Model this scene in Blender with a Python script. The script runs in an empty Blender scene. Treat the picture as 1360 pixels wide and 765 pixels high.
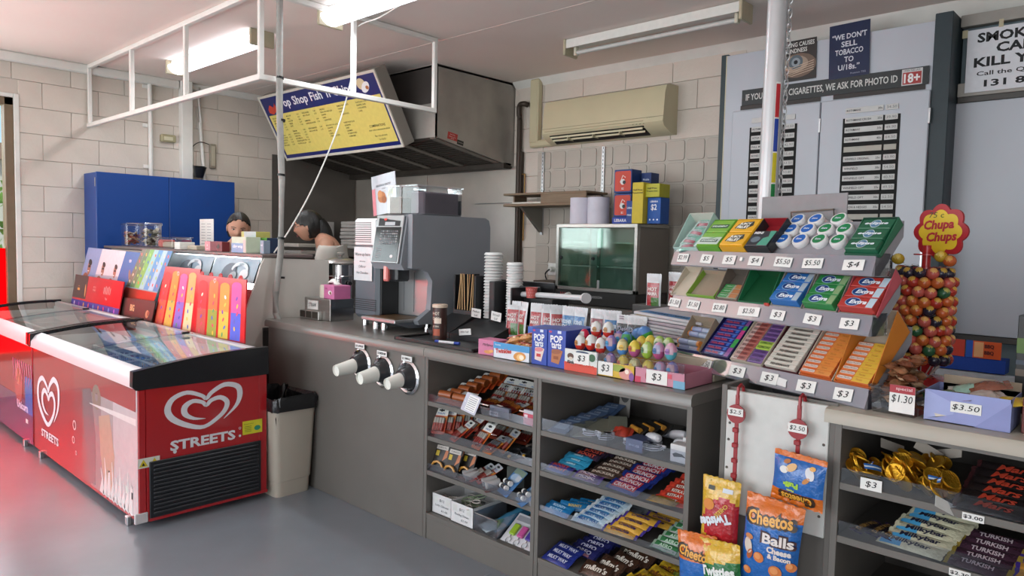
# A corner-shop interior: drink counter, candy rack, ice-cream freezers, fish-and-chip servery.
# World: X along the back wall (right), Y towards the back wall, Z up, metres.
import bpy,bmesh,math,random
from mathutils import Matrix,Vector
sc=bpy.context.scene
C=sc.collection
R=math.radians
rnd=random.Random(11)

# ---------------------------------------------------------------- camera
EYE=Vector((0.0,0.0,1.28))
CAM=Matrix(((0.73045088,0.05913508,-0.68040030),(0.68259845,-0.03056660,0.73015412),(0.02238020,-0.99778195,-0.06269291)))
cd=bpy.data.cameras.new('camera');cam=bpy.data.objects.new('camera',cd);C.objects.link(cam)
cam.matrix_world=Matrix.Translation(EYE)@Matrix([[CAM[i][0],-CAM[i][1],-CAM[i][2]]for i in range(3)]).to_4x4()
cd.sensor_width=36;cd.lens=25.389;cd.clip_start=0.02;cd.clip_end=200
sc.camera=cam

def onY(px,py,Y):
 """World point at depth plane Y that a measured photograph pixel stands on."""
 d=CAM@Vector((px-680,py-382.5,959.13));return EYE+d*(Y/d.y)
def onX(px,py,X):
 d=CAM@Vector((px-680,py-382.5,959.13));return EYE+d*(X/d.x)

 # ---------------------------------------------------------------- world, daylight, exposure
w=bpy.data.worlds.new('sky');sc.world=w;w.use_nodes=True
nt=w.node_tree;bg=nt.nodes['Background']
sky=nt.nodes.new('ShaderNodeTexSky');sky.sky_type='HOSEK_WILKIE';sky.turbidity=4;sky.ground_albedo=0.4
sky.sun_direction=Vector((0.55,0.25,0.8)).normalized()
nt.links.new(sky.outputs[0],bg.inputs[0]);bg.inputs[1].default_value=5.0

def area(name,loc,direction,sx,sy,power,col):
 l=bpy.data.lights.new(name,'AREA');l.shape='RECTANGLE';l.size=sx;l.size_y=sy
 l.energy=power;l.color=col
 o=bpy.data.objects.new(name,l);C.objects.link(o);o.location=loc
 o.rotation_euler=Vector(direction).to_track_quat('-Z','Y').to_euler();return o
area('daylight_side_window',(-6.75,0.1,1.74),(1,0.0,0.12),2.5,1.05,62,(0.97,0.98,1.0))
area('daylight_behind_red_film',(-6.80,0.1,0.75),(1,0.0,0.0),2.5,0.75,100,(1.0,0.97,0.95))
area('daylight_shopfront',(-3.6,-2.72,1.3),(0,1,0.12),4.8,2.1,165,(0.95,0.97,1.0))
area('fill_right_back',(1.0,-2.72,1.15),(0,1,0.12),1.3,2.0,60,(0.95,0.97,1.0))  # added fill lamp that brightens the right and back of the shop
sl=bpy.data.lights.new('sun','SUN');sl.energy=4.5;sl.angle=R(1);sl.color=(1,.95,.88)
so=bpy.data.objects.new('sun',sl);C.objects.link(so);so.rotation_euler=Vector((-0.55,-0.25,-0.8)).to_track_quat('-Z','Y').to_euler()
sc.view_settings.view_transform='Standard';sc.view_settings.look='None'
sc.view_settings.gamma=1;sc.view_settings.use_curve_mapping=False
sc.view_settings.exposure=0.0

# ---------------------------------------------------------------- materials
def lin(h):
 if isinstance(h,str):
  h=tuple(int(h[i:i+2],16)/255 for i in(0,2,4))
 return tuple(c/12.92 if c<=0.04045 else((c+0.055)/1.055)**2.4 for c in h)+(1,)
MATS={}
def mat(name,col,rough=0.55,metal=0.0,var=0.0,scale=8.0,bump=0.0,bscale=60.0,emit=0.0,coat=0.0,clear=0.0,stretch=None,col2=None):
 if name in MATS:return MATS[name]
 m=bpy.data.materials.new(name);m.use_nodes=True;MATS[name]=m
 n=m.node_tree;p=n.nodes['Principled BSDF'];c=lin(col)
 p.inputs['Base Color'].default_value=c;p.inputs['Roughness'].default_value=rough;p.inputs['Metallic'].default_value=metal
 if coat:p.inputs['Coat Weight'].default_value=coat;p.inputs['Coat Roughness'].default_value=0.08
 if emit:p.inputs['Emission Color'].default_value=c;p.inputs['Emission Strength'].default_value=emit
 m.diffuse_color=c
 if var or bump:
  tc=n.nodes.new('ShaderNodeTexCoord');mp=n.nodes.new('ShaderNodeMapping');n.links.new(tc.outputs['Object'],mp.inputs[0])
  if stretch:mp.inputs['Scale'].default_value=stretch
 if var:
  nz=n.nodes.new('ShaderNodeTexNoise');nz.inputs['Scale'].default_value=scale;nz.inputs['Detail'].default_value=5;n.links.new(mp.outputs[0],nz.inputs[0])
  mx=n.nodes.new('ShaderNodeMix');mx.data_type='RGBA'
  cr=n.nodes.new('ShaderNodeMapRange');cr.inputs[1].default_value=0.3;cr.inputs[2].default_value=0.7;n.links.new(nz.outputs[0],cr.inputs[0])
  mx.inputs[6].default_value=tuple(x*(1-var)for x in c[:3])+(1,)
  mx.inputs[7].default_value=lin(col2)if col2 else tuple(min(1,x*(1+var))for x in c[:3])+(1,)
  n.links.new(cr.outputs[0],mx.inputs[0]);n.links.new(mx.outputs[2],p.inputs['Base Color'])
 if bump:
  nb=n.nodes.new('ShaderNodeTexNoise');nb.inputs['Scale'].default_value=bscale;nb.inputs['Detail'].default_value=3;n.links.new(mp.outputs[0],nb.inputs[0])
  bp=n.nodes.new('ShaderNodeBump');bp.inputs['Strength'].default_value=bump;bp.inputs['Distance'].default_value=0.01
  n.links.new(nb.outputs[0],bp.inputs['Height']);n.links.new(bp.outputs[0],p.inputs['Normal'])
 if clear:
  tr=n.nodes.new('ShaderNodeBsdfTransparent');tr.inputs[0].default_value=c
  gl=n.nodes.new('ShaderNodeBsdfGlossy');gl.inputs['Roughness'].default_value=rough;gl.inputs[0].default_value=(1,1,1,1)
  fr=n.nodes.new('ShaderNodeFresnel');fr.inputs[0].default_value=1.45
  ad=n.nodes.new('ShaderNodeMath');ad.operation='MULTIPLY_ADD';ad.inputs[1].default_value=0.55;ad.inputs[2].default_value=clear;n.links.new(fr.outputs[0],ad.inputs[0])
  ms=n.nodes.new('ShaderNodeMixShader');n.links.new(ad.outputs[0],ms.inputs[0]);n.links.new(tr.outputs[0],ms.inputs[1]);n.links.new(gl.outputs[0],ms.inputs[2])
  n.links.new(ms.outputs[0],n.nodes['Material Output'].inputs[0])
 return m
def K(hexcol,rough=0.5,coat=0.0): # plain print or plastic colour
 return mat('colour_%s_%d'%(hexcol,int(rough*100)),hexcol,rough,coat=coat,var=0.04,scale=30)
def FOIL(hexcol):return mat('wrapper_'+hexcol,hexcol,0.24,coat=0.5,var=0.12,scale=60,bump=0.35,bscale=90)

WHITE=K('e4e4e0');PAPER=K('eceae4',0.8);INK=K('17171b',0.7);BLACK=K('121214',0.4)
M_BLOCK=mat('painted_block','cfc5ba',0.75,var=0.05,scale=3,bump=0.25,bscale=45)
M_JOINT=mat('block_joint','c4bab0',0.85,var=0.08,scale=6)
M_CEIL=mat('ceiling_sheet','ece0d8',0.85,var=0.03,scale=1.2)
M_WHITEPAINT=mat('white_paint','dedcd6',0.45,var=0.04,scale=10)
M_STEEL=mat('brushed_steel','b2b0ac',0.3,0.9,var=0.08,scale=9,bump=0.05,bscale=40,stretch=(1,1,12))
M_HOOD=mat('hood_steel','a39e97',0.4,0.3,var=0.14,scale=4,bump=0.04,bscale=30)
M_DARKSTEEL=mat('greasy_dark_steel','4a443e',0.5,0.6,var=0.2,scale=6)
M_SPLASH=mat('splashback_steel','bcb6ad',0.3,0.5,var=0.12,scale=3,bump=0.1,bscale=6)
M_LAM=mat('grey_laminate','635f5a',0.5,var=0.05,scale=5)
M_LAMTOP=mat('grey_worktop','716d68',0.28,var=0.06,scale=7)
M_LAMIN=mat('laminate_inside_shade','4b4641',0.65,var=0.05,scale=5)  # laminate darkened to carry the shade inside the shelf units
M_BEIGETOP=mat('beige_worktop','a49d90',0.4,var=0.05,scale=6)
M_CHROME=mat('chrome','c9c9cb',0.14,1.0)
M_ALU=mat('aluminium','b9babc',0.3,0.85)
M_CLEAR=mat('clear_plastic','f8fafb',0.08,clear=0.03)
M_CLEARDIM=mat('smoky_clear_plastic','eceef2',0.06,clear=0.01)
M_GLASS=mat('window_glass','f4f8f6',0.02,clear=0.02)
M_GREENGLASS=mat('greenish_glass','dbeae4',0.05,clear=0.05)
M_RACK=mat('rack_plastic','8e8d93',0.35,var=0.05,scale=10)
M_CARD=mat('brown_card','9a8a76',0.8,var=0.06,scale=14)
M_CARDLT=mat('pale_card','b9ae9c',0.8,var=0.05,scale=14)

# ---------------------------------------------------------------- mesh builder
TEXT={}
def text_mesh(s,bold,shear):
 key=(s,bold,shear)
 if key not in TEXT:
  cu=bpy.data.curves.new('t','FONT');cu.body=s;cu.size=1;cu.align_x='LEFT';cu.resolution_u=2;cu.offset=bold;cu.shear=shear
  o=bpy.data.objects.new('t',cu);me=bpy.data.meshes.new_from_object(o)
  vs=[v.co.xy.copy()for v in me.vertices];fs=[tuple(p.vertices)for p in me.polygons]
  x0=min(v.x for v in vs);x1=max(v.x for v in vs);y0=min(v.y for v in vs);y1=max(v.y for v in vs)
  TEXT[key]=([((v.x-(x0+x1)/2),(v.y-(y0+y1)/2))for v in vs],fs,x1-x0,y1-y0)
  bpy.data.objects.remove(o);bpy.data.curves.remove(cu);bpy.data.meshes.remove(me)
 return TEXT[key]

def FR(x=0,y=0,z=0,rz=0):return Matrix.Translation((x,y,z))@Matrix.Rotation(R(rz),4,'Z')@Matrix.Rotation(R(90),4,'X') # print plane facing -Y
def SX(x=0,y=0,z=0):return FR(x,y,z,90) # facing +X
def TP(x=0,y=0,z=0,rz=0):return Matrix.Translation((x,y,z))@Matrix.Rotation(R(rz),4,'Z') # facing up

class G:
 def __init__(s,T=None):s.v=[];s.f=[];s.m=[];s.mats=[];s.T=T or Matrix()
 def add(s,vs,fs,m,M=None):
  T=s.T@M if M is not None else s.T;b=len(s.v)
  s.v+=[tuple(T@Vector(v))for v in vs]
  if m not in s.mats:s.mats.append(m)
  k=s.mats.index(m)
  for f in fs:s.f.append(tuple(b+i for i in f));s.m.append(k)
  return s
 def box(s,x0,x1,y0,y1,z0,z1,m,b=0.0,M=None):
  if x0>x1:x0,x1=x1,x0
  if y0>y1:y0,y1=y1,y0
  if z0>z1:z0,z1=z1,z0
  c=((x0+x1)/2,(y0+y1)/2,(z0+z1)/2);h=((x1-x0)/2,(y1-y0)/2,(z1-z0)/2)
  b=min(b,0.45*min(h))
  if b<=0:
   vs=[(c[0]+sx*h[0],c[1]+sy*h[1],c[2]+sz*h[2])for sx in(-1,1)for sy in(-1,1)for sz in(-1,1)]
   return s.add(vs,[(0,1,3,2),(4,6,7,5),(0,4,5,1),(2,3,7,6),(0,2,6,4),(1,5,7,3)],m,M)
  vs=[];idx={}
  for sg in[(a,q,r)for a in(-1,1)for q in(-1,1)for r in(-1,1)]:
   for ax in range(3):
    idx[sg,ax]=len(vs);vs.append(tuple(c[i]+sg[i]*(h[i]if i==ax else h[i]-b)for i in range(3)))
  fs=[]
  for ax in range(3):
   o1,o2=(ax+1)%3,(ax+2)%3
   for s_ in(-1,1):
    q=[]
    for u,v_ in((-1,-1),(1,-1),(1,1),(-1,1)):
     g=[0,0,0];g[ax]=s_;g[o1]=u;g[o2]=v_;q.append(idx[tuple(g),ax])
    fs.append(tuple(q if s_>0 else q[::-1]))
   for u in(-1,1):
    for v_ in(-1,1):
     g0=[0,0,0];g1=[0,0,0];g0[ax]=-1;g1[ax]=1
     for g in(g0,g1):g[o1]=u;g[o2]=v_
     q=[idx[tuple(g0),o1],idx[tuple(g1),o1],idx[tuple(g1),o2],idx[tuple(g0),o2]]
     fs.append(tuple(q if u*v_>0 else q[::-1]))
  for sg in[(a,q,r)for a in(-1,1)for q in(-1,1)for r in(-1,1)]:
   t=[idx[sg,0],idx[sg,1],idx[sg,2]]
   fs.append(tuple(t if sg[0]*sg[1]*sg[2]>0 else t[::-1]))
  return s.add(vs,fs,m,M)
 def poly(s,pts,z0,z1,m,M=None): # extruded outline (counter-clockwise in x, y)
  n=len(pts);vs=[(p[0],p[1],z0)for p in pts]+[(p[0],p[1],z1)for p in pts]
  fs=[tuple(range(n))[::-1],tuple(range(n,2*n))]+[(i,(i+1)%n,n+(i+1)%n,n+i)for i in range(n)]
  return s.add(vs,fs,m,M)
 def face(s,pts,m,M=None,z=0.0):
  return s.add([(p[0],p[1],p[2]if len(p)>2 else z)for p in pts],[tuple(range(len(pts)))],m,M)
 def rect(s,x0,x1,y0,y1,m,M=None,z=0.0):return s.face([(x0,y0),(x1,y0),(x1,y1),(x0,y1)],m,M,z)
 def disc(s,x,y,rx,ry,m,M=None,z=0.0,n=16,a=0.0):
  ca,sa=math.cos(a),math.sin(a)
  return s.face([(x+rx*math.cos(t)*ca-ry*math.sin(t)*sa,y+rx*math.cos(t)*sa+ry*math.sin(t)*ca)for t in[6.28318*i/n for i in range(n)]],m,M,z)
 def ring(s,x,y,r0,r1,m,M=None,z=0.0,n=24):
  vs=[];fs=[]
  for i in range(n):
   t=6.28318*i/n;vs+=[(x+r0*math.cos(t),y+r0*math.sin(t),z),(x+r1*math.cos(t),y+r1*math.sin(t),z)]
   j=(i+1)%n;fs.append((2*i,2*i+1,2*j+1,2*j))
  return s.add(vs,fs,m,M)
 def stroke(s,pts,w,m,M=None,z=0.0): # flat painted line of width w (number or list)
  n=len(pts);vs=[]
  for i,p in enumerate(pts):
   a=pts[max(i-1,0)];b=pts[min(i+1,n-1)];dx,dy=b[0]-a[0],b[1]-a[1];L=math.hypot(dx,dy)or 1
   ww=(w[i]if isinstance(w,(list,tuple))else w)/2
   vs+=[(p[0]-dy/L*ww,p[1]+dx/L*ww,z),(p[0]+dy/L*ww,p[1]-dx/L*ww,z)]
  return s.add(vs,[(2*i,2*i+1,2*i+3,2*i+2)for i in range(n-1)],m,M)
 def lathe(s,prof,n,m,M=None):
  vs=[];fs=[];k=len(prof)
  for i in range(n):
   t=6.28318530718*i/n
   for r,z in prof:vs.append((r*math.cos(t),r*math.sin(t),z))
  for i in range(n):
   j=(i+1)%n
   for q in range(k-1):
    if prof[q][0]<1e-6:fs.append((i*k+q,j*k+q+1,i*k+q+1))if False else fs.append((i*k+q,j*k+q+1,i*k+q+1))
    elif prof[q+1][0]<1e-6:fs.append((i*k+q,j*k+q,i*k+q+1))
    else:fs.append((i*k+q,j*k+q,j*k+q+1,i*k+q+1))
  return s.add(vs,fs,m,M)
 def cyl(s,p0,p1,r0,r1,n,m,M=None):
  p0=Vector(p0);p1=Vector(p1);d=p1-p0;L=d.length
  Q=Matrix.Translation(p0)@d.to_track_quat('Z','Y').to_matrix().to_4x4()
  return s.lathe([(0,0),(r0,0),(r1,L),(0,L)],n,m,(M@Q)if M is not None else Q)
 def tube(s,pts,r,n,m,M=None):
  pts=[Vector(p)for p in pts];vs=[];fs=[];up=Vector((0,0,1));N=len(pts)
  for i,p in enumerate(pts):
   d=(pts[min(i+1,N-1)]-pts[max(i-1,0)]).normalized()
   a=d.cross(up);a=d.cross(Vector((1,0,0)))if a.length<0.05 else a
   a.normalize();b=d.cross(a);rr=r[i]if isinstance(r,(list,tuple))else r
   for k in range(n):
    t=6.28318*k/n;vs.append(p+a*rr*math.cos(t)+b*rr*math.sin(t))
  for i in range(N-1):
   for k in range(n):
    k2=(k+1)%n;fs.append((i*n+k,i*n+k2,(i+1)*n+k2,(i+1)*n+k))
  fs.append(tuple(range(n))[::-1]);fs.append(tuple(range((N-1)*n,N*n)))
  return s.add(vs,fs,m,M)
 def ball(s,c,r,m,n=10,k=6,M=None):
  if not isinstance(r,(tuple,list)):r=(r,r,r)
  pr=[(math.sin(math.pi*i/k),-math.cos(math.pi*i/k))for i in range(k+1)]
  pr[0]=(0,-1);pr[-1]=(0,1)
  Q=Matrix.Translation(c)@Matrix.Diagonal((r[0],r[1],r[2],1))
  return s.lathe(pr,n,m,(M@Q)if M is not None else Q)
 def pillow(s,L,W,H,m,M=None,crimp=0.012,nx=9,ny=5,seed=0,wob=0.12,mend=None):
  q=random.Random(seed);vs=[];fs=[];xs=[-L/2,-L/2+crimp]+[-L/2+crimp+(L-2*crimp)*i/(nx-1)for i in range(1,nx-1)]+[L/2-crimp,L/2]
  n=len(xs)
  for side in(1,-1):
   for i,x in enumerate(xs):
    e=0.06 if i in(0,n-1)else max(0.08,math.sin(math.pi*max(0.0,min(1,(x+L/2-crimp)/(L-2*crimp))))**0.45)
    for j in range(ny+1):
     y=-1+2*j/ny;z=H/2*e*(max(0,1-y*y)**0.5)*(1+(q.random()-.5)*wob*2)
     vs.append((x+(0.002 if j%2 and i in(0,n-1)else 0),y*W/2*(1 if i in(0,n-1)else 0.97),H/2+side*z))
  o=n*(ny+1);mm=mend or m;fe=[]
  for i in range(n-1):
   t=fe if i in(0,n-2)else fs
   for j in range(ny):
    a=i*(ny+1)+j;t.append((a,a+ny+1,a+ny+2,a+1));t.append((o+a,o+a+1,o+a+ny+2,o+a+ny+1))
  s.add(vs,fs,m,M);s.add(vs,fe,mm,M);return s
 def text(s,t,h,m,M,w=None,bold=0.0,shear=0.0,x=0.0,y=0.0,z=0.0005,a=0.0):
  vs,fs,tw,th=text_mesh(t,bold,shear)
  sy=h/th;sx=(w/tw)if w else sy;ca,sa=math.cos(a),math.sin(a)
  return s.add([(x+v[0]*sx*ca-v[1]*sy*sa,y+v[0]*sx*sa+v[1]*sy*ca,z)for v in vs],fs,m,M)

def tag(o,label=None,cat=None,group=None,kind=None):
 for k,v in(('label',label),('category',cat),('group',group),('kind',kind)):
  if v:o[k]=v
 return o
def mk(name,g,parent=None,label=None,cat=None,group=None,kind=None,T=None):
 me=bpy.data.meshes.new(name);me.from_pydata(g.v,[],g.f)
 for m in g.mats:me.materials.append(m)
 me.polygons.foreach_set('material_index',g.m);me.polygons.foreach_set('use_smooth',[True]*len(g.f))
 me.validate();me.set_sharp_from_angle(angle=R(38));me.update()
 o=bpy.data.objects.new(name,me);C.objects.link(o)
 if parent:o.parent=parent
 if T is not None:o.matrix_world=T
 return tag(o,label,cat,group,kind)
def thing(name,label,cat,T=None,group=None):
 o=bpy.data.objects.new(name,None);C.objects.link(o);o.empty_display_size=0.05
 if T is not None:
  o.matrix_world=T if isinstance(T,Matrix)else Matrix.Translation(T)
 return tag(o,label,cat,group)
def clone(o,T=None,label=None,group=None):
 c=o.copy();C.objects.link(c)
 for ch in o.children:
  d=ch.copy();C.objects.link(d);d.parent=c
  for g in ch.children:e=g.copy();C.objects.link(e);e.parent=d
 if T is not None:c.matrix_world=T
 if label:c['label']=label
 if group:c['group']=group
 return c
def LOC(x,y,z,rz=0,rx=0,ry=0):
 return Matrix.Translation((x,y,z))@Matrix.Rotation(R(rz),4,'Z')@Matrix.Rotation(R(rx),4,'X')@Matrix.Rotation(R(ry),4,'Y')
ORD=('first','second','third','fourth','fifth','sixth','seventh','eighth','ninth','tenth','eleventh','twelfth')
class Repeat: # builds a kind once, then copies it
 def __init__(s,make):s.make=make;s.p={}
 def __call__(s,key,T,label,group=None):
  if key not in s.p:o=s.p[key]=s.make(key)
  else:o=clone(s.p[key])
  if 'group' in o:del o['group']
  o.matrix_world=T;o['label']=label
  if group:o['group']=group
  return o
  # ---------------------------------------------------------------- the room
XL,YB,ZC=-6.61,4.59,2.638
def struct(name,g,parent=None):return mk(name,g,parent,kind=None if parent else 'structure')

M_FLOOR=mat('painted_floor','7d838a',0.27,var=0.09,scale=2.2,bump=0.04,bscale=9)
struct('floor',G().box(-8.5,2.4,-3.0,4.8,-0.1,0,M_FLOOR))
fl=bpy.data.objects['floor']
g=G()
for x in(-1.9,):g.box(x,x+.002,-2.6,1.95,0,.0008,mat('floor_seam','828991',.5))
for y in(-1.2,):g.box(-6.6,2.3,y,y+.003,0,.0008,MATS['floor_seam'])
struct('floor_seam',g,fl)
struct('ceiling',G().box(-6.9,2.4,-2.9,4.8,ZC,ZC+.1,M_CEIL))
cl=bpy.data.objects['ceiling']
g=G()
mat('ceiling_joint','d3c8c0',.9)
for y in(3.3,):g.box(-6.6,2.3,y,y+.004,ZC-.002,ZC,MATS['ceiling_joint'])
struct('ceiling_joint',g,cl)

# left wall: blocks laid in courses with raked joints, window opening towards the shopfront
WIN_Y0,WIN_Y1,WIN_Z0,WIN_Z1=-1.3,1.47,0.28,2.3
g=G()
g.box(XL-.19,XL-.012,1.5,4.75,0,ZC,M_JOINT);g.box(XL-.19,XL-.012,-2.9,1.5,WIN_Z1+.03,ZC,M_JOINT)
g.box(XL-.19,XL-.012,-2.9,1.5,0,WIN_Z0,M_JOINT);g.box(XL-.19,XL-.012,-2.9,WIN_Y0,WIN_Z0,WIN_Z1+.03,M_JOINT)
wl=struct('wall_left',g)
def block_mesh(L,H,name):
 o=G().box(-.012,0,-L/2,L/2,-H/2,H/2,M_BLOCK,.0018);return mk(name,o,wl)
protos={}
def block(y0,y1,z0,z1,parent=wl,back=False):
 y0+=.0015;y1-=.0015;z0+=.0015;z1-=.0015
 if y1-y0<.03 or z1-z0<.02:return
 k=(round(y1-y0,3),round(z1-z0,3),back)
 if k not in protos:
  if back:o=mk('block',G().box(-k[0]/2,k[0]/2,0,.012,-k[1]/2,k[1]/2,M_BLOCK,.002),parent)
  else:o=block_mesh(k[0],k[1],'block')
  protos[k]=o
 else:
  o=protos[k].copy();C.objects.link(o)
 o.location=((y0+y1)/2,YB-.012,(z0+z1)/2)if back else(XL,(y0+y1)/2,(z0+z1)/2)
for i in range(3,13):
 z0=.04+.2*i;z1=min(z0+.2,2.6)
 y=.86+(.2 if i%2==0 else 0)-.0
 y-=.4
 while y<3.6:
  a,b=y,y+.4
  if z0<WIN_Z1-.01:a=max(a,1.5)
  if b>a:block(a,b,z0,z1)
  y+=.4
  # back wall
g=G();g.box(-6.8,2.4,YB,YB+.19,0,ZC,M_JOINT)
wb=struct('wall_back',g)
for i in range(4,13):
 z0=.04+.2*i;z1=min(z0+.2,2.6);x=-4.35+(.2 if i%2 else 0)-.4
 while x<-2.2:
  a,b=max(x,-4.28),min(x+.4,-2.2)
  if b>a:block(a,b,z0,z1,wb,True)
  x+=.4
  # square wall tiles on the back wall behind the counter
M_TILE=mat('glazed_tile','b5aca1',0.4,var=0.05,scale=5);M_GROUT=mat('tile_grout','bcb6ac',0.8)
struct('tile_backing',G().box(-4.0,-2.3,YB-.016,YB-.0125,.9,2.04,M_GROUT),wb)
P=.1535
def rr(wd,ht,r,k=3):
 pts=[]
 for cx,cy,a0 in((wd/2-r,ht/2-r,0),(-wd/2+r,ht/2-r,90),(-wd/2+r,-ht/2+r,180),(wd/2-r,-ht/2+r,270)):
  pts+=[(cx+r*math.cos(R(a0+90*i/k)),cy+r*math.sin(R(a0+90*i/k)))for i in range(k+1)]
 return pts
tile0=None
M_TILEEDGE=mat('tile_edge','8b837a',.6)
for i in range(11):
 for j in range(7):
  if tile0 is None:
   t=G();t.poly(rr(P-.014,P-.014,.02),0,.003,M_TILEEDGE,FR());t.poly(rr(P-.018,P-.018,.018),0,.005,M_TILE,FR());tile0=t=mk('tile',t,wb)
  else:t=tile0.copy();C.objects.link(t)
  t.location=(-3.925+P*i,YB-.016,2.035-P*(j+.5))
  # slotted uprights over the tiles
for x in(-3.93,-3.32):
 g=G();g.box(x-.012,x+.012,YB-.035,YB-.016,1.35,2.03,M_ALU)
 for k in range(22):g.box(x-.003,x+.003,YB-.0358,YB-.035,1.38+.03*k,1.395+.03*k,BLACK)
 mk('shelf_upright',g,wb)
 # right wall and shopfront wall, out of the picture
struct('wall_right',G().box(2.3,2.4,-2.9,4.75,0,ZC,M_WHITEPAINT))
g=G();g.box(-6.8,2.4,-2.9,-2.75,2.35,ZC,M_WHITEPAINT);g.box(-6.8,-6.2,-2.9,-2.75,0,2.35,M_WHITEPAINT)
g.box(-1.1,.3,-2.9,-2.75,0,2.35,M_WHITEPAINT);g.box(1.7,2.4,-2.9,-2.75,0,2.35,M_WHITEPAINT)
struct('wall_front',g)
# cornices
def cornice(name,pts_fn,g):struct(name,g)
g=G();g.box(XL,XL+.045,-2.7,2.70,ZC-.075,ZC,M_WHITEPAINT,.01);g.box(XL,XL+.03,2.8,4.55,ZC-.06,ZC,M_WHITEPAINT,.01);struct('trim_1',g)
g=G();g.add([(-4.27,YB-.06,ZC),(2.3,YB-.06,ZC),(2.3,YB-.05,ZC-.015),(-4.27,YB-.05,ZC-.015),(-4.27,YB-.012,ZC-.055),(2.3,YB-.012,ZC-.055),(2.3,YB,ZC-.075),(-4.27,YB,ZC-.075)],
[(0,3,2,1),(3,4,5,2),(4,7,6,5)],M_WHITEPAINT);struct('trim_2',g)
# wall post and conduits on the left wall
g=G();g.box(XL,XL+.075,2.705,2.80,1.5,ZC,M_WHITEPAINT,.004);struct('trim_3',g)
g=G();g.tube([(XL+.022,2.455,ZC),(XL+.022,2.46,1.7)],.019,10,M_WHITEPAINT)
for z in(2.53,2.2,1.85):g.box(XL,XL+.012,2.40,2.48,z,z+.03,M_WHITEPAINT,.003)
mk('conduit_pipe',g,label='white conduit pipe running up the block wall above the blue cupboard',cat='pipe')
g=G();g.tube([(XL+.022,2.875,ZC-.03),(XL+.022,2.885,2.3),(XL+.022,2.925,1.78)],.016,10,M_WHITEPAINT)
mk('conduit_pipe',g,label='thin white pipe right of the wall post, beside the black spotlight',cat='pipe')

# window: brown frame, pane, red film along its foot
M_BROWN=mat('brown_window_frame','75624d',0.5,var=0.08,scale=12)
g=G();xw=XL-.06
g.box(xw-.05,xw+.05,WIN_Y1-.06,WIN_Y1,WIN_Z0,WIN_Z1,M_BROWN,.004);g.box(xw-.05,xw+.05,WIN_Y0,WIN_Y0+.06,WIN_Z0,WIN_Z1,M_BROWN,.004)
g.box(xw-.05,xw+.05,WIN_Y0,WIN_Y1,WIN_Z1-.06,WIN_Z1,M_BROWN,.004);g.box(xw-.05,xw+.05,WIN_Y0,WIN_Y1,WIN_Z0,WIN_Z0+.06,M_BROWN,.004)
g.box(xw-.05,xw+.05,.06,.12,WIN_Z0,WIN_Z1,M_BROWN,.004)
w1=struct('window_1',g)
g=G();g.box(xw-.003,xw+.003,WIN_Y0+.06,.06,WIN_Z0+.06,WIN_Z1-.06,M_GLASS);g.box(xw-.003,xw+.003,.12,WIN_Y1-.06,WIN_Z0+.06,WIN_Z1-.06,M_GLASS);struct('pane',g,w1)
g=G();g.box(XL-.02,XL+.006,1.47,1.505,.5,WIN_Z1+.03,M_WHITEPAINT,.003);g.box(XL-.02,XL+.004,-1.3,1.468,WIN_Z1,WIN_Z1+.03,M_WHITEPAINT,.003);struct('window_bead',g,w1)
M_REDFILM=bpy.data.materials.new('red_window_film');M_REDFILM.use_nodes=True
n=M_REDFILM.node_tree;o_=n.nodes['Material Output'];tl=n.nodes.new('ShaderNodeBsdfTranslucent');df=n.nodes.new('ShaderNodeBsdfDiffuse');ms=n.nodes.new('ShaderNodeMixShader')
tl.inputs[0].default_value=lin('ff2030');df.inputs[0].default_value=lin('e0101c');ms.inputs[0].default_value=.25
n.links.new(tl.outputs[0],ms.inputs[1]);n.links.new(df.outputs[0],ms.inputs[2]);n.links.new(ms.outputs[0],o_.inputs[0])
g=G();g.box(xw+.004,xw+.006,.12,WIN_Y1-.06,WIN_Z0+.06,1.15,M_REDFILM);g.box(xw+.004,xw+.006,WIN_Y0+.06,.06,WIN_Z0+.06,1.15,M_REDFILM)
struct('red_film',g,w1)
# shopfront windows behind the viewer
for i,(a,b,t)in enumerate(((-6.2,-1.1,2.35),(.3,1.7,2.35))):
 g=G()
 for x in([a,(a+b)/2,b]if i==0 else[a,b]):g.box(x-.03,x+.03,-2.86,-2.8,0,t,M_ALU)
 g.box(a,b,-2.86,-2.8,t-.06,t,M_ALU);g.box(a,b,-2.86,-2.8,0,.1,M_ALU)
 wi=struct('window_%d'%(i+2),g);struct('pane',G().box(a+.03,b-.03,-2.832,-2.828,.1,t-.06,M_GLASS),wi)
 # outdoors beyond the side window
struct('ground',G().box(-30,-8.5,-16,14,-.25,-.12,mat('pavement','a29d94',.9,var=.1,scale=.6)))
M_LEAF=mat('hedge_leaf','86b04a',.6,var=.35,scale=3)
q=random.Random(3);g=G()
for k in range(1500):
 c=Vector((-11.2+q.uniform(-.5,.5),q.uniform(-3,4),q.uniform(-.1,2.0)));a=Vector((q.uniform(-1,1),q.uniform(-1,1),q.uniform(-1,1))).normalized()*.09;b=a.orthogonal().normalized()*.06
 g.add([c-a,c+b,c+a,c-b],[(0,1,2,3)],M_LEAF)
hd=mk('hedge',g,label='sunlit green hedge seen outside through the side window',cat='hedge',kind='stuff')
g=G();g.box(-16.5,-16.2,-6,8,-.2,2.6,mat('far_fence','bdb7ac',.9));g.box(-16.8,-16,-6,8,2.6,2.9,mat('far_eave','8a6f60',.8))
mk('neighbouring_wall',g,label='pale rendered wall beyond the hedge outside',cat='wall')
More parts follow.
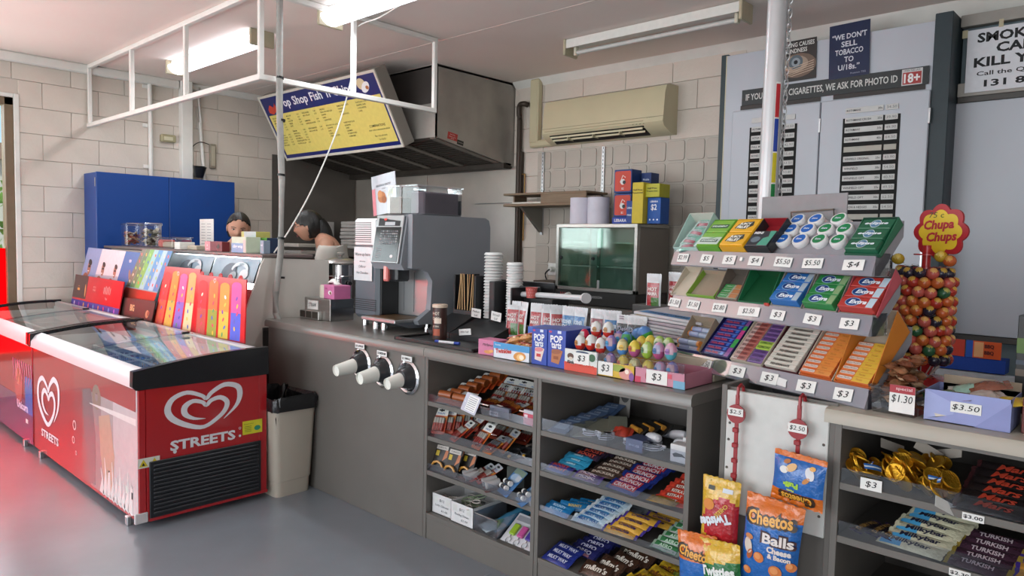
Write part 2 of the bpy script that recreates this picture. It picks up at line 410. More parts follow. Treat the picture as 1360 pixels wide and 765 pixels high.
# ---------------------------------------------------------------- fixtures on ceiling and walls
def bar(g,a,b,t,m):
 a=Vector(a);b=Vector(b);lo=[min(a[i],b[i])-t/2 for i in range(3)];hi=[max(a[i],b[i])+t/2 for i in range(3)]
 return g.box(lo[0],hi[0],lo[1],hi[1],lo[2],hi[2],m,.003)
FX,FY,FZ,T3=-3.765,1.984,2.155,.032
fr=thing('ceiling_gantry','white square tube frame hanging from the ceiling above the servery','frame',(FX,FY,ZC))
def fpart(name,a,b):
 g=G(Matrix.Translation((-FX,-FY,-ZC)));bar(g,a,b,T3-(.004 if name=='upright' else .002 if a[0]==b[0]else 0),M_WHITEPAINT);return mk(name,g,fr)
fpart('ceiling_rail',(XL+.02,FY,ZC-.018),(FX,FY,ZC-.018));fpart('ceiling_rail',(FX,FY,ZC-.018),(FX,3.23,ZC-.018))
fpart('bottom_rail',(XL+.02,FY,FZ),(FX,FY,FZ));fpart('bottom_rail',(FX,FY,FZ),(FX,3.23,FZ))
for x in(-6.57,-5.655,-4.73,FX):fpart('upright',(x,FY,FZ),(x,FY,ZC-.02))
for y in(2.585,3.23):fpart('upright',(FX,y,FZ),(FX,y,ZC-.02))

M_TUBELIT=mat('lit_diffuser','f3f6ff',.4,emit=3.2)
def batten(x,y,L,lit,label,closed=True):
 t=thing('fluorescent_light',label,'light',(x,y,ZC))
 g=G();g.box(0,L,-.05,.05,-.045,0,K('d8d8d2'),.006)
 mk('batten_body',g,t)
 for xe in(-.02,L):
  g=G();g.box(xe,xe+.02,-.085 if closed else-.07,.085 if closed else .07,-.105,0,K('b3a98f'),.006);mk('end_cap',g,t)
 g=G()
 if lit:
  n=8;pts=[(-.075*math.cos(math.pi*i/n),-.04-.06*math.sin(math.pi*i/n))for i in range(n+1)]
  vs=[(a,p[0],p[1])for a in(0,L)for p in pts];g.add(vs,[(i,i+1,n+2+i,n+1+i)for i in range(n)]+[tuple(range(n+1)),tuple(range(n+1,2*n+2))],M_TUBELIT);mk('lit_diffuser',g,t)
  l=bpy.data.lights.new('tube_glow','AREA');l.shape='RECTANGLE';l.size=L;l.size_y=.12;l.energy=13;l.color=(.93,.97,1)
  o=bpy.data.objects.new('tube_glow',l);C.objects.link(o);o.location=(x+L/2,y,ZC-.112)
 else:
  g.tube([(0.05,0,-.085),(L-.05,0,-.085)],.014,10,K('c4c4c0',.3));mk('fluorescent_tube',g,t)
  for xe in(.03,L-.05):g=G();g.box(xe,xe+.022,-.018,.018,-.105,-.045,K('d0cbb8'),.004);mk('tube_holder',g,t)
  g=G();g.box(0,L,-.06,-.05,-.06,-.005,K('d8d8d2'));mk('reflector',g,t)
batten(-5.88,2.40,1.33,True,'lit fluorescent light on the ceiling above the blue cupboard')
batten(-3.80,2.45,1.33,True,'lit fluorescent light cut off by the top edge of the picture')
batten(-3.10,3.86,1.22,False,'unlit fluorescent light with its bare tube, in front of the air conditioner',False)

# ribbed hose and cable
g=G();q0=onX(371,0,-3.70);pts=[Vector((-3.70,2.06,ZC)),Vector((-3.70,2.06,2.0)),Vector((-3.70,2.075,1.6)),Vector((-3.70,2.07,1.2)),Vector((-3.69,2.035,.98)),Vector((-3.68,2.03,.86)),Vector((-3.66,2.05,.78)),Vector((-3.64,2.09,.70))]
g.tube(pts,.018,10,mat('grey_hose','989691',.55,var=.08,scale=30))
hs=mk('service_hose',g,label='pale grey hose dropping from the ceiling to the left end of the counter',cat='hose')
g=G()
for z in(2.15,1.92,1.62,1.27,1.05):g.cyl((-3.70,2.062+(.01 if z<2 else 0),z),(-3.70,2.063+(.01 if z<2 else 0),z+.012),.021,.021,10,BLACK)
mk('cable_tie',g,hs)
def curve(pts,n=6):
 out=[];P_=[Vector(p)for p in pts]
 for i in range(len(P_)-1):
  p0,p1,p2,p3=P_[max(i-1,0)],P_[i],P_[i+1],P_[min(i+2,len(P_)-1)]
  for k in range(n):
   t=k/n;out.append(.5*((2*p1)+(-p0+p2)*t+(2*p0-5*p1+4*p2-p3)*t*t+(-p0+3*p1-3*p2+p3)*t**3))
 return out+[P_[-1]]
g=G();g.tube(curve([(-3.35,2.62,ZC-.02),(-3.55,2.62,2.585),(-3.79,2.612,2.55),(-3.795,2.60,2.3),(-3.8,2.5,1.95),(-3.83,2.36,1.6),(-3.84,2.22,1.35),(-3.83,2.10,1.19)]),.0045,6,K('dddbd4'))
mk('white_cable',g,label='thin white cable looping from the lit light down past the menu board',cat='cable')

# support post with coloured strip and chain
PX,PY2=-1.205,2.72
M_POST=mat('silver_post','c0c0c2',.35,.35,var=.05,scale=8)
po=thing('support_post','silver round post with coloured stripes and a chain, behind the candy rack','post',(PX,PY2,.83))
g=G(Matrix.Translation((-PX,-PY2,-.83)))
g.cyl((PX,PY2,.83),(PX+.02,PY2+.0,ZC),.037,.037,24,M_POST);mk('post',g,po)
g=G();g.cyl((.015,0,1.56),(.0155,0,1.60),.0395,.0395,24,K('7d8082',.6));mk('grey_tape',g,po)
g=G();g.lathe([(.038,.27),(.07,.27),(.065,.31),(.038,.33)],20,M_CHROME);mk('collar',g,po)
dirc=Vector((EYE.x-PX,EYE.y-PY2)).normalized();ang0=math.degrees(math.atan2(dirc.y,dirc.x))
hts=[(1.07,.945,'b3202a'),(.94,.817,'1c3f9a'),(.812,.70,'c3b720'),(.695,.60,'0e7a3c')]
g=G()
for z1,z0,col in[(1.077,.595,'dededb')]+hts:
 ww=15 if col=='dededb' else 12;rr_=.0392 if col=='dededb' else .0397
 vs=[];
 for z in(z0,z1):
  for k in range(5):a=R(ang0+28-ww+2*ww*k/4);vs.append((rr_*math.cos(a)+.02*z/1.81,rr_*math.sin(a),z))
 g.add(vs,[(k,k+1,6+k,5+k)for k in range(4)],K(col))
mk('colour_strip',g,po)
g=G();ca=R(ang0+62)
for k in range(46):
 z=1.80-k*.026;cx,cy=.05*math.cos(ca)+.02*z/1.8,.05*math.sin(ca)
 M_=Matrix.Translation((cx,cy,z))@Matrix.Rotation(ca+(math.pi/2 if k%2 else 0),4,'Z')@Matrix.Rotation(R(90),4,'X')
 vs=[];n=8
 for i in range(n):
  t=6.28318*i/n
  for j in range(4):
   u=6.28318*j/4;r_=1+.28*math.cos(u);vs.append((.008*r_*math.cos(t),.017*r_*math.sin(t),.0022*math.sin(u)))
 g.add(vs,[(i*4+j,((i+1)%n)*4+j,((i+1)%n)*4+(j+1)%4,i*4+(j+1)%4)for i in range(n)for j in range(4)],M_ALU,M_)
mk('chain',g,po)

# menu light box
a0,b0=Vector((-6.28,3.279,2.55)),Vector((-6.28,3.575,2.006));W,Hh=1.77,(b0-a0).length
up=(a0-b0).normalized();xx=Vector((1,0,0));nn=xx.cross(up).normalized()
MT=Matrix(((xx.x,up.x,nn.x,0),(xx.y,up.y,nn.y,0),(xx.z,up.z,nn.z,0),(0,0,0,1)));MT.translation=b0+Vector((W/2,0,0))
mb=thing('menu_board','tilted yellow and blue fish and chips menu board hanging below the ceiling','sign',MT)
g=G();g.box(-W/2,W/2,0,Hh,-.115,-.004,mat('sign_case','8f8a82',.5,.2,var=.05),.004);mk('case',g,mb)
g=G();
for a in((-W/2,W/2,0,.022),(-W/2,W/2,Hh-.022,Hh),(-W/2,-W/2+.022,.02,Hh-.02),(W/2-.022,W/2,.02,Hh-.02)):g.box(*a,-.006,.006,K('cfcabd'),.002)
mk('frame',g,mb)
NAVY=K('1a2466',.35);YEL=K('e0cf6e',.4);MI=K('2a2618',.6)
g=G();g.rect(-W/2+.02,W/2-.02,.02,Hh-.02,NAVY,z=0);g.rect(-W/2+.05,W/2-.045,.055,Hh-.185,YEL,z=.0008);mk('sign_face',g,mb)
g=G();g.text('Top Shop Fish \'n Chips',.10,K('e9e9ee'),None,w=1.12,bold=.018,x=-.03,y=Hh-.105,z=.0016)
g.poly([(-.80,.49),(-.75,.53),(-.70,.50),(-.66,.54),(-.655,.47),(-.70,.455),(-.74,.44),(-.80,.46)],.001,.0016,K('c8402c'))
g.disc(.66,Hh-.085,.055,.045,K('d9c9a0'),z=.0014);g.disc(.70,Hh-.115,.06,.035,K('eeeeee'),z=.0016,a=.5);g.disc(.72,Hh-.12,.02,.015,K('b06a3a'),z=.0019)
mk('sign_lettering',g,mb)
g=G();
def col(x,y,rows,w,dy=.0235,price=None,h=.0125):
 for i,r in enumerate(rows):
  if r:g.text(r,h,MI,None,w=min(w,.0095*len(r)),x=x+min(w,.0095*len(r))/2,y=y-i*dy,z=.0015,bold=.01)
  if r and price is not None:g.text('%d.%d0'%(3+(i*5+price)%6,(i*3+price)%9),h,MI,None,w=.035,x=x+w+.03,y=y-i*dy,z=.0015)
Y0=Hh-.215
col(-.80,Y0,['FISH SNAPPER','WHITING','BARRA','CRUMBED','COD','FLAKE','','CALAMARI 6','PRAWN CUTLET','CRAB STICK','SCALLOP','FISH CAKE'],.13,price=1)
col(-.56,Y0,['MIN CHIP','SMALL','LGE CHIP','WEDGES','GRAVY','','DIM SIM','SPRING ROLL','CHIKO ROLL','BATTERED SAV','PINEAPPLE FRITTER','POTATO SCALLOP'],.16,price=2)
col(-.30,Y0,['WORKS BURGER','WITH THE LOT','','HAMBURGER','CHEESE BACON EGG','','STEAK SANDWICH','BACON AND EGG',''],.17,price=4)
col(-.02,Y0,['SPECIALS','PACK FOR ONE 12.50','SNAPPER','CHIPS','1 CRAB STICK','','PACK FOR TWO 24.90','2 SNAPPER','CHIPS','1 CRAB','2 PRAWN CUTLETS'],.2)
col(.24,Y0,['FAMILY PACK 38.50','4 WHITING','CHIPS','4 CRAB STICKS','','','SUPER PACK 55.50','6 SNAPPER','CHIPS','CALAMARI','6 CRAB STICKS','6 DIM SIMS'],.19)
col(.50,Y0,['SNACK BOX 14.90','SNAPPER CHIPS','3 FISH BITES','CHIPS'],.17)
g.text('COMBINATIONS',.02,MI,None,x=.66,y=.20,z=.0015,bold=.01);col(.53,.165,['Add 1.25Ltr soft drink for $5.00'],.27);g.text('Buy 1.25L soft drink',.018,MI,None,x=.66,y=.115,z=.0015);g.text('for $4.50',.018,MI,None,x=.66,y=.085,z=.0015)
mk('price_lettering',g,mb)
g=G();g.cyl((.55,Hh-.01,-.06),(.55,Hh+.09,-.12),.006,.006,6,M_ALU);g.cyl((-.55,Hh-.01,-.06),(-.55,Hh+.09,-.12),.006,.006,6,M_ALU);mk('hanger',g,mb)

# exhaust hood on the back wall
HX0,HX1,HY,HZF,HZB=XL+.06,-4.285,3.70,2.083,1.93
hd=thing('exhaust_hood','big dark steel exhaust hood up to the ceiling over the fryers','hood',(HX1,HY,HZB))
HT=Matrix.Translation((-HX1,-HY,-HZB))
g=G(HT);t=.012;yb=YB-.005
g.box(HX0,HX1,HY,HY+t,HZF,ZC,M_HOOD)
g.box(HX0+.1,HX1-.002,HY-.002,HY,HZF+.26,ZC-.02,mat('hood_front_panel','4a4441',.5,.3,var=.1,scale=5))
mk('front_panel',g,hd)
for x in(HX1-t,HX0):
 g=G(HT);g.add([(x,HY,HZF),(x,yb,HZB),(x,yb,ZC),(x,HY,ZC),(x+t,HY,HZF),(x+t,yb,HZB),(x+t,yb,ZC),(x+t,HY,ZC)],
[(0,1,2,3),(7,6,5,4),(0,4,5,1),(1,5,6,2),(2,6,7,3),(3,7,4,0)],M_HOOD);mk('side_panel',g,hd)
g=G(HT);g.box(HX0,HX1,HY,yb,ZC-.02,ZC-.005,M_DARKSTEEL);g.box(HX0,HX1,yb,YB,HZB,ZC,M_DARKSTEEL);mk('roof_panel',g,hd)
g=G(HT);g.box(HX0,HX1,yb-.13,yb-.03,HZB-.02,HZB+.03,M_DARKSTEEL,.004);mk('grease_gutter',g,hd)
nf=5;fw=(HX1-HX0-.05)/nf;LY=yb-.13-HY-.02;sl=math.atan2(HZF-HZB-.03,LY)
FT=HT@Matrix.Translation((0,HY+.015,HZF-.004))@Matrix.Rotation(-sl,4,'X')
fl0=None
for i in range(nf):
 x0=HX0+.02+fw*i
 if fl0 is None:
  g=G();g.box(0,fw-.06,0,LY,.012,.03,BLACK)
  for k in range(14):g.box(.03,fw-.09,.03+(LY-.06)*k/14,.03+(LY-.06)*(k+.55)/14,0,.016,M_DARKSTEEL)
  for a in((0,.03,0,LY),(fw-.09,fw-.06,0,LY),(.03,fw-.09,0,.03),(.03,fw-.09,LY-.03,LY)):g.box(*a,-.004,.018,M_DARKSTEEL)
  fl0=o=mk('grease_filter',g,hd)
 else:o=fl0.copy();C.objects.link(o)
 o.matrix_local=FT@Matrix.Translation((x0,0,0))
 g=G(FT);g.box(x0+fw-.06,x0+fw-.0,0,LY,-.006,.012,mat('filter_rail','8d867c',.5,.4,var=.1),.002);mk('filter_rail',g,hd)
p=onX(600,181,HX1)
g=G(HT);M_=SX(HX1+.0012,p.y,p.z)@Matrix.Rotation(-.14,4,'Z');g.rect(-.045,.06,-.028,.028,K('b33a35'),M_)
g.text('Extra Dry',.012,K('e8dcd6'),M_,x=.007,y=.012,z=.0008);g.text('Batteries in fire',.008,K('e8dcd6'),M_,x=.007,y=-.004,z=.0008);g.text('call 000',.008,K('e8dcd6'),M_,x=.007,y=-.017,z=.0008);mk('red_sticker',g,hd)
p=onX(610,186,HX1)
g=G(HT);M_=SX(HX1+.0012,p.y+.01,p.z-.02)@Matrix.Rotation(-.14,4,'Z');g.rect(-.035,.035,-.018,.018,K('26241f'),M_);g.rect(-.028,.028,-.004,.004,K('77736c'),M_,.0008);mk('rating_plate',g,hd)

# stainless splashback panels and the dark pipe beside them
g=G()
for x0,x1 in((-6.58,-5.42),(-5.41,-4.21)):g.box(x0,x1,YB-.02,YB-.013,.9,1.935,M_SPLASH,.002)
sb=mk('splashback',g,label='stained stainless steel splashback below the exhaust hood',cat='panel')
g=G();g.box(XL+.001,XL+.012,3.6,YB-.03,.9,2.09,mat('dark_wall_panel','6c6660',.5,.4,var=.12,scale=3));mk('side_splashback',g,label='dark steel panel on the left wall beside the range',cat='panel')
g=G();g.tube(curve([(-4.10,YB-.04,2.43),(-4.12,YB-.07,2.44),(-4.17,YB-.07,2.43),(-4.185,YB-.06,2.36),(-4.185,YB-.05,2.2),(-4.185,YB-.05,1.0)],4),.022,10,mat('dark_brown_pipe','40352d',.5,.3,var=.2,scale=10))
g.box(-4.215,-4.155,YB-.055,YB-.015,1.0,2.05,MATS['dark_brown_pipe'],.004)
mk('dark_pipe',g,label='dark brown pipe between the steel splashback and the tiles',cat='pipe')
g=G();g.tube([(-4.13,YB-.03,1.86),(-4.13,YB-.035,1.3)],.006,8,mat('copper_pipe','8a6a3d',.4,.7));g.tube([(-4.13,YB-.03,1.86),(-4.17,YB-.04,1.86)],.006,8,MATS['copper_pipe'])
mk('copper_pipe',g,label='thin copper pipe on the wall beside the dark brown pipe',cat='pipe')

# air conditioner
AX0,AX1=-3.80,-2.70
ac=thing('air_conditioner','yellowed split air conditioner high on the block wall','air conditioner',((AX0+AX1)/2,YB,2.07))
CREAM=mat('yellowed_plastic','c9c0a0',.35,var=.04,scale=4)
prof=[(0,.34),(-.12,.34),(-.165,.325),(-.185,.28),(-.2,.11),(-.205,.075),(-.185,.045),(-.09,.0),(0,0)]
def prism_x(g,prof,x0,x1,m):
 n=len(prof);vs=[(x,p[0],p[1])for x in(x0,x1)for p in prof]
 return g.add(vs,[tuple(range(n)),tuple(range(n,2*n))[::-1]]+[(i,n+i,n+(i+1)%n,(i+1)%n)for i in range(n)],m)
hw=(AX1-AX0)/2
g=G();prism_x(g,prof,-hw,hw,CREAM);mk('casing',g,ac)
g=G();g.box(-hw+.03,hw-.16,-.2085,-.198,.085,.09,K('a89f80'));g.box(-hw,hw,-.204,-.196,.108,.111,K('938b70'));mk('panel_seam',g,ac)
g=G();prism_x(g,[(-.194,.056),(-.19,.048),(-.1,.0),(-.1,.02)],-hw+.07,hw-.16,BLACK)
mk('air_outlet',g,ac)
g=G();
for k in range(2):g.box(-hw+.08,hw-.17,-.195+.035*k,-.19+.035*k,.032-.018*k,.046-.018*k,CREAM)
for k in range(3):g.box(-hw+.25+.24*k,-hw+.255+.24*k,-.196,-.12,.01,.047,CREAM)
mk('louvre',g,ac)
g=G();g.text('DAIKIN',.014,K('8f8868'),FR(hw-.1,-.2005,.10));
for k in range(4):g.box(hw-.25+.03*k,hw-.24+.03*k,-.204,-.2025,.066,.072,K('8f8868'))
mk('badge',g,ac)
g=G();g.box(-4.06,-3.965,YB-.075,YB-.012,2.10,2.63,CREAM,.012);g.box(-4.06,-3.78,YB-.07,YB-.012,2.07,2.13,CREAM,.02)
mk('pipe_cover',g,label='cream pipe cover running down left of the air conditioner',cat='pipe cover')

# corner details on left wall
g=G();p1=onX(211,178,XL);g.box(XL,XL+.05,2.54,2.665,2.09,2.155,K('a39a78'),.008);g.box(XL+.05,XL+.053,2.56,2.635,2.105,2.135,K('cbc4a8'),.001)
mk('junction_box',g,label='small yellowed switch box on the block wall above the blue cupboard',cat='switch')
g=G();g.box(XL,XL+.03,2.975,3.03,1.90,2.12,K('8d8474'),.004);g.box(XL+.03,XL+.034,2.985,3.02,1.92,2.1,K('b0a794'),.001)
mk('wall_thermometer',g,label='narrow brownish strip device on the block wall right of the thin white pipe',cat='device')
sp=thing('spotlight','small black cone spotlight clamped above the blue cupboard','light',(XL+.1,2.84,1.80))
g=G();g.cyl((0,0,.0),(0.02,0,.095),.035,.058,14,BLACK);mk('shade',g,sp)
g=G();g.tube(curve([(0,0,0),(-.05,-.03,.1),(-.06,-.04,.25),(-.05,.03,.32),(-.06,.12,.31)]),.004,6,BLACK);mk('cord',g,sp)
g=G();g.disc(0,0,.045,.045,M_CHROME,Matrix.Translation((.0205,0,.096)));mk('reflector',g,sp)

# blue cupboard
bc=thing('blue_cupboard','bright blue two-door wall cupboard on the block wall','cupboard',(XL,2.5,.95))
BLUE=mat('blue_laminate','0a3d86',.4,var=.03,scale=4)
g=G();g.box(.015,.29,-.56,.57,0,.812,BLUE,.002);mk('body',g,bc)
for y0,y1 in((-.56,-.004),(.0,.57)):g=G();g.box(.292,.31,y0,y1,0,.815,BLUE,.002);mk('door',g,bc)
g=G();
for z in(.1,.7):g.box(.1,.3,-.5615,-.56,z,z+.06,K('8a8f9a',.4))if False else g.box(.275,.292,-.563,-.56,z,z+.07,M_ALU)
mk('hinge',g,bc)

# tobacco display board: backing with two roller doors
g=G();g.box(-2.245,-2.197,YB-.27,YB-.02,.0,2.50,K('2b3b40'),.003);mk('edge_post',g,label='narrow dark teal post at the left edge of the tobacco cabinet',cat='post')
g=G();g.box(-1.028,-.945,YB-.31,YB-.02,.0,2.515,K('27343a'),.003);mk('edge_post',g,label='wide dark slate post between the tobacco cabinet and the blank panels',cat='post')
tc=thing('tobacco_cabinet','tall pale grey tobacco cabinet with two price-board doors','cabinet',(-1.6,YB-.29,.9))
PG=mat('pale_grey_board','b6bbc4',.35,var=.03,scale=2)
g=G();g.box(-.595,.57,0,.27,0,1.585,PG,.002);g.box(-.6,-.594,-.001,.27,0,1.585,K('c9c4a8'));mk('cabinet_body',g,tc)
PRI=[['','ROTHMANS 20s','PETER STUYV 20s','PALL MALL 25s','BOND STREET 40s','CHOICE 20s','PARKER 40s','JPS 26s','HOLIDAY 50s','LONGBEACH 40s','DUNHILL 25s','HORIZON 30s','PETER 40s'],
['ROTHMANS 20s','ROTHMANS CRUSH 25s','ROTHMANS 30s','ROTHMANS 40s','','WINFIELD ORIGINAL 25s','WINFIELD 30s','WINFIELD OPT 20s','WINFIELD OPT 25s','WINFIELD OPT 30s','BENSON & HEDGES 25s','','']]
PC=[['34.00','34.50','38.80','42.90','55.60','33.50','53.80','48.50','66.50','54.60','44.50','41.90','55.80'],
['34.50','39.90','49.90','64.50','','43.90','54.50','40.50','49.50','52.50','54.50','','']]
for d,(x0,x1)in enumerate(((-.525,.012),(.018,.572))):
 g=G();g.box(x0,x1,-.04,-.002,.02,1.225,PG,.004);dr=mk('price_door',g,tc)
 g=G();bx0,bx1=(x0+.12,x0+.41)if d==0 else(x0+.125,x0+.42);g.box(bx0,bx1,-.043,-.04,.1,1.115,K('0d0c0d',.8));mk('black_board',g,dr)
 g=G();gt=G()
 for k in range(19):
  z=1.155-.0535*k;m_=K('c4c4c2')if k<13 and(k==0 or PRI[d][k])else K('aaa69c')
  g.box(bx0+.012,bx1-.085,-.0465,-.043,z-.015,z+.015,m_,.001);mk('price_strip',g,dr);g=G();g.box(bx1-.075,bx1-.012,-.0465,-.043,z-.015,z+.015,m_,.001);mk('price_strip',g,dr);g=G()
  s_=PRI[d][k]if k<13 else['CHOICE 25g','JPS RYO 25g','WHITE OX 50g','DRUM 25g','PORT ROYAL 25g','CHAMPION 30g'][k-13]
  if s_:
   nm,n_=s_.rsplit(' ',1);wv=min(.13,.0092*len(nm));gt.text(nm,.0115,INK,FR(bx0+.02+wv/2,-.0467,z),w=wv,bold=.008);gt.text(n_,.0115,INK,FR(bx1-.102,-.0467,z),w=.022,bold=.008)
   gt.text(PC[d][k]if k<13 and PC[d][k]else '50.90',.014,K('6a6a6a'),FR(bx1-.0435,-.0467,z),w=.05)
 mk('price_lettering',gt,dr)
 g=G();
 for z in(.3,1.05):g.box(x1-.003,x1+.008,-.045,-.03,z,z+.08,M_ALU,.001)
 mk('hinge',g,dr)
g=G();
g.box(-.49,.0,-.005,-.003,1.235,1.262,K('2b2320'));g.box(.07,.54,-.005,-.003,1.235,1.262,K('2b2320'));mk('slot',g,tc)
def sign(name,label,cat,x0,x1,z0,z1,y,m,draw,th=.004,tilt=0):
 M_=Matrix.Translation(((x0+x1)/2,y,(z0+z1)/2))@Matrix.Rotation(R(90),4,'X')@Matrix.Rotation(R(tilt),4,'Z')
 w2,h2=(x1-x0)/2,(z1-z0)/2;t=thing(name,label,cat,M_);g=G();g.box(-w2,w2,-h2,h2,0,th,m);mk('board',g,t)
 g=G();draw(g,w2,h2,th+.0006);mk('lettering',g,t);return t
def d1(g,w,h,z):
 wc=K('c8c9c6');g.text('IF YOU ASK FOR CIGARETTES, WE ASK FOR PHOTO ID',.046,wc,None,w=1.66*w,x=-.12*w,y=-.003,z=z,bold=.02)
 g.rect(w-.13,w-.01-.02,-h+.005,h-.005,K('c9c9c9'),z=z);g.rect(w-.125,w-.035,-h+.01,h-.022,K('a33130'),z=z+.0004);g.text('18+',.05,K('e8e8e8'),None,w=.078,x=w-.08,y=-.006,z=z+.0009,bold=.03)
 g.text('OVER THE LAW',.008,INK,None,w=.08,x=w-.08,y=h-.013,z=z+.0009)
sign('photo_id_sign','long black sign about asking for photo ID above the tobacco doors','sign',-2.08,-1.045,2.16,2.255,YB-.297,K('262a2c'),d1)
def d2(g,w,h,z):
 g.disc(.01,-.03,w*.93,h*.6,K('6f5a4c'),z=z,n=20);g.disc(-.01,-.02,w*.7,h*.42,K('a08c7a'),z=z+.0003,n=20);g.disc(-.0,-.01,.042,.042,K('55626b'),z=z+.0006);g.disc(0,-.01,.026,.026,K('8d9aa2'),z=z+.0009);g.disc(0,-.01,.012,.012,INK,z=z+.0012)
 for k in range(5):g.stroke([(-w*.9,-h*.5+.01*k),(-.02,-h*.75+.012*k),(w*.9,-h*.55+.013*k)],.004,K('c2ad98'),z=z+.0008)
 g.text('SMOKING CAUSES',.026,K('d6d6d2'),None,w=1.8*w,y=h-.025,z=z+.001,bold=.02);g.text('BLINDNESS',.026,K('d6d6d2'),None,w=1.1*w,y=h-.06,z=z+.001,bold=.02)
sign('blindness_warning_poster','small dark smoking warning poster showing an eye, beside the post','poster',-1.87,-1.635,2.27,2.505,YB-.296,K('2a2422'),d2,tilt=1)
def d3(g,w,h,z):
 for i,s_ in enumerate(("\u201cWE DON'T",'SELL','TOBACCO','TO','U/18s.\u201d')):g.text(s_,.031,K('d2d3dc'),None,w=(.185,.085,.15,.05,.115)[i],y=h-.07-.043*i,z=z,bold=.02)
 g.text('Premium TSG',.01,K('9da3b8'),None,x=.05,y=-h+.02,z=z)
sign('tobacco_age_poster','navy poster saying tobacco is not sold to under 18s','poster',-1.562,-1.345,2.25,2.55,YB-.298,K('1b2547',.3),d3,tilt=1.5)
wbd=thing('sliding_cupboard','large blank pale grey sliding panels at the right of the tobacco cabinet','cabinet',(-.3,YB-.12,.9))
g=G();g.box(-.64,1.6,.02,.1,-.9,1.62,K('6f7f86',.6));mk('dark_backing',g,wbd)
g=G();g.box(-.66,1.6,-.02,.02,-.052,1.17,PG,.003);mk('sliding_panel',g,wbd)
g=G();g.box(-.64,1.6,-.03,.0,1.17,1.2,K('4a4744'),.002);mk('track',g,wbd);g=G();g.box(-.66,1.6,-.03,.01,-.085,-.055,K('4a4744'),.002);mk('track',g,wbd)
g=G();g.box(-.64,1.6,-.04,.0,1.2,1.27,K('a29d96'),.002);g.box(-.64,1.6,-.05,.0,1.56,1.62,K('9a958e'),.002);mk('trim_rail',g,wbd)
g=G();g.rect(.1,.16,.25,.275,K('d5d5d5'),FR(.1-.16,-.0205,-.24));g.text('c',.014,INK,FR(.07,-.021,.022));mk('small_label',g,wbd)
def d4(g,w,h,z):
 for s_,y,hh,ww in(('SMOKING',.115,.05,.34),('CAN',.055,.05,.17),('KILL YOU',-.01,.05,.36)):g.text(s_,hh,INK,None,w=ww,x=.0,y=y,z=z,bold=.035)
 g.text('Call the Quitline',.026,INK,None,w=.33,y=-.07,z=z,bold=.015);g.text('131 848',.035,INK,None,w=.26,y=-.12,z=z,bold=.03)
sign('smoking_warning_sign','white smoking can kill you sign with big black letters, upper right','sign',-.905,-.475,2.115,2.435,YB-.168,K('d4d6dc'),d4)
g=G();g.box(-.93,-.905,YB-.17,YB-.165,2.40,2.44,K('b9b193'));g.box(-.77,-.75,YB-.173,YB-.168,2.43,2.47,K('b9b193'));mk('masking_tape',g,label='pieces of yellowed tape holding the white smoking sign',cat='tape')
# low blue shelf strip with printed packs under the sliding panel
g=G();g.box(-1.3,-.62,YB-.36,YB-.25,.685,.755,K('1440a0'),.002);sbl=mk('blue_shelf_strip',g,label='bright blue shelf edge below the pale sliding panels',cat='shelf')
YS=.756;g=G();g.box(-.905,-.795,YB-.366,YB-.362,YS,YS+.085,K('c23a26'));g.box(-.79,-.76,YB-.366,YB-.362,YS,YS+.085,K('1c56b8'));g.box(-.76,-.64,YB-.366,YB-.362,YS,YS+.085,K('d9571f'))
g.box(-.755,-.715,YB-.367,YB-.366,YS+.005,YS+.08,K('e9b07a'));
g.text('BBQ',.022,K('5a1a10'),FR(-.69,YB-.3675,YS+.06),w=.04,bold=.04);g.text('BBQ',.022,K('5a1a10'),FR(-.69,YB-.3675,YS+.028),w=.04,bold=.04)
g.box(-1.15,-1.06,YB-.362,YB-.36,.70,.735,K('dcdcdc'));g.text('LEBARA',.014,K('143c8c'),FR(-1.105,YB-.3625,.717),w=.075,bold=.03)
mk('printed_strip',g,sbl)
g=G();g.box(-2.2,-.3,YB-.35,YB-.31,.1,.68,K('b9bcc2'),.003)
g.box(-.93,-.925,YB-.352,YB-.35,.1,.68,INK);mk('rear_cupboard_front',g,label='pale grey low cupboard doors beneath the blue shelf strip',cat='cupboard')
# ---------------------------------------------------------------- back bench, food warmer
g=G();g.box(-4.15,-2.25,4.02,YB-.02,.80,.845,M_LAMTOP,.004);g.box(-4.12,-2.28,4.06,YB-.02,0,.80,M_LAM)
mk('back_bench',g,label='grey bench along the tiled wall carrying the food warmer',cat='bench')
WX0,WX1,WY0,WY1,WZ0,WZ1=-3.385,-2.685,4.1,4.5,.85,1.425
fw_=thing('food_warmer','stainless glass-fronted food warmer on the back bench','food warmer',(WX0,WY0,WZ0))
Tw=Matrix.Translation((-WX0,-WY0,-WZ0))
g=G(Tw)
g.box(WX0,WX1,WY0,WY1,WZ0,WZ0+.10,K('2b2a29',.35),.003);g.box(WX0,WX1,WY0-.005,WY1,WZ1-.028,WZ1,M_STEEL,.003)
g.box(WX0,WX0+.025,WY0-.004,WY0+.03,WZ0+.1,WZ1-.02,M_STEEL,.002);g.box(WX1-.025,WX1,WY0-.004,WY0+.03,WZ0+.1,WZ1-.02,M_STEEL,.002)
g.box(WX0,WX1,WY0-.004,WY0+.03,WZ0+.10,WZ0+.125,M_STEEL,.002)
g.box(WX1-.004,WX1,WY0+.03,WY1,WZ0+.1,WZ1-.02,mat('warmer_side_glass','7d756c',.15,.1),.001);g.box(WX0,WX0+.004,WY0+.03,WY1,WZ0+.1,WZ1-.02,M_GREENGLASS)
mk('warmer_frame',g,fw_)
for z in(WZ0+.27,WZ0+.44):g=G(Tw);g.box(WX0+.03,WX1-.03,WY0+.04,WY1-.03,z,z+.006,M_GREENGLASS);g.box(WX0+.03,WX1-.03,WY0+.036,WY0+.042,z,z+.009,M_ALU);mk('glass_shelf',g,fw_)
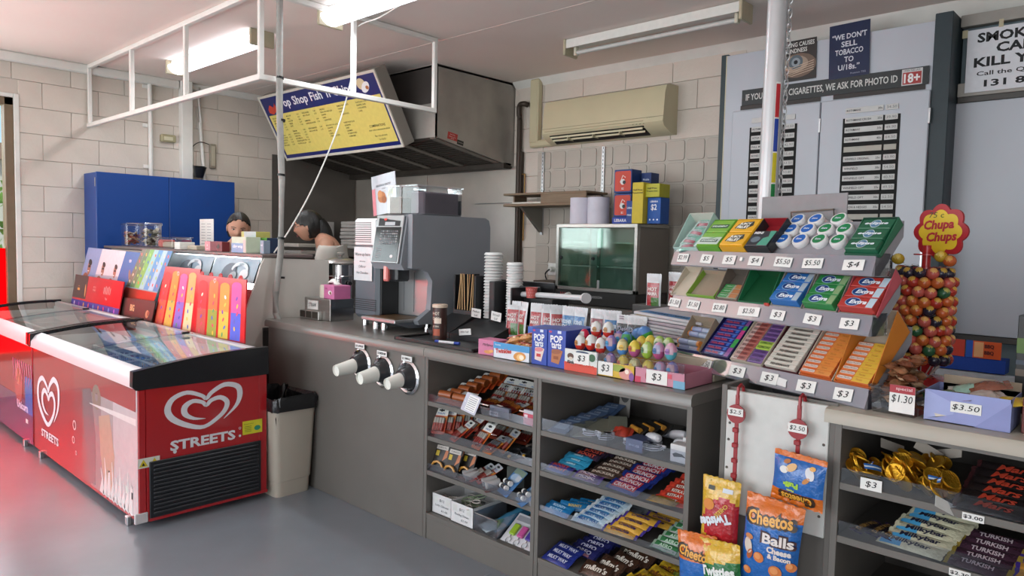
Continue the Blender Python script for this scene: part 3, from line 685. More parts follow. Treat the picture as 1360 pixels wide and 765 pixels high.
for x0,x1,y in((WX0+.02,WX0+.40,WY0-.002),(WX0+.36,WX1-.02,WY0+.012)):g=G(Tw);g.box(x0,x1,y,y+.004,WZ0+.12,WZ1-.03,M_GREENGLASS);mk('sliding_pane',g,fw_)
g=G(Tw);g.box(WX0+.025,WX1-.025,WY1-.01,WY1-.004,WZ0+.1,WZ1-.03,mat('warmer_back','b4c0bc',.3,.0,var=.1,scale=4));mk('back_panel',g,fw_)
g=G(Tw)
for x,z in((WX0+.05,1.18),(WX0+.34,1.18)):g.cyl((x,WY0-.002,z),(x,WY0-.012,z),.012,.012,10,INK)
g.box(WX0+.38,WX0+.40,WY0-.006,WY0-.002,WZ0+.12,WZ0+.18,M_ALU);mk('finger_pull',g,fw_)
g=G(Tw);g.cyl((WX0+.13,WY0-.002,WZ0+.055),(WX0+.13,WY0-.03,WZ0+.055),.028,.024,16,K('d0d0cc'));mk('control_knob',g,fw_)
g=G(Tw);g.rect(WX0+.03,WX0+.12,WZ0+.03,WZ0+.085,K('262224'),FR(0,WY0-.0006,0))
for k in range(3):g.stroke([(WX0+.05+.02*k,WZ0+.08),(WX0+.07+.02*k,WZ0+.04)],.006,K('a93a3a'),FR(0,WY0-.001,0))
g.text('WOODSON',.016,K('c9c9c9'),FR(WX0+.36,WY0-.001,WZ0+.06));mk('maker_lettering',g,fw_)
# boxes on the warmer
def pack(name,label,cat,x0,x1,y0,y1,z0,z1,m,draw=None,group=None,rz=0,mside=None):
 w2,d,h=(x1-x0)/2,y1-y0,z1-z0
 T=Matrix.Translation(((x0+x1)/2,(y0+y1)/2,z0))@Matrix.Rotation(R(rz),4,'Z');t=thing(name,label,cat,T,group)
 g=G();g.box(-w2,w2,-d/2,d/2,0,h,m,.0015)
 if mside:g.rect(-d/2,d/2,.001,h-.001,mside,SX(w2+.0004,0,0))
 mk('carton',g,t)
 if draw:g=G();draw(g,FR(0,-d/2-.0006,h/2),w2,h/2);mk('print',g,t)
 return t
DKB,RED,YLW,BLU2=K('1b3a7a'),K('c4412f'),K('cdb52e'),K('1c56a8')
def lebara_red(s_):
 def f(g,M_,w,h):
  g.poly(rr(2*w*.9,2*h*.86,.012),0,.0004,RED,M_);g.stroke([(-w*.3,-h*.1),(0,h*.5),(w*.3,h*.3)],.006,K('e0d0c8'),M_,.001);g.disc(0,-.005,.02,.02,K('dcdcda'),M_,.0012);g.disc(.012,-.008,.013,.013,K('2a2a30'),M_,.0014);g.text('$2',.016,K('eeeeee'),M_,y=-h*.65,z=.001)
 return f
def lbt(txt,colr,txtc,extra=None):
 def f(g,M_,w,h):
  if colr:g.rect(-w,w,-h,h,colr,M_,.0002)
  for i,(s_,hh,y,ww)in enumerate(txt):g.text(s_,hh,txtc,M_,w=ww,y=y,z=.001,bold=.02)
  if extra:extra(g,M_,w,h)
 return f
pack('sim_card_box','blue box with a red front panel, topmost at left on the food warmer','box',-2.945,-2.80,4.18,4.30,1.64,1.80,DKB,lebara_red(1))
pack('sim_card_box','blue box with a red front panel, beneath the similar topmost box','box',-2.942,-2.80,4.18,4.30,1.475,1.635,DKB,lebara_red(2))
pack('sim_card_tray','low blue box lettered in white at the foot of the box stack on the warmer','box',-2.94,-2.80,4.16,4.30,1.427,1.472,K('1d3f9e'),lbt([('LEBARA',.02,0,.1)],None,K('e8e8ee')))
pack('tall_blue_box','tall dark blue box standing behind the yellow box on the warmer','box',-2.79,-2.71,4.28,4.38,1.427,1.78,K('1c366e'),lbt([('Mobile',.014,.13,.05)],None,K('c8d2e8')))
pack('small_blue_box','small tilted blue box with white print beside the low lettered box','box',-2.80,-2.755,4.12,4.18,1.427,1.58,K('203f8c'),lbt([('Lebara',.016,.03,.036),('FREE',.012,-.02,.03)],None,K('d8e0f0')),rz=12)
def yprint(g,M_,w,h):
 g.text('Half Price',.012,K('4a4310'),M_,w=.07,y=h-.05,z=.001,bold=.02);g.text('Prepaid Deal',.012,K('4a4310'),M_,w=.08,y=h-.07,z=.001,bold=.02);g.rect(-w,w,-h+.2,-h+.204,K('a39120'),M_,.0008)
pack('yellow_box','tall yellow box on the food warmer, right of the red and blue boxes','box',-2.745,-2.66,4.11,4.2,1.427,1.70,YLW,yprint)
pack('blue_price_box','blue box with a white $2 standing at the right end of the warmer top','box',-2.655,-2.555,4.16,4.27,1.427,1.60,BLU2,lbt([('LEBARA',.012,.06,.06),('$2',.045,.02,.045),('\u2022 \u2022 \u2022',.012,-.06,.07)],None,K('eef2f8')))
pack('yellow_green_box','yellow-green printed box lying on the blue $2 box','box',-2.665,-2.555,4.14,4.27,1.602,1.69,K('b7b432'),lbt([('Half Price',.012,.014,.07),('Prepaid Deal',.012,-.006,.08)],None,K('3a4010')))
for i,x in enumerate((-3.27,-3.11)):
 g=G();g.lathe([(.018,0),(.078,0),(.078,.19),(.018,.19),(.018,0)],28,mat('paper_roll','d3d0dc',.9,var=.03,scale=20),Matrix.Translation((x,4.23,1.427)))
 mk('paper_towel_roll',g,label='white paper towel roll on the warmer, %s of two'%('left' if i==0 else 'right'),cat='paper roll')
 # bracket shelf
bs=thing('bracket_shelf','small brown open shelf box on metal brackets above the food warmer','shelf',(-3.66,YB-.2,1.57))
WOODY=mat('brown_shelf_wood','7f6a54',.6,var=.1,scale=12,stretch=(1,8,8))
for z0,z1 in((0,.018),(.088,.104)):g=G();g.box(-.42,.42,-.14,.13,z0,z1,WOODY,.002);mk('board',g,bs)
g=G();g.box(-.42,-.405,-.02,.13,.018,.088,WOODY);mk('upright_board',g,bs);g=G();g.box(-.02,.42,-.14,-.13,.018,.088,WOODY,.002);mk('upright_board',g,bs)
for x in(-.27,.34):
 g=G();g.poly([(-.1,0),(.16,0),(.16,-.2),(.145,-.2)],-.012,.012,mat('grey_bracket','8b8880',.4,.5),Matrix.Translation((x,0,0))@Matrix(((0,0,1,0),(1,0,0,0),(0,1,0,0),(0,0,0,1))));mk('bracket',g,bs)
g=G();g.box(-4.05,-3.5,YB-.30,YB-.1,1.592,1.605,K('cbc6ba'));mk('tray_of_paper',g,label='white paper stack inside the small brown shelf',cat='paper')
g=G();g.tube([(-4.45,YB-.3,1.60),(-4.02,YB-.3,1.60)],.004,6,M_ALU);mk('metal_rod',g,label='thin metal rod poking out left of the brown shelf',cat='rod')
g=G();g.box(-3.85,-3.72,YB-.03,YB-.016,1.02,1.12,WHITE,.004);g.cyl((-3.79,YB-.03,1.07),(-3.79,YB-.08,1.07),.022,.02,12,K('d8d8d2'));g.tube(curve([(-3.79,YB-.08,1.07),(-3.8,YB-.12,1.03),(-3.78,YB-.1,.95),(-3.74,YB-.1,.87)]),.006,6,INK)
mk('power_outlet',g,label='white power point with a black lead on the tiled wall left of the warmer',cat='power outlet')
pack('brown_carton','plain brown carton on the back bench left of the food warmer','box',-3.62,-3.42,4.12,4.3,.85,1.0,mat('dark_card','564a40',.8))
# ---------------------------------------------------------------- main counter
CY,CT=1.985,.828
g=G();pr=[(0,0),(0,.024),(.008,.036),(.022,.04),(.77,.04),(.77,0)]
def top_slab(x0,x1,y0,z0,m,name,label,depth=.77):
 g=G();prof=[(y0,z0),(y0,z0+.024),(y0+.007,z0+.035),(y0+.02,z0+.038),(y0+depth,z0+.038),(y0+depth,z0)]
 n=len(prof);vs=[(x,p[0],p[1])for x in(x0,x1)for p in prof]
 g.add(vs,[tuple(range(n))[::-1],tuple(range(n,2*n))]+[(i,(i+1)%n,n+(i+1)%n,n+i)for i in range(n)],m)
 return mk(name,g,label=label,cat='worktop')
top_slab(-3.70,-2.345,CY-.012,.790,M_LAMTOP,'counter_worktop','grey worktop under the coffee machine, left half of the counter')
top_slab(-2.343,-1.08,CY-.012,.790,M_LAMTOP,'counter_worktop','grey worktop above the two open shelf units')
g=G();g.box(-3.68,-2.347,CY,2.7,0,.789,M_LAM,.002);mk('counter_cabinet',g,label='plain grey counter front with three cup dispensers',cat='cabinet')
def shelf_unit(name,label,x0,x1,ztop,shelves,zb,depth=.46,sides=(.018,.018),deep=.74):
 t=thing(name,label,'shelf unit',(x0,CY,0));Tm=Matrix.Translation((-x0,-CY,0))
 g=G(Tm);g.box(x0,x0+sides[0],CY,CY+deep,0,ztop,M_LAM,.001);mk('side_panel',g,t)
 g=G(Tm);g.box(x1-sides[1],x1,CY,CY+deep,0,ztop,M_LAM,.001);mk('side_panel',g,t)
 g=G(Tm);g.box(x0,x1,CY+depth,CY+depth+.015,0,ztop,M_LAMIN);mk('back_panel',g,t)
 for z in shelves:g=G(Tm);g.box(x0+sides[0],x1-sides[1],CY+.002,CY+depth,z-.019,z,M_LAM,.001);mk('shelf',g,t)
 if zb:g=G(Tm);g.box(x0+sides[0],x1-sides[1],CY+.004,CY+.02,0,zb-.019,M_LAM,.001);mk('kick_board',g,t)
 g=G(Tm);g.box(x0+sides[0],x1-sides[1],CY+.002,CY+.02,ztop-.012,ztop,M_LAM);mk('top_rail',g,t)
 return t,Tm
U1=(-2.345,-1.712);U2=(-1.710,-1.082);U3=(-.660,.30)
ua,Ta=shelf_unit('shelf_unit','open grey shelf unit with batteries and headphone boxes, left of the two',*U1,.789,(.599,.449,.299,.112),.112)
ub,Tb=shelf_unit('shelf_unit','open grey shelf unit with cables and chocolate bars, right of the battery unit',*U2,.789,(.597,.447,.297,.118),.118)
uc,Tc=shelf_unit('shelf_unit','open grey shelf unit with gold coins and dark chocolate bars at far right',*U3,.82,(.662,.518,.30),.1)
def lip(u,Tm,x0,x1,z,h=.035,cuts=()):
 g=G(Tm);g.box(x0+.02,x1-.02,CY+.004,CY+.0055,z,z+h,M_CLEARDIM)
 for c in cuts:g.box(c,c+.0015,CY+.005,CY+.3,z,z+h,M_CLEARDIM)
 mk('clear_lip',g,u)
for z in(.599,.449,.299):lip(ua,Ta,*U1,z,.032,(-2.09,-1.95)if z>.5 else())
for z,h in((.597,.045),(.447,.03),(.297,.022)):lip(ub,Tb,*U2,z,h,(-1.56,-1.4,-1.26)if z>.5 else())
for z in(.662,.518):lip(uc,Tc,*U3,z,.04)
top_slab(-.685,.33,CY-.012,.820,M_BEIGETOP,'counter_worktop','beige-edged worktop carrying the lollipop stand at right',.85)
# access panel between the units
apn=thing('access_panel','white screwed panel in a grey frame between the shelf units','panel',(-.83,CY+.02,0))
g=G();g.box(-.165,.165,.012,.02,0,.865,M_LAM);g.box(-.165,-.148,-.004,.25,0,.872,M_LAM,.001);g.box(.15,.17,-.002,.014,0,.84,M_LAM,.001);mk('grey_frame',g,apn)
g=G();g.box(-.147,.15,-.006,.01,.492,.858,K('c3c4c0',.45),.002);mk('white_panel',g,apn)
g=G();
for x,z in((-.135,.76),(-.137,.71),(-.139,.625),(.138,.75),(.135,.55)):g.cyl((x,-.0055,z),(x,-.009,z),.0045,.003,8,K('4a463e',.3))
mk('screw',g,apn)
g=G();g.box(-.97,-.70,2.30,2.6,.72,.86,K('77767a',.6),.003);g.box(-.95,-.76,2.33,2.5,.86,.865,K('3a3a3c'));mk('drawer_box',g,label='grey box behind the white panel under the candy rack',cat='box')

# cup dispensers
DISP=[(-2.80,.698,'$2 LARGE',.115,.036),(-2.63,.684,'$2 MEDIUM',.105,.037),(-2.452,.683,'$1 SMALL',.09,.034)]
for(x,z,s_,L,r1),nm in zip(DISP,('large','medium','small')):
 t=thing('cup_dispenser','round chrome cup dispenser labelled %s in the counter front'%nm,'cup dispenser',(x,CY,z))
 Q=Matrix.Rotation(R(90),4,'X')
 g=G();g.lathe([(.056,0),(.076,0),(.076,.008),(.066,.014),(.058,.010),(.056,0)],32,M_CHROME,Q);mk('chrome_ring',g,t)
 g=G();g.lathe([(0.0,.055),(.038,.05),(.046,.03),(.058,.008),(.058,0)][::-1],28,K('2c2d30',.25),Q);mk('black_gasket',g,t)
 g=G();g.box(-.036,.036,-.016,-.013,.072,.095,K('d8d8d6'),.001);mk('size_label',g,t)
 g=G();g.text(s_,.011,INK,FR(0,-.0165,.0835),w=.058,bold=.03);mk('label_lettering',g,t)
 c=thing('paper_cup','white paper cup sticking out of the dispenser labelled %s'%nm,'cup',(x,CY,z))
 Q2=Matrix.Rotation(R(97),4,'X')@Matrix.Translation((0,0,.03))
 g=G();g.lathe([(r1+.0,0),(r1+.002,.0),(r1+.002,.004),(r1-.001,.005),(r1*.72,L),(r1*.70,L),(r1*.68,L-.007),(0,L-.007)],28,mat('white_paper_cup','dcdcd4',.6),Q2);mk('cup',g,c)

 # coffee machine
MX0,MX1,MY0,MY1,MZ0,MZ1=-3.20,-2.72,2.21,2.74,.868,1.405
cm=thing('coffee_machine','big grey automatic coffee machine with a slanted touch panel on the counter','coffee machine',(MX0,MY0,CT))
Tm=Matrix.Translation((-MX0,-MY0,-CT))
M_MGREY=mat('machine_grey','83878d',.4,.0,var=.03,scale=6);M_MDARK=mat('machine_dark','545b63',.38,.0);M_MSIL=mat('machine_silver','a5a7a8',.3,.6)
side=[(MY0+.0,1.145),(MY0+.0,MZ1),(MY1-.04,MZ1),(MY1-.012,MZ1-.012),(MY1,MZ1-.05),(MY1,MZ0),(MY0+.05,MZ0),(MY0+.04,MZ0+.02),(MY0+.12,MZ0+.07),(MY0+.13,1.08),(MY0+.10,1.125),(MY0+.06,1.14)]
def prism_side(g,prof,x0,x1,m,M=None):
 n=len(prof);vs=[(x,p[0],p[1])for x in(x0,x1)for p in prof]
 return g.add(vs,[tuple(range(n))[::-1]if False else tuple(range(n)),tuple(range(n,2*n))[::-1]]+[(i,n+i,n+(i+1)%n,(i+1)%n)for i in range(n)],m,M)
g=G(Tm);prism_side(g,side[::-1],MX1-.035,MX1,M_MGREY);mk('side_panel',g,cm)
g=G(Tm);g.box(MX0,MX1-.02,MY0+.14,MY1,MZ0,MZ1-.002,M_MDARK,.01);mk('machine_body',g,cm)
g=G(Tm);g.box(MX0,MX0+.205,MY0,MY0+.16,MZ0+.005,MZ1-.02,M_MDARK,.018);mk('front_door',g,cm)
g=G(Tm);g.box(MX0+.004,MX0+.2,MY0-.004,MY0+.1,1.24,MZ1-.018,M_MSIL,.012);mk('vent_panel',g,cm)
g=G(Tm)
for k in range(10):g.box(MX0+.018,MX0+.155,MY0-.006,MY0-.003,1.265+.0108*k,1.2695+.0108*k,K('2c2e30'))
for k in range(6):g.box(MX0+.008,MX0+.195,MY0-.003,MY0+.001,.915+.0105*k,.919+.0105*k,K('1e2328'))
mk('vent_slot',g,cm)
g=G(Tm);g.box(MX0+.205,MX1-.03,MY0+.13,MY0+.145,MZ0+.03,1.15,M_MSIL,.002);g.box(MX0+.2,MX0+.215,MY0+.02,MY0+.14,MZ0+.03,1.15,BLACK,.002)
g.box(MX0+.26,MX0+.262,MY0+.127,MY0+.13,MZ0+.05,1.12,K('6d7073'));g.box(MX0+.34,MX0+.342,MY0+.127,MY0+.13,MZ0+.05,1.12,K('6d7073'));mk('dispensing_bay',g,cm)
g=G(Tm);prism_side(g,[(MY0+.02,MZ1-.001),(MY0-.0,MZ1-.004),(MY0-.04,1.165),(MY0-.02,1.135),(MY0+.14,1.135),(MY0+.14,MZ1-.001)],MX0+.205,MX1-.034,M_MGREY);mk('screen_housing',g,cm)
# slanted screen
a_=Vector((MX0+.33,MY0-.0535,1.285));sl_=math.atan2(.040,.236)
SM=Tm@Matrix.Translation((MX0+.302,MY0-.0565,1.283))@Matrix.Rotation(R(90)+sl_,4,'X')@Matrix.Rotation(0,4,'Z')
SM=Tm@Matrix.Translation((MX0+.325,MY0-.027,1.283))@Matrix.Rotation(R(90)-sl_,4,'X')
g=G(SM);g.box(-.108,.108,-.118,.118,-.004,.006,M_MSIL,.003);mk('screen_surround',g,cm)
g=G(SM);g.box(-.098,.10,-.112,.06,.005,.008,K('15171a',.12),.001);g.face([(-.085,.105),(-.085,.065),(.088,.065),(.088,.09)],K('2a2d31',.15),None,.0065);mk('touch_panel',g,cm)
g=G(SM);q=random.Random(5)
for r_ in range(6):
 for c_ in range(9):
  g.rect(-.055+.0155*c_,-.043+.0155*c_,.035-.0125*r_,.043-.0125*r_,K(('6b6f74','8d8f90','4c5056')[q.randrange(3)]),None,.0085)
for r_ in range(6):g.rect(-.07,-.03,-.05-.009*r_,-.047-.009*r_,K('6b6f74'),None,.0085)
g.disc(.055,-.085,.012,.008,K('d4d4d4'),None,.0085);g.rect(-.03,.05,.068,.085,K('b8bcc0'),None,.0085)
g.disc(-.03,.098,.012,.006,K('e04030'),None,.0085);mk('touch_icon',g,cm)
g=G(Tm);g.box(MX0+.29,MX0+.36,MY0+.0,MY0+.09,1.075,1.15,K('2e3033',.3),.01);mk('spout_block',g,cm)
g=G(Tm);g.box(MX0+.29,MX0+.325,MY0-.028,MY0-.012,1.075,1.16,K('c9625c',.3),.004);g.box(MX0+.296,MX0+.317,MY0-.030,MY0-.027,1.085,1.15,K('e0aaa4',.3),.002);mk('red_spout_handle',g,cm)
g=G(Tm);g.box(MX0+.165,MX1-.04,MY0-.07,MY0+.15,MZ0+.008,MZ0+.026,M_MSIL,.004);g.box(MX0+.18,MX1-.06,MY0-.05,MY0+.12,MZ0+.026,MZ0+.028,K('6b5236',.4))
prism_side(g,[(MY0-.066,MZ0+.01),(MY0+.1,MZ0+.01),(MY0+.1,MZ0-.018),(MY0+.02,MZ0-.018)],MX0+.19,MX1-.035,M_MDARK);mk('drip_tray',g,cm)
for x,y in((MX0+.04,MY0+.05),(MX0+.2,MY0+.0),(MX0+.27,MY0+.0),(MX1-.03,MY0+.13),(MX1-.05,MY1-.06),(MX0+.05,MY1-.06)):g=G(Tm);g.cyl((x,y,CT),(x,y,MZ0+.002),.019,.017,14,M_CHROME);mk('foot',g,cm)
g=G(Tm);M_=FR(MX0+.085,MY0-.006,1.155);g.box(-.075,.082,-.002,0,-.088,.085,K('c9d2d4',.3),M=Matrix.Translation((MX0+.085,MY0-.004,1.155)))
g.text('Warm up here',.022,K('3a3c44'),M_,w=.13,y=.045,z=.0015,shear=.15);g.text('with some',.008,K('3a3c44'),M_,w=.05,y=.012,z=.0015);g.text('Coffee or',.014,K('3a3c44'),M_,w=.06,y=-.015,z=.0015,shear=.2);g.text('Hot Chocolate',.014,K('3a3c44'),M_,w=.1,y=-.047,z=.0015,shear=.2)
mk('taped_notice',g,cm)
BEANS=mat('coffee_beans','6d5a48',.6,var=.5,scale=70,bump=.8,bscale=90);POWD=mat('chocolate_powder','5d535a',.8,var=.08,scale=30)
for x0,x1,hf,m_,y0,y1 in((MX0+.235,MX0+.345,.09,BEANS,MY0+.03,MY0+.2),(MX0+.355,MX1-.004,.115,POWD,MY0+.03,MY0+.33)):
 g=G(Tm);g.box(x0,x1,y0,y1,MZ1,MZ1+.145,M_CLEAR,.008);g.box(x0-.003,x1+.003,y0-.003,y1+.003,MZ1+.137,MZ1+.147,M_CLEAR,.003);hp=mk('hopper',g,cm)
 g=G(Tm);g.box(x0+.008,x1-.008,y0+(.05 if m_ is POWD else .01),y1-.02,MZ1+.002,MZ1+hf,m_,.006)
 if m_ is BEANS:g.box(x0+.008,x1-.008,y0+.12,y1-.01,MZ1+.002,MZ1+.13,BLACK)
 else:g.box(x0+.01,x1-.006,y1-.012,y1-.006,MZ1+.002,MZ1+.08,BLACK)
 mk('hopper_contents',g,hp)
def fp(g,w,h,z):
 g.rect(-w,-w+.03,-h,h*.35,K('d8808c'),z=z);g.disc(-.02,-.015,.035,.03,K('b8743c'),z=z+.0004);g.disc(-.035,.005,.02,.02,K('c98a50'),z=z+.0006);g.disc(.0,-.03,.022,.02,K('a05c2c'),z=z+.0008)
 for k in range(9):g.stroke([(.03+.005*k,-.03+.012*(k%4)),(.05+.004*k,.0+.01*(k%3))],.004,K(('c9c458','7f9c3a')[k%2]),z=z+.0006)
 g.text('DELICIOUS & HEALTHY',.011,K('3a3c42'),None,w=.13,y=.05,z=z,bold=.02);g.text('FOOD',.009,K('3a3c42'),None,w=.03,y=.03,z=z);g.text('for you',.007,K('b8503c'),None,w=.03,y=.015,z=z)
mt=sign('food_poster','shiny food poster with fried chicken leaning behind the coffee machine hoppers','poster',-3.30,-3.09,1.42,1.635,2.40,K('b9bcc4',.15),fp,tilt=7)

# black tray, organiser, canister
g=G();TX0,TX1,TY0,TY1=-2.62,-2.10,2.03,2.33
g.box(TX0,TX1,TY0,TY1,CT+.001,CT+.006,BLACK,.002)
for a in((TX0,TX1,TY0,TY0+.012),(TX0,TX1,TY1-.012,TY1),(TX0,TX0+.012,TY0,TY1),(TX1-.012,TX1,TY0,TY1)):g.box(*a,CT+.002,CT+.016,BLACK,.004)
mk('serving_tray',g,label='black serving tray at the counter edge right of the coffee machine',cat='tray')
cn=thing('chocolate_canister','brown and cream hot chocolate canister on the black tray','canister',(-2.455,2.16,CT+.007))
g=G();g.lathe([(0,0),(.033,0),(.033,.15),(0,.15)],28,K('3c221c',.35));mk('canister_body',g,cn)
g=G();g.lathe([(.034,.146),(.035,.146),(.035,.158),(.032,.160),(0,.160)],28,K('cdb9a4',.4));mk('lid',g,cn)
g=G()
def wrapc(g,r,a0,a1,z0,z1,m,n=6):
 vs=[(r*math.cos(R(a0+(a1-a0)*k/n)),r*math.sin(R(a0+(a1-a0)*k/n)),z)for z in(z0,z1)for k in range(n+1)];g.add(vs,[(k,k+1,n+2+k,n+1+k)for k in range(n)],m)
wrapc(g,.0334,180,225,.004,.143,K('b98a5c'));wrapc(g,.0336,262,320,.02,.05,K('a24a2c'));wrapc(g,.0336,270,330,.075,.10,K('d8c8b8'))
for k,s_ in enumerate(('HOT','CHOC')):g.text(s_,.014,K('e2d2be'),Matrix.Rotation(R(20),4,'Z')@FR(0,-.0345,.12-.022*k),w=.032)
g.text('$2 DRINK',.008,K('e2d2be'),Matrix.Rotation(R(20),4,'Z')@FR(0,-.0345,.062),w=.03)
mk('canister_print',g,cn)
g=G();g.cyl((-2.36,2.075,CT+.014),(-2.27,2.10,CT+.014),.0065,.006,10,K('dcdce0'));g.cyl((-2.38,2.07,CT+.014),(-2.36,2.075,CT+.014),.007,.007,10,K('1c3a9c'));g.cyl((-2.285,2.096,CT+.014),(-2.26,2.103,CT+.014),.0068,.0068,10,K('1c3a9c'))
mk('marker_pen',g,label='white and blue marker pen lying on the black tray',cat='pen')
og=thing('lid_organiser','black plastic organiser holding cup lids, stirrers and sugar','organiser',(-2.37,2.42,CT))
BP=K('17171a',.45)
def ob(nm,*a):g=G();g.box(*a,BP,.003);return mk(nm,g,og)
ob('back_board',-.26,.25,.14,.15,0,.27)
for x0,x1,h,y0 in((-.26,-.25,.29,-.02),(-.115,-.105,.29,-.02),(-.005,.03,.27,-.03),(.16,.17,.25,-.06)):ob('divider',x0,x1,y0,.15,0,h)
ob('divider',.12,.25,.04,.05,.05,.255)
ob('pocket_front',-.255,-.11,-.025,-.018,0,.12)
g=G();prism_side(g,[(-.19,0),(-.19,.03),(-.03,.10),(.13,.10),(.13,0)],-.26,-.10,BP);prism_side(g,[(-.19,0),(-.19,.03),(-.03,.085),(.13,.085),(.13,0)],-.095,.17,BP);mk('sloping_bin',g,og)
for x,y,z,s1,s2,tl in((-.165,-.192,.035,'Raw Sugar','',-4),(.01,-.192,.03,'White Sugar','',-8),(-.03,-.085,.105,'Medium','Lid',3),(.10,-.085,.1,'Small','Lid',6)):
 g=G();w_=.05 if s2 else .062;M_=Matrix.Translation((x,y,z+.015))@Matrix.Rotation(R(tl),4,'Y');g.box(-w_/1.6,w_/1.6,-.001,.001,-.019 if s2 else-.014,.022 if s2 else .014,K('d5d5d2'),M=M_)
 g.text(s1,.010,INK,M_@FR(0,-.0012,.009 if s2 else 0),w=w_*.9,shear=.15)
 if s2:g.text(s2,.010,INK,M_@FR(0,-.0012,-.008),w=w_*.4,shear=.15)
 mk('paper_tag',g,og)
LIDM=mat('white_lid','d6d6d4',.45)
for x,y,r_,n_,z0,nm in((-.035-.02,.05,.046,22,.09,'tall stack of larger white cup lids beside the coffee machine'),(.09,.045,.040,24,.07,'stack of smaller white cup lids right of the taller stack')):
 t=thing('lid_stack',nm,'cup lids',(-2.37+x,2.42+y,CT+z0))
 L0=None;dz=(.315 if n_==22 else .29)/n_
 for k in range(n_):
  if L0 is None:
   g=G();g.lathe([(0,.008),(r_*.8,.008),(r_*.86,.012),(r_*.93,.006),(r_,.004),(r_,0),(r_*.95,0)][::-1],20,LIDM);o=L0=mk('lid',g,t)
  else:o=L0.copy();C.objects.link(o)
  o.location=(rnd.uniform(-.001,.001),rnd.uniform(-.001,.001),dz*k)
for k in range(9):
 a=rnd.uniform(-.13,.13);g=G();g.box(-.003,.003,-.0007,.0007,0,.19,mat('stirrer_wood','a5855c',.7,var=.1,scale=20))
 o=mk('stirrer',g,label='wooden coffee stirrer standing in the black organiser',cat='stirrer',group='wooden stirrers');o.matrix_world=Matrix.Translation((-2.605+.012*k,2.405+.005*(k%3),CT+.105))@Matrix.Rotation(a,4,'Y')@Matrix.Rotation(R(-3),4,'X')
g=G();g.lathe([(0,0),(.022,0),(.027,.045),(.029,.047),(.026,.045),(0,.04)],20,K('b5524c'));
for k in range(16):
 for j in range(3):a=6.28*k/16+j*.2;r_=.0235+.0012*j*1.2+.0006;g.add([((r_+dx)*math.cos(a+da),(r_+dx)*math.sin(a+da),.010+.013*j+dz)for dx,da,dz in((0,-.06,0),(0,.06,0),(.0007,0,.006))],[(0,1,2)],K('d8a8a0'))
o=mk('patterned_cup',g,label='small red patterned paper case on the jerky bags',cat='cup');o.location=(-2.135,2.42,1.035)
g=G();g.box(-2.24,-2.03,2.44,2.56,CT,1.034,BP,.003);mk('black_riser',g,label='black box standing behind the snack sachets',cat='box')

# straw box, tissues and pot
st=thing('straw_dispenser','steel dispenser with a paper tag reading straw, at the counter end','dispenser',LOC(-3.50,2.24,CT,2))
g=G();g.box(-.145,.105,-.05,.1,.0,.12,M_STEEL,.004);g.box(-.15,.03,-.075,-.05,.0,.05,M_STEEL,.003);g.box(.105,.11,-.05,.1,0,.12,M_CHROME);mk('steel_box',g,st)
g=G();g.box(-.11,-.01,-.052,-.05,.055,.105,K('d8d8d4'));g.text('STRAW',.022,INK,FR(-.06,-.0525,.08),w=.075,shear=.1);mk('paper_tag',g,st)
g=G();
for k in range(3):g.box(-.148+.06*k,-.1+.06*k,-.0765,-.075,.01,.045,M_DARKSTEEL)
mk('slot',g,st)
tb=thing('tissue_box','pink tissue box with a white tissue, on the steel straw dispenser','tissue box',LOC(-3.44,2.25,CT+.121,-3))
g=G();g.box(-.075,.07,-.045,.06,0,.075,K('c96f9e'),.003);mk('carton',g,tb)
g=G();g.rect(-.05,.05,.005,.07,K('ddd8cc'),Matrix.Translation((-.0755,0,0))@Matrix.Rotation(R(-90),4,'Z')@Matrix.Rotation(R(90),4,'X'));g.rect(-.074,-.035,.001,.074,K('d9d2c2'),FR(0,-.0454,0));g.disc(.03,.035,.02,.012,K('e7dfe0'),FR(0,-.0456,0));g.disc(.035,.033,.01,.008,K('7a5a40'),FR(0,-.046,0));g.text('Fluffy',.011,K('8a2a5a'),FR(-.01,-.0456,.055));mk('carton_print',g,tb)
g=G();q=random.Random(2);vs=[];n=12
for i in range(n+1):
 for j in range(5):u=i/n;vs.append((-.055+.1*u+q.uniform(-.004,.004),(-.012+.006*j)*(1+.8*math.sin(u*9)),.074+.03*math.sin(math.pi*u)*math.sin(math.pi*j/4+.3)+.008))
g.add(vs,[(i*5+j,i*5+j+1,(i+1)*5+j+1,(i+1)*5+j)for i in range(n)for j in range(4)],PAPER);mk('tissue',g,tb)
# ---------------------------------------------------------------- servery
SX1=-3.75
sv=thing('servery_counter','glass-fronted fish and chip servery with fish stickers, behind the freezers','counter',(SX1,2.0,0))
Ts=Matrix.Translation((-SX1,-2.0,0))
g=G(Ts);g.box(XL+.35,SX1-.015,2.02,2.36,.0,.62,M_STEEL,.003);mk('base_cabinet',g,sv)
g=G(Ts);g.box(XL+.33,SX1+.01,1.98,2.30,1.165,1.185,mat('servery_ledge','6d5f5c',.35),.004);mk('ledge',g,sv)
gp=[(1.99,1.165),(1.975,1.12),(1.93,.98),(1.86,.80),(1.80,.66),(1.79,.60)]
def strip(g,x0,x1,pts,m,off=0.0):
 vs=[(x,p[0]-off,p[1])for x in(x0,x1)for p in pts];n=len(pts);g.add(vs,[(i,n+i,n+i+1,i+1)for i in range(n-1)],m)
g=G(Ts);strip(g,XL+.4,SX1-.01,gp,mat('servery_glass','95aaa2',.06,clear=.25));mk('curved_glass',g,sv)
g=G(Ts)
M_ST=mat('sticker_blue','8fa9bc',.55,var=.12,scale=6,col2='b4c4cc')
for x0,x1 in((-5.3,-4.33),(-4.31,SX1-.015)):strip(g,x0,x1,[(1.99,1.155),(1.975,1.12),(1.942,1.025)],M_ST,.004)
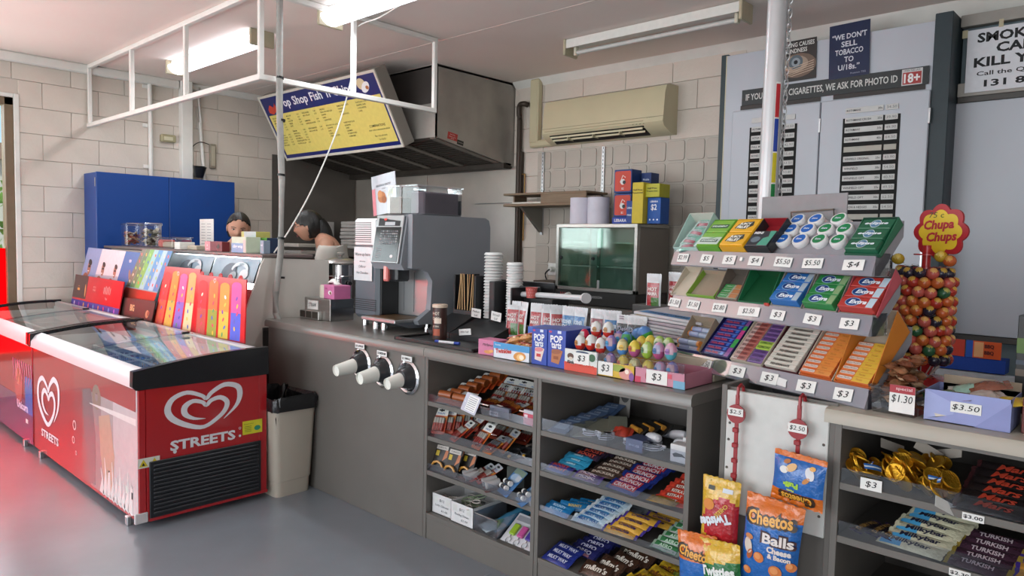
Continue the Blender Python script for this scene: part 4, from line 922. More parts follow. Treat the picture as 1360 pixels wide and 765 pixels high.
for x in(-4.62,-4.02):
 M_=Matrix.Translation((x,1.9555,1.075))@Matrix.Rotation(R(90-18),4,'X');g.disc(-.06,-.0,.085,.05,K('6f7b85',.7),M_,.006,a=.2);g.disc(-.0,-.03,.05,.03,K('9aa3a8'),M_,.007,a=.3);g.disc(.13,-.01,.05,.03,K('d5dde0'),M_,.006)
 g.stroke([(.07+.09*math.cos(t),.01+.04*math.sin(t))for t in[math.pi*k/10 for k in range(11)]],.022,K('cfd9dd'),M_,.0075);g.text('FRESH',.014,K('6a7f90'),M_,x=.08,y=.045,z=.0085)
mk('fish_sticker',g,sv)
g=G(Ts);poly=[(2.0,1.165),(2.41,1.15),(2.41,0.0),(1.98,0.0),(1.98,.58),(1.79,.60),(1.80,.66),(1.86,.80),(1.93,.98),(1.975,1.12)]
n=len(poly);vs=[(x,p[0],p[1])for x in(SX1-.012,SX1+.004)for p in poly];g.add(vs,[tuple(range(n))[::-1]if False else tuple(range(n)),tuple(range(n,2*n))[::-1]]+[(i,n+i,n+(i+1)%n,(i+1)%n)for i in range(n)],mat('white_steel_panel','cac5bd',.4,.0,var=.05,scale=4));mk('end_panel',g,sv)
g=G(Ts);g.box(SX1+.004,SX1+.012,1.985,2.41,.755,.775,K('4a4744'));g.box(SX1+.004,SX1+.012,1.985,2.02,.0,.76,K('3c3a38'));g.box(SX1+.004,SX1+.010,2.03,2.40,.02,.74,M_STEEL,.002);mk('lower_door',g,sv)
g=G();g.box(XL+.02,-5.6,3.1,3.6,0,.9,M_STEEL);g.box(-5.55,-4.25,3.75,4.5,0,.88,M_DARKSTEEL,.005);g.box(-5.5,-4.3,3.8,4.45,.88,.9,M_STEEL)
mk('fryer_bench',g,label='dark fryer bench below the exhaust hood, mostly hidden',cat='bench')
g=G();g.box(-6.55,-4.6,4.25,4.5,1.15,1.175,M_STEEL,.003);g.box(-6.55,-4.6,4.25,4.26,1.10,1.15,M_STEEL);ws=mk('wall_shelf',g,label='steel shelf low on the splashback behind the person at the bench',cat='shelf')
q=random.Random(8)
ps=thing('paper_stack','stack of folded white wrapping paper on the steel shelf behind the woman in profile','paper',LOC(-6.05,4.32,1.18,8))
for k in range(8):g=G();g.box(-.25,.25,-.12,.12,.035*k,.035*k+.032,K('bcb7b2',.9),.008,M=Matrix.Rotation(R(q.uniform(-4,4)),4,'Z')@Matrix.Rotation(R(q.uniform(-1,1)),4,'Y'));mk('paper_sheaf',g,ps)
g=G();g.box(-6.55,-6.44,4.05,4.2,1.12,1.45,K('b9b5b0'));mk('white_box',g,label='narrow pale carton left of the paper stack in the kitchen corner',cat='box')
g=G();g.box(-6.5,-5.6,3.3,3.5,1.2,1.23,K('b7b0a6'),.004);g.box(-6.5,-5.6,3.32,3.5,1.14,1.17,K('a59f97'),.004);mk('kitchen_rail',g,label='pale rails behind the boxes in the kitchen',cat='rail')
g=G();g.box(-3.98,-3.77,2.46,3.3,.84,.87,M_STEEL);g.box(-4.1,-3.78,2.46,3.3,0,.84,M_STEEL);mk('kitchen_bench',g,label='steel kitchen bench behind the servery end panel',cat='bench')
pt=thing('steamer_pot','round stainless pot with a knobbed lid beside the coffee machine','pot',(-3.85,2.56,.87))
g=G();g.lathe([(0,0),(.105,0),(.11,.02),(.11,.16),(.115,.165),(.115,.18),(.108,.185),(.108,.25),(.115,.255)],32,M_CHROME);mk('pot_body',g,pt)
g=G();g.lathe([(.118,.255),(.12,.262),(.10,.278),(.05,.292),(0,.296)],32,M_STEEL);mk('lid',g,pt)
g=G();g.lathe([(.0,.29),(.012,.29),(.012,.305),(.024,.31),(.026,.322),(.015,.328),(0,.328)],16,K('8d8a85',.3));mk('lid_knob',g,pt)
g=G();g.cyl((.12,-.02,.14),(.15,-.03,.14),.012,.012,8,BLACK);g.cyl((-.12,.02,.14),(-.15,.03,.14),.012,.012,8,BLACK);mk('pot_handle',g,pt)

# things on the servery ledge
LZ=1.186
def jar(x,label,fillc,fill2,w_=.13,hh=.175):
 t=thing('sweet_jar',label,'jar',(x,2.10,LZ))
 g=G();g.box(-w_/2,w_/2,-.06,.06,0,hh,M_CLEAR,.01);mk('clear_tub',g,t)
 g=G();g.box(-w_/2-.003,w_/2+.003,-.063,.063,hh-.022,hh,M_CLEARDIM,.004);mk('lid',g,t)
 q=random.Random(int(-x*100))
 return t
def sweets(t,x,cols,n,w_,h0,group,label,r=.017):
 q=random.Random(n);ms=[K(c,.35)for c in cols];pr_={}
 for k in range(n):
  c=q.randrange(len(ms))
  if c not in pr_:
   g=G();g.pillow(.042,.026,.018,ms[c],crimp=.008,nx=5,ny=4,seed=c);o=pr_[c]=mk('wrapped_sweet',g)
  else:o=pr_[c].copy();C.objects.link(o)
  o.matrix_world=LOC(x+q.uniform(-w_/2+.022,w_/2-.022),2.10+q.uniform(-.042,.042),LZ+.008+h0*(k/n)+.003,q.uniform(0,180),q.uniform(-40,40),q.uniform(-30,30));tag(o,label,'sweet',group)
jar(-6.02,'clear jar of red and brown wrapped sweets, left on the servery ledge',0,0,.12,.18)
sweets(None,-6.02,['8a5a44','a03c34','c4b09a','6d4030'],42,.12,.09,'sweets in the left jar','red-brown wrapped sweet in the left jar')
jar(-5.645,'clear jar of cream and grey wrapped sweets, right of the red one',0,0,.12,.18)
sweets(None,-5.645,['cfc5b0','8d8878','b5ab98','5a564c'],52,.125,.115,'sweets in the right jar','cream and grey wrapped sweet in the right jar')
ct=thing('clear_tub','long clear plastic tub with wrapped packs on the servery ledge','tub',(-5.30,2.12,LZ))
g=G();g.box(-.15,.14,-.06,.08,0,.075,M_CLEAR,.006);g.box(-.158,.148,-.068,.088,.072,.08,M_CLEARDIM,.002);mk('tub',g,ct)
g=G();g.box(-.13,-.06,-.05,.05,.004,.06,K('c7584e'),.01);g.box(-.05,.13,-.05,.06,.004,.045,K('a89a86'),.012);mk('contents',g,ct)
g=G();
for k in range(4):g.box(-4.97,-4.88,2.0,2.10,LZ+.012*k,LZ+.012*k+.0115,PAPER,.004)
mk('napkin_stack',g,label='small stack of white napkins in front of the clear tub',cat='napkins')
g=G();g.box(-4.86,-4.72,2.04,2.2,LZ,LZ+.028,M_CARDLT,.003);mk('flat_carton',g,label='flat brown carton between the napkins and the pink box',cat='box')
pack('pink_box','pale pink box on the servery ledge','box',-4.505,-4.43,2.0,2.08,LZ,LZ+.06,K('c9858c'),lbt([('o',.014,.005,.014),('oooo',.006,-.015,.03)],None,K('f0dcdc')))
pack('maroon_box','dark maroon box right beside the pale pink box','box',-4.34,-4.27,2.0,2.05,LZ,LZ+.06,K('6e1c26'),lambda g,M_,w,h:g.disc(-.015,0,.02,.014,K('1c1416'),M_,.0006))
pack('cling_wrap_box','pale blue and green cling wrap box on the servery ledge','box',-4.145,-3.965,2.0,2.09,LZ,LZ+.092,K('c2ccb4'),lambda g,M_,w,h:(g.rect(-w,w*.62,-h,h*.2,K('7f9cc0'),M_,.0004),g.rect(w*.62,w*.95,-h*.9,h*.6,K('c8b8b4'),M_,.0005),g.text('cling wrap',.024,K('eef0f4'),M_,w=.12,x=-.01,y=-.012,z=.0012,bold=.03),g.text('homebrand',.007,K('eef0f4'),M_,w=.05,x=-.01,y=.012,z=.0012)))
pack('go_between_box','yellow and white box lying on top of the cling wrap box','box',-4.225,-4.04,2.10,2.19,LZ+.0,LZ+.125,K('b8b460'),lambda g,M_,w,h:(g.rect(-w*.6,w,-h,h,K('aab4b4'),M_,.0004),g.text('GLAD WRAP',.018,K('e8e8e8'),M_,w=.14,x=.01,y=.02,z=.001,bold=.03)))
pack('green_wrap_box','dark green box behind the cling wrap box, near the grey hose','box',-3.99,-3.91,2.1,2.19,LZ,LZ+.09,K('24344e'),lambda g,M_,w,h:(g.rect(-w,w,h*.1,h,K('4f8f2c'),M_,.0004),g.disc(0,h*.55,.02,.01,K('1c4a1c'),M_,.0008),g.text('foil',.014,K('d0d8e0'),M_,y=-.02,z=.001)))
pack('silver_roll_box','narrow silver and navy box on the servery ledge end','box',-3.84,-3.80,2.02,2.06,LZ,LZ+.075,K('8795a6'),lbt([('foil',.01,.01,.02)],None,K('e8e8f0')))
g=G();g.rect(0,.24,0,.26,PAPER,FR());
for k in range(9):g.rect(.03,.1,.22-.022*k,.224-.022*k,K('9a9a9c'),FR(),.0006);g.rect(.13,.2,.22-.022*k,.224-.022*k,K('9a9a9c'),FR(),.0006)
g.box(0,.24,.0005,.003,0,.26,PAPER);o=mk('paper_list',g,label='white printed price list standing against the blue cupboard, left of the woman',cat='paper');o.location=(-5.72,2.5,1.15)
g=G();g.box(-5.9,-5.45,2.42,2.7,1.10,1.14,M_STEEL);g.box(-5.88,-5.47,2.44,2.68,0,1.10,M_STEEL);mk('kitchen_stand',g,label='steel stand behind the servery at left',cat='stand')

# ---------------------------------------------------------------- advertising boards behind the freezers
def board(name,label,corners,y,m,draw,lean=.10,th=.006):
 """corners in the photograph's frame give x and height on the depth plane y; the board leans back."""
 P_=[onY(px,py,y)for px,py in corners]
 bl=P_[3];x0=bl.x;z0=min(P_[3].z,P_[2].z)
 pts=[(p.x-x0,p.z-z0)for p in P_]
 T=Matrix.Translation((x0,y-.02,z0))@Matrix.Rotation(R(90-7),4,'X')
 t=thing(name,label,'poster',T);g=G();g.poly(pts[::-1],-th,0,m);mk('board',g,t)
 g=G();draw(g,pts);mk('print',g,t);return t
def lerp(pts,u,v):
 a=(pts[0][0]*(1-u)+pts[1][0]*u,pts[0][1]*(1-u)+pts[1][1]*u);b=(pts[3][0]*(1-u)+pts[2][0]*u,pts[3][1]*(1-u)+pts[2][1]*u)
 return(b[0]*(1-v)+a[0]*v,b[1]*(1-v)+a[1]*v)
def quadp(g,pts,u0,u1,v0,v1,m,z):g.face([lerp(pts,u0,v0),lerp(pts,u1,v0),lerp(pts,u1,v1),lerp(pts,u0,v1)],m,None,z)
def blob(g,pts,u,v,rx,ry,m,z,a=0):c=lerp(pts,u,v);g.disc(c[0],c[1],rx,ry,m,None,z,14,a)
def beach(g,p):
 quadp(g,p,0,1,0,1,K('b9b4c0'),.0005);quadp(g,p,0,.3,.42,1,K('8a9cc4'),.0008);quadp(g,p,.3,.75,.5,1,K('d8d2d8'),.0008);quadp(g,p,.75,1,0,1,K('2f66a8'),.0009)
 for u,v,s in((.13,.62,1.7),(.42,.6,1.4),(.66,.58,1.3)):
  blob(g,p,u,v,.022*s,.036*s,K('a3705a'),.0012,-.2);blob(g,p,u,v+.1,.023*s,.014*s,K('2a2220'),.0014,-.2);blob(g,p,u+.0,v+.02,.016*s,.006*s,K('1c1c1c'),.0016);blob(g,p,u,v-.07,.01*s,.004,K('e8e4e0'),.0016)
  blob(g,p,u-.02,v-.25,.04*s,.035*s,K('96604c'),.001)
 blob(g,p,.84,.28,.022,.022,K('d6cfd2'),.0012);blob(g,p,.94,.55,.02,.04,K('8a705a'),.0013,.3);c=lerp(p,.88,.82);g.text('NEW',.022,K('dfe4ee'),None,x=c[0],y=c[1],z=.0014,w=.045,bold=.03)
board('beach_poster','ice cream poster of people in sunglasses on a beach, leaning behind the left freezer',[(112,328),(181,335),(168,402),(104,395)],1.86,K('b9b4c0'),beach)
def heartlogo(g,x,y,s,m,z):
 pts=[]
 for k in range(33):
  t=-math.pi+2*math.pi*k/32;pts.append((x+s*.062*16*math.sin(t)**3,y+s*.062*(13*math.cos(t)-5*math.cos(2*t)-2*math.cos(3*t)-math.cos(4*t))))
 return pts
def magnum(g,p):
 quadp(g,p,0,1,0,1,K('b3202a',.3),.0005);quadp(g,p,0,.3,.28,1,K('3b2a28',.3),.0008);quadp(g,p,0,1,0,.22,K('23368c'),.0008)
 blob(g,p,.27,.55,.012,.05,K('c9935c'),.0014);c=lerp(p,.12,.6);g.rect(c[0]-.025,c[0]+.025,c[1]-.018,c[1]+.0,K('c29a4c'),None,.0012);g.text('DOUBLE',.007,K('c9a86c'),None,x=c[0],y=c[1]+.015,z=.0013)
 for k,s_ in enumerate(('RECYCLE','REWARDS')):c=lerp(p,.46,.70-.09*k);g.text(s_,.012,K('e0a49c'),None,x=c[0],y=c[1],z=.0012,w=.055,bold=.02)
 c=lerp(p,.72,.42);g.text('Treat',.016,K('efd8d8'),None,x=c[0],y=c[1],z=.0012,shear=.3,w=.04);
 for k in range(5):u=.66+.03*k;a,b=lerp(p,u,.55),lerp(p,u,.75+.04*(k%2));g.stroke([a,b],.006,K('e8dcd8'),None,.0012)
 for k in range(9):blob(g,p,.07+.105*k,.11,.011,.016,K(('c9d2e8','8c4ab0','e0b040','d85a3c','5ab0d8','e08a2c','c83a5a','7a9cd8','b06ad0')[k]),.0012)
board('recycling_poster','wide red and brown ice cream board with a blue strip of ice creams, far left',[(99,364),(163,374),(161,420),(98,405)],1.78,K('b3202a'),magnum)
def kids(g,p):
 q=random.Random(4);quadp(g,p,0,1,0,1,K('7fa0a8'),.0005)
 for k in range(7):
  quadp(g,p,k/7,(k+.95)/7,.28,1,K(('6a6a58','5a7a4c','6fb04a','8fc4c4','4a94c8','9cc4d8','3f7fb8')[k]),.0008)
  for j in range(5):blob(g,p,(k+.5)/7+q.uniform(-.03,.03),.38+.13*j,.009,.012,K(('d8d0b0','d85a4a','9cd05a','e8e8ec','3a6ab8','e0a848')[q.randrange(6)]),.0012,q.uniform(-1,1))
 quadp(g,p,0,1,0,.26,K('8c3a2c',.3),.001)
board('water_ice_poster','green and blue ice lolly board with a brown-red foot, right of the beach poster',[(184,330),(224,333),(206,408),(163,398)],1.84,K('7fa0a8'),kids)
def big(g,p):
 quadp(g,p,0,1,0,1,K('33241e'),.0005);c=lerp(p,.42,.55);g.text('BIG',.045,K('c2a878'),None,x=c[0],y=c[1],z=.001,w=.075,bold=.04);blob(g,p,.85,.35,.03,.025,K('b98a64'),.001,.5);blob(g,p,.88,.38,.02,.015,K('8a4a34'),.0014,.5)
board('big_cone_poster','dark brown board with the word big in tan letters, low beside the freezer',[(160,394),(207,400),(205,428),(158,420)],1.80,K('33241e'),big)
def lolly(cols,hl):
 def f(g,p):
  quadp(g,p,0,1,0,1,K('b3161c',.3),.0005);n=len(cols)
  q=random.Random(n*7)
  for k,(a,b)in enumerate(cols):
   u0,u1=.04+.92*k/n,.04+.92*(k+.82)/n
   quadp(g,p,u0,u1,.02,.45,K(b),.001);quadp(g,p,u0,u1,.45,.84+.03*(k%2),K(a),.001)
   blob(g,p,(u0+u1)/2,.85+.03*(k%2),.5*abs(lerp(p,u1,.5)[0]-lerp(p,u0,.5)[0]),.022,K(a),.0011)
   for j in range(6):blob(g,p,(u0+u1)/2+q.uniform(-.03,.03),.08+.12*j,.008,.013,K(('f0e0c8','d83a5a','e8c040','7a3ab0','3a9a5a','2a5ac0','ffffff')[q.randrange(7)]),.0014,q.uniform(-1,1))
  if hl:
   c=lerp(p,*hl);pp=heartlogo(g,c[0],c[1],.014,None,0);g.stroke(pp,.004,K('f0d0d4'),None,.0016)
 return f
board('lolly_poster','tall red board of ice lollies with cream and purple ones, left of the scalloped one',[(214,353),(260,357),(262,442),(207,432)],1.82,K('b3161c'),lolly([('c62a24','d2583a'),('f08a2c','e8b04c'),('d85a9c','7a6ac8'),('d9a860','e8d2a0')],(.42,.9)))
sc_pts=[(258,364),(322,371),(329,456),(262,444)]
lb=board('lolly_poster','red scalloped-top board of orange and blue ice lollies, closest to the steel panel',sc_pts,1.79,K('d8141c'),lolly([('d8141c','b84a3a'),('f0702c','8a9a2c'),('f0942c','c8b83c'),('c84a9c','2a5ad0')],(.38,.93)))
P_=[onY(px,py,1.79)for px,py in sc_pts];g=G()
for k in range(5):
 u=.08+.2*k;pts=[(p.x-P_[3].x,p.z-min(P_[3].z,P_[2].z))for p in P_];c=lerp(pts,u,1.0);g.disc(c[0],c[1],.022,.02,K('d8141c',.3),None,0,12)
 g.poly([(c[0]+.02*math.cos(6.28*i/12),c[1]-.004+.024*math.sin(6.28*i/12))for i in range(12)],-.006,0,K('d8141c',.3))
mk('scalloped_edge',g,lb)

# ---------------------------------------------------------------- chest freezers
FY0,FY1=1.135,1.742
M_FRED=mat('freezer_red','a81d22',.18,coat=.7);M_FBLK=mat('freezer_black','1c1c1f',.25);M_FWHITE=mat('freezer_white_rail','c2bec0',.4,.0)
def topz(y,z0=.69,z1=.742): # gently domed lid outline
 u=(y-FY0)/(FY1-FY0);return z0+(z1-z0)*min(1,math.sin(min(1,u*1.15)*math.pi/2))
def heart_pts(cx,cy,s,n=40):
 return[(cx+s*math.sin(t)**3,cy+s*.92*(13*math.cos(t)-5*math.cos(2*t)-2*math.cos(3*t)-math.cos(4*t))/15)for t in[math.pi*2*k/n for k in range(n)]]
def heart_logo(g,M_,s,m,z=.0008):
 """one brush line spiralling from the inner tip to the outer right lobe; s is half the width"""
 P_=[(.02,-.36),(-.28,-.30),(-.50,-.12),(-.50,.12),(-.30,.26),(-.06,.18),(.04,.06),(.16,.20),(.40,.26),(.58,.10),(.55,-.14),(.36,-.38),(-.02,-.62),(-.42,-.50),(-.80,-.22),(-.93,.10),(-.80,.42),(-.45,.56),(-.08,.40),(.04,.28),(.18,.46),(.52,.66),(.86,.56),(.94,.28),(.84,-.08),(.50,-.46)]
 W_=[.01,.09,.15,.16,.13,.11,.10,.12,.14,.14,.13,.12,.12,.15,.17,.16,.14,.13,.11,.10,.12,.15,.16,.15,.10,.015]
 c=curve([(p[0],p[1],0)for p in P_],4);ws=[]
 for i in range(len(c)):u=i/4;k=min(int(u),len(W_)-2);ws.append(s*(W_[k]+(W_[k+1]-W_[k])*(u-k)))
 g.stroke([(p[0]*s,p[1]*s)for p in c],ws,m,M_,z)
def freezer(name,label,X0,X1,first):
 t=thing(name,label,'freezer',(X1,FY0,0));T=Matrix.Translation((-X1,-FY0,0))
 body=M_FRED
 g=G(T);g.box(X0,X1,FY0+.012,FY1,.03,.614,body,.006);g.box(X0,X0+.03,FY0,FY1,.03,.64,M_FBLK);
 mk('cabinet_body',g,t)
 # front: printed sheet; its paling strips are a window reflection painted in
 g=G(T);M_=FR(0,FY0+.0115,0)
 if first:
  PR=lambda c:K(c,.15,.8)
  for a_,b_,c in((.86,.74,'9a3436'),(.74,.62,'8c5452'),(.62,.46,'8f8080'),(.46,.30,'a39a9a'),(.30,.004,'bdb6b7')):g.rect(X1-a_,X1-b_,.05,.612,PR(c),M_,.0003)
  g.rect(X1-.80,X1-.02,.515,.612,PR('a03a38'),M_,.0005)
  g.stroke([(X1-.60,.06),(X1-.62,.3),(X1-.66,.52)],[.10,.16,.12],PR('6f6468'),M_,.0006);g.stroke([(X1-.36,.08),(X1-.38,.25),(X1-.42,.43)],[.10,.19,.15],PR('b29a84'),M_,.0007)
  g.ring(X1-.52,.50,.02,.06,PR('8a7a6c'),M_,.0008);g.stroke([(X1-.62,.455),(X1-.35,.462),(X1-.02,.47)],[.004,.02,.03],PR('dcd8d6'),M_,.0009)
  for k in range(9):g.stroke([(X1-.46+.045*k,.05),(X1-.45+.047*k,.12+.03*(k%3)),(X1-.47+.05*k,.17+.06*(k%2))],[.06,.02,.005],PR('d8d4d2'),M_,.001)
  for x,y,r1 in((-.86,.30,.026),(-.88,.22,.02),(-.84,.16,.012)):g.ring(X1+x,y,r1*.7,r1,PR('e2dedc'),M_,.001)
  heart_logo(g,M_@Matrix.Translation((X0+.29,.345,0)),.21,K('e0d6da'),.0012);g.text('STREETS',.045,K('e0d6da'),M_,w=.32,x=X0+.31,y=.15,z=.0012,bold=.03)
  g.rect(X1-.15,X1-.125,.13,.165,K('c9c4bc'),M_,.0012);g.rect(X1-.08,X1-.065,.12,.15,INK,M_,.0012)
 else:
  g.rect(X0,X1,.03,.28,K('7a1c5a',.15,.8),M_,.0003);g.rect(X1-.16,X1,.2,.42,K('2f56b8',.15,.8),M_,.0005);g.disc(X1-.30,.36,.09,.13,K('d83a3c',.15,.8),M_,.0008);g.disc(X1-.30,.4,.05,.05,K('f0705a',.15,.8),M_,.001)
  for k in range(9):g.stroke([(X1-.42+.05*k,.5),(X1-.40+.05*k,.42),(X1-.43+.05*k,.36)],[.02,.014,.004],K('e05a8c',.15,.8),M_,.001)
  g.text('Unicorn',.05,K('e8c8e0'),M_,w=.24,x=X1-.22,y=.23,z=.0013,bold=.03);g.rect(X1-.15,X1-.1,.14,.165,K('d8c8c8'),M_,.0012)
 mk('front_print_and_reflection',g,t)
 # rails
 prof=[(FY0+.012,.612),(FY0-.006,.622),(FY0-.004,.655),(FY0+.02,.688),(FY0+.05,.70),(FY0+.05,.66)]
 n=len(prof);g=G(T);vs=[(x,p[0],p[1])for x in(X0+.02,X1-.012)for p in prof];g.add(vs,[tuple(range(n))[::-1],tuple(range(n,2*n))]+[(i,(i+1)%n,n+(i+1)%n,n+i)for i in range(n)],M_FWHITE);mk('front_rail',g,t)
 g=G(T);g.box(X0+.02,X1-.012,FY1-.04,FY1+.004,.62,.735,M_FWHITE,.008);mk('rear_rail',g,t)
 # black end caps, following the dome
 for xa,xb in((X1-.03,X1+.004),(X0,X0+.03)):
  m_=12;up_=[(FY0-.008+(FY1-FY0+.012)*k/m_,topz(FY0+(FY1-FY0)*k/m_)+.006)for k in range(m_+1)]
  pr_=[(FY0+.004,.614),(FY0-.01,.63)]+up_+[(FY1+.006,.614)];n=len(pr_);vs=[(x,p[0],p[1])for x in(xa,xb)for p in pr_]
  g=G(T);g.add(vs,[tuple(range(n)),tuple(range(n,2*n))[::-1]]+[(i,n+i,n+(i+1)%n,(i+1)%n)for i in range(n)],M_FBLK);mk('end_cap',g,t)
  # sliding curved glass lids
 xm=(X0+X1)/2
 for xa,xb,dz in((X0+.03,xm+.05,-.004),(xm-.05,X1-.03,-.014)):
  m_=8;vs=[]
  for x in(xa,xb):
   for k in range(m_+1):y=FY0+.045+(FY1-FY0-.085)*k/m_;vs.append((x,y,topz(y)+dz))
  g=G(T);g.add(vs,[(k,k+1,m_+2+k,m_+1+k)for k in range(m_)],mat('freezer_glass','d2dedd',.03,clear=-.12));ld=mk('glass_lid',g,t)
  g=G(T)
  for x in((xa,xb)if dz>-.01 else(xa,xb)):
   for k in range(m_):y0,y1=FY0+.045+(FY1-FY0-.085)*k/m_,FY0+.045+(FY1-FY0-.085)*(k+1)/m_;g.add([(x-.006,y0,topz(y0)+dz),(x+.006,y0,topz(y0)+dz),(x+.006,y1,topz(y1)+dz),(x-.006,y1,topz(y1)+dz),(x-.006,y0,topz(y0)+dz+.006),(x+.006,y0,topz(y0)+dz+.006),(x+.006,y1,topz(y1)+dz+.006),(x-.006,y1,topz(y1)+dz+.006)],[(4,5,6,7),(0,1,5,4),(1,2,6,5),(3,7,6,2),(0,4,7,3)],M_CLEARDIM)
  g.box(xb-.03,xb-.01,FY1-.09,FY1-.05,topz(FY1-.07)+dz,topz(FY1)+dz+.012,BLACK,.004);mk('lid_edge',g,ld)
  # well liner and baskets
 g=G(T);LI=mat('freezer_liner','d0d5d6',.5)
 g.box(X0+.05,X1-.05,FY0+.06,FY1-.06,.6155,.62,LI);
 mk('liner',g,t)
 return t,T
for nm in('x',):
# the tub is hollow: rebuild the body as walls and floor
 pass
def hollow(t,T,X0,X1):
 body=[c for c in t.children if c.name.startswith('cabinet_body')][0];lin_=[c for c in t.children if c.name.startswith('liner')][0]
 for o in(body,lin_):bpy.data.objects.remove(o)
 g=G(T);w_=.045
 g.box(X0,X1,FY0+.012,FY0+w_,.03,.614,M_FRED,.004);g.box(X0,X1,FY1-w_,FY1,.03,.63,M_FRED,.004);g.box(X1-w_,X1,FY0+w_,FY1-w_,.03,.614,M_FRED);g.box(X0,X0+w_,FY0+w_,FY1-w_,.03,.63,M_FBLK);g.box(X0+w_,X1-w_,FY0+w_,FY1-w_,.03,.2,M_FRED)
 mk('cabinet_body',g,t)
 LI=mat('freezer_liner','d0d5d6',.5);g=G(T)
 g.box(X0+w_,X1-w_,FY0+w_,FY0+w_+.006,.2,.66,LI);g.box(X0+w_,X1-w_,FY1-w_-.006,FY1-w_,.2,.70,LI);g.box(X0+w_,X0+w_+.006,FY0+w_,FY1-w_,.2,.68,LI);g.box(X1-w_-.006,X1-w_,FY0+w_,FY1-w_,.2,.68,LI);g.box(X0+w_,X1-w_,FY0+w_,FY1-w_,.2,.206,LI);mk('liner',g,t)
F1,TF1=freezer('ice_cream_freezer','red chest freezer with a white heart emblem and black grille, in front',-4.845,-3.24,True);hollow(F1,TF1,-4.845,-3.24)
F2,TF2=freezer('ice_cream_freezer','pink and red chest freezer cut off by the left picture edge',-6.56,-4.87,False);hollow(F2,TF2,-6.56,-4.87)
# end of the front freezer
g=G(TF1);M_=SX(-3.2393,0,0);heart_logo(g,M_@Matrix.Translation((1.435,.497,0))@Matrix.Diagonal((1,.80,1,1)),.178,K('d6d6da'),.0008);g.text('STREETS',.046,K('d6d6da'),M_,w=.30,x=1.43,y=.346,z=.0008,bold=.035)
g.ring(1.602,.372,.004,.006,K('d6d6da'),M_,.0008);g.disc(1.602,.335,.006,.006,K('d6d6da'),M_,.0008);g.disc(1.30,.318,.008,.008,K('d6d6da'),M_,.0008);mk('heart_emblem',g,F1)
g=G(TF1);g.rect(1.145,1.235,.272,.315,K('d0cfc4'),M_,.0009)
for x in(1.167,1.213):g.face([(x-.018,.278),(x+.018,.278),(x,.31)],K('c9b320'),M_,.0013);g.face([(x-.007,.282),(x+.007,.282),(x,.296)],INK,M_,.0016)
g.rect(1.615,1.715,.335,.40,K('ccc62e'),M_,.0009);g.text('Recycle your',.007,K('3a4a18'),M_,w=.05,x=1.647,y=.385,z=.0013)
for k in range(4):g.rect(1.625,1.66,.372-.008*k,.374-.008*k,K('4a5a20'),M_,.0013)
g.disc(1.69,.36,.016,.012,K('2f8a6a'),M_,.0013);mk('warning_sticker',g,F1)
g=G(TF1);g.box(-3.239,-3.23,1.19,1.705,.045,.295,K('1d1e22',.45),.004);gr=mk('grille_frame',g,F1)
g=G(TF1)
for k in range(13):
 z=.062+.0175*k;g.box(-3.231,-3.222,1.205,1.69,z,z+.009,K('25262b',.4),.003)
mk('grille_slats',g,F1,kind='stuff')
g=G(TF1);g.box(-3.25,-3.236,1.130,1.185,.03,.075,M_FWHITE,.006);g.box(-3.24,-3.236,1.19,1.742,.03,.045,M_FRED);mk('corner_guard',g,F1)
for t_,T_,xs in((F1,TF1,(-3.33,-4.7)),(F2,TF2,(-5.0,-6.4))):
 for x in xs:
  for y in(1.19,1.68):
   g=G(T_);g.cyl((x-.011,y,.024),(x+.011,y,.024),.024,.024,16,K('2a2b2d',.5));g.cyl((x-.0125,y,.024),(x+.0125,y,.024),.013,.013,12,M_ALU);g.box(x-.017,x+.017,y-.018,y+.018,.042,.05,M_ALU,.002);g.box(x+.0135,x+.017,y-.01,y+.01,.018,.045,M_ALU);mk('castor',g,t_)
 g=G(T_);g.box(xs[0]-.03,xs[0]+.0,1.13,1.15,.0,.04,M_ALU,.003);g.box(xs[1]-.0,xs[1]+.03,1.13,1.15,.0,.04,M_ALU,.003);mk('levelling_foot',g,t_)
 # wire baskets in the freezers, with ice creams in them
WIRE=mat('white_wire','d3d8da',.4)
def basket(x0,x1,y0,y1,z0,z1,T,parent):
 g=G(T);n=int((x1-x0)/.028)
 for k in range(n+1):
  x=x0+(x1-x0)*k/n
  for y in(y0,y1):g.box(x-.0022,x+.0022,y-.0015,y+.0015,z0,z1,WIRE)
 for k in range(int((y1-y0)/.028)+1):
  y=y0+.028*k
  for x in(x0,x1):g.box(x-.0015,x+.0015,y-.0022,y+.0022,z0,z1,WIRE)
 for z in(z0,z1):g.box(x0-.004,x1+.004,y0-.004,y0+.004,z-.003,z+.003,WIRE);g.box(x0-.004,x1+.004,y1-.004,y1+.004,z-.003,z+.003,WIRE);g.box(x0-.004,x0+.004,y0,y1,z-.003,z+.003,WIRE);g.box(x1-.004,x1+.004,y0,y1,z-.003,z+.003,WIRE)
 return mk('wire_basket',g,parent)
for i in range(6):
 for j in range(2):
  x0=-4.76+.245*i;y0=1.2+.245*j;basket(x0,x0+.235,y0,y0+.235,.51,.61,TF1,F1)
for i in range(5):
 for j in range(2):x0=-6.45+.3*i;y0=1.2+.245*j;basket(x0,x0+.29,y0,y0+.235,.51,.61,TF2,F2)
q=random.Random(9);icp={}
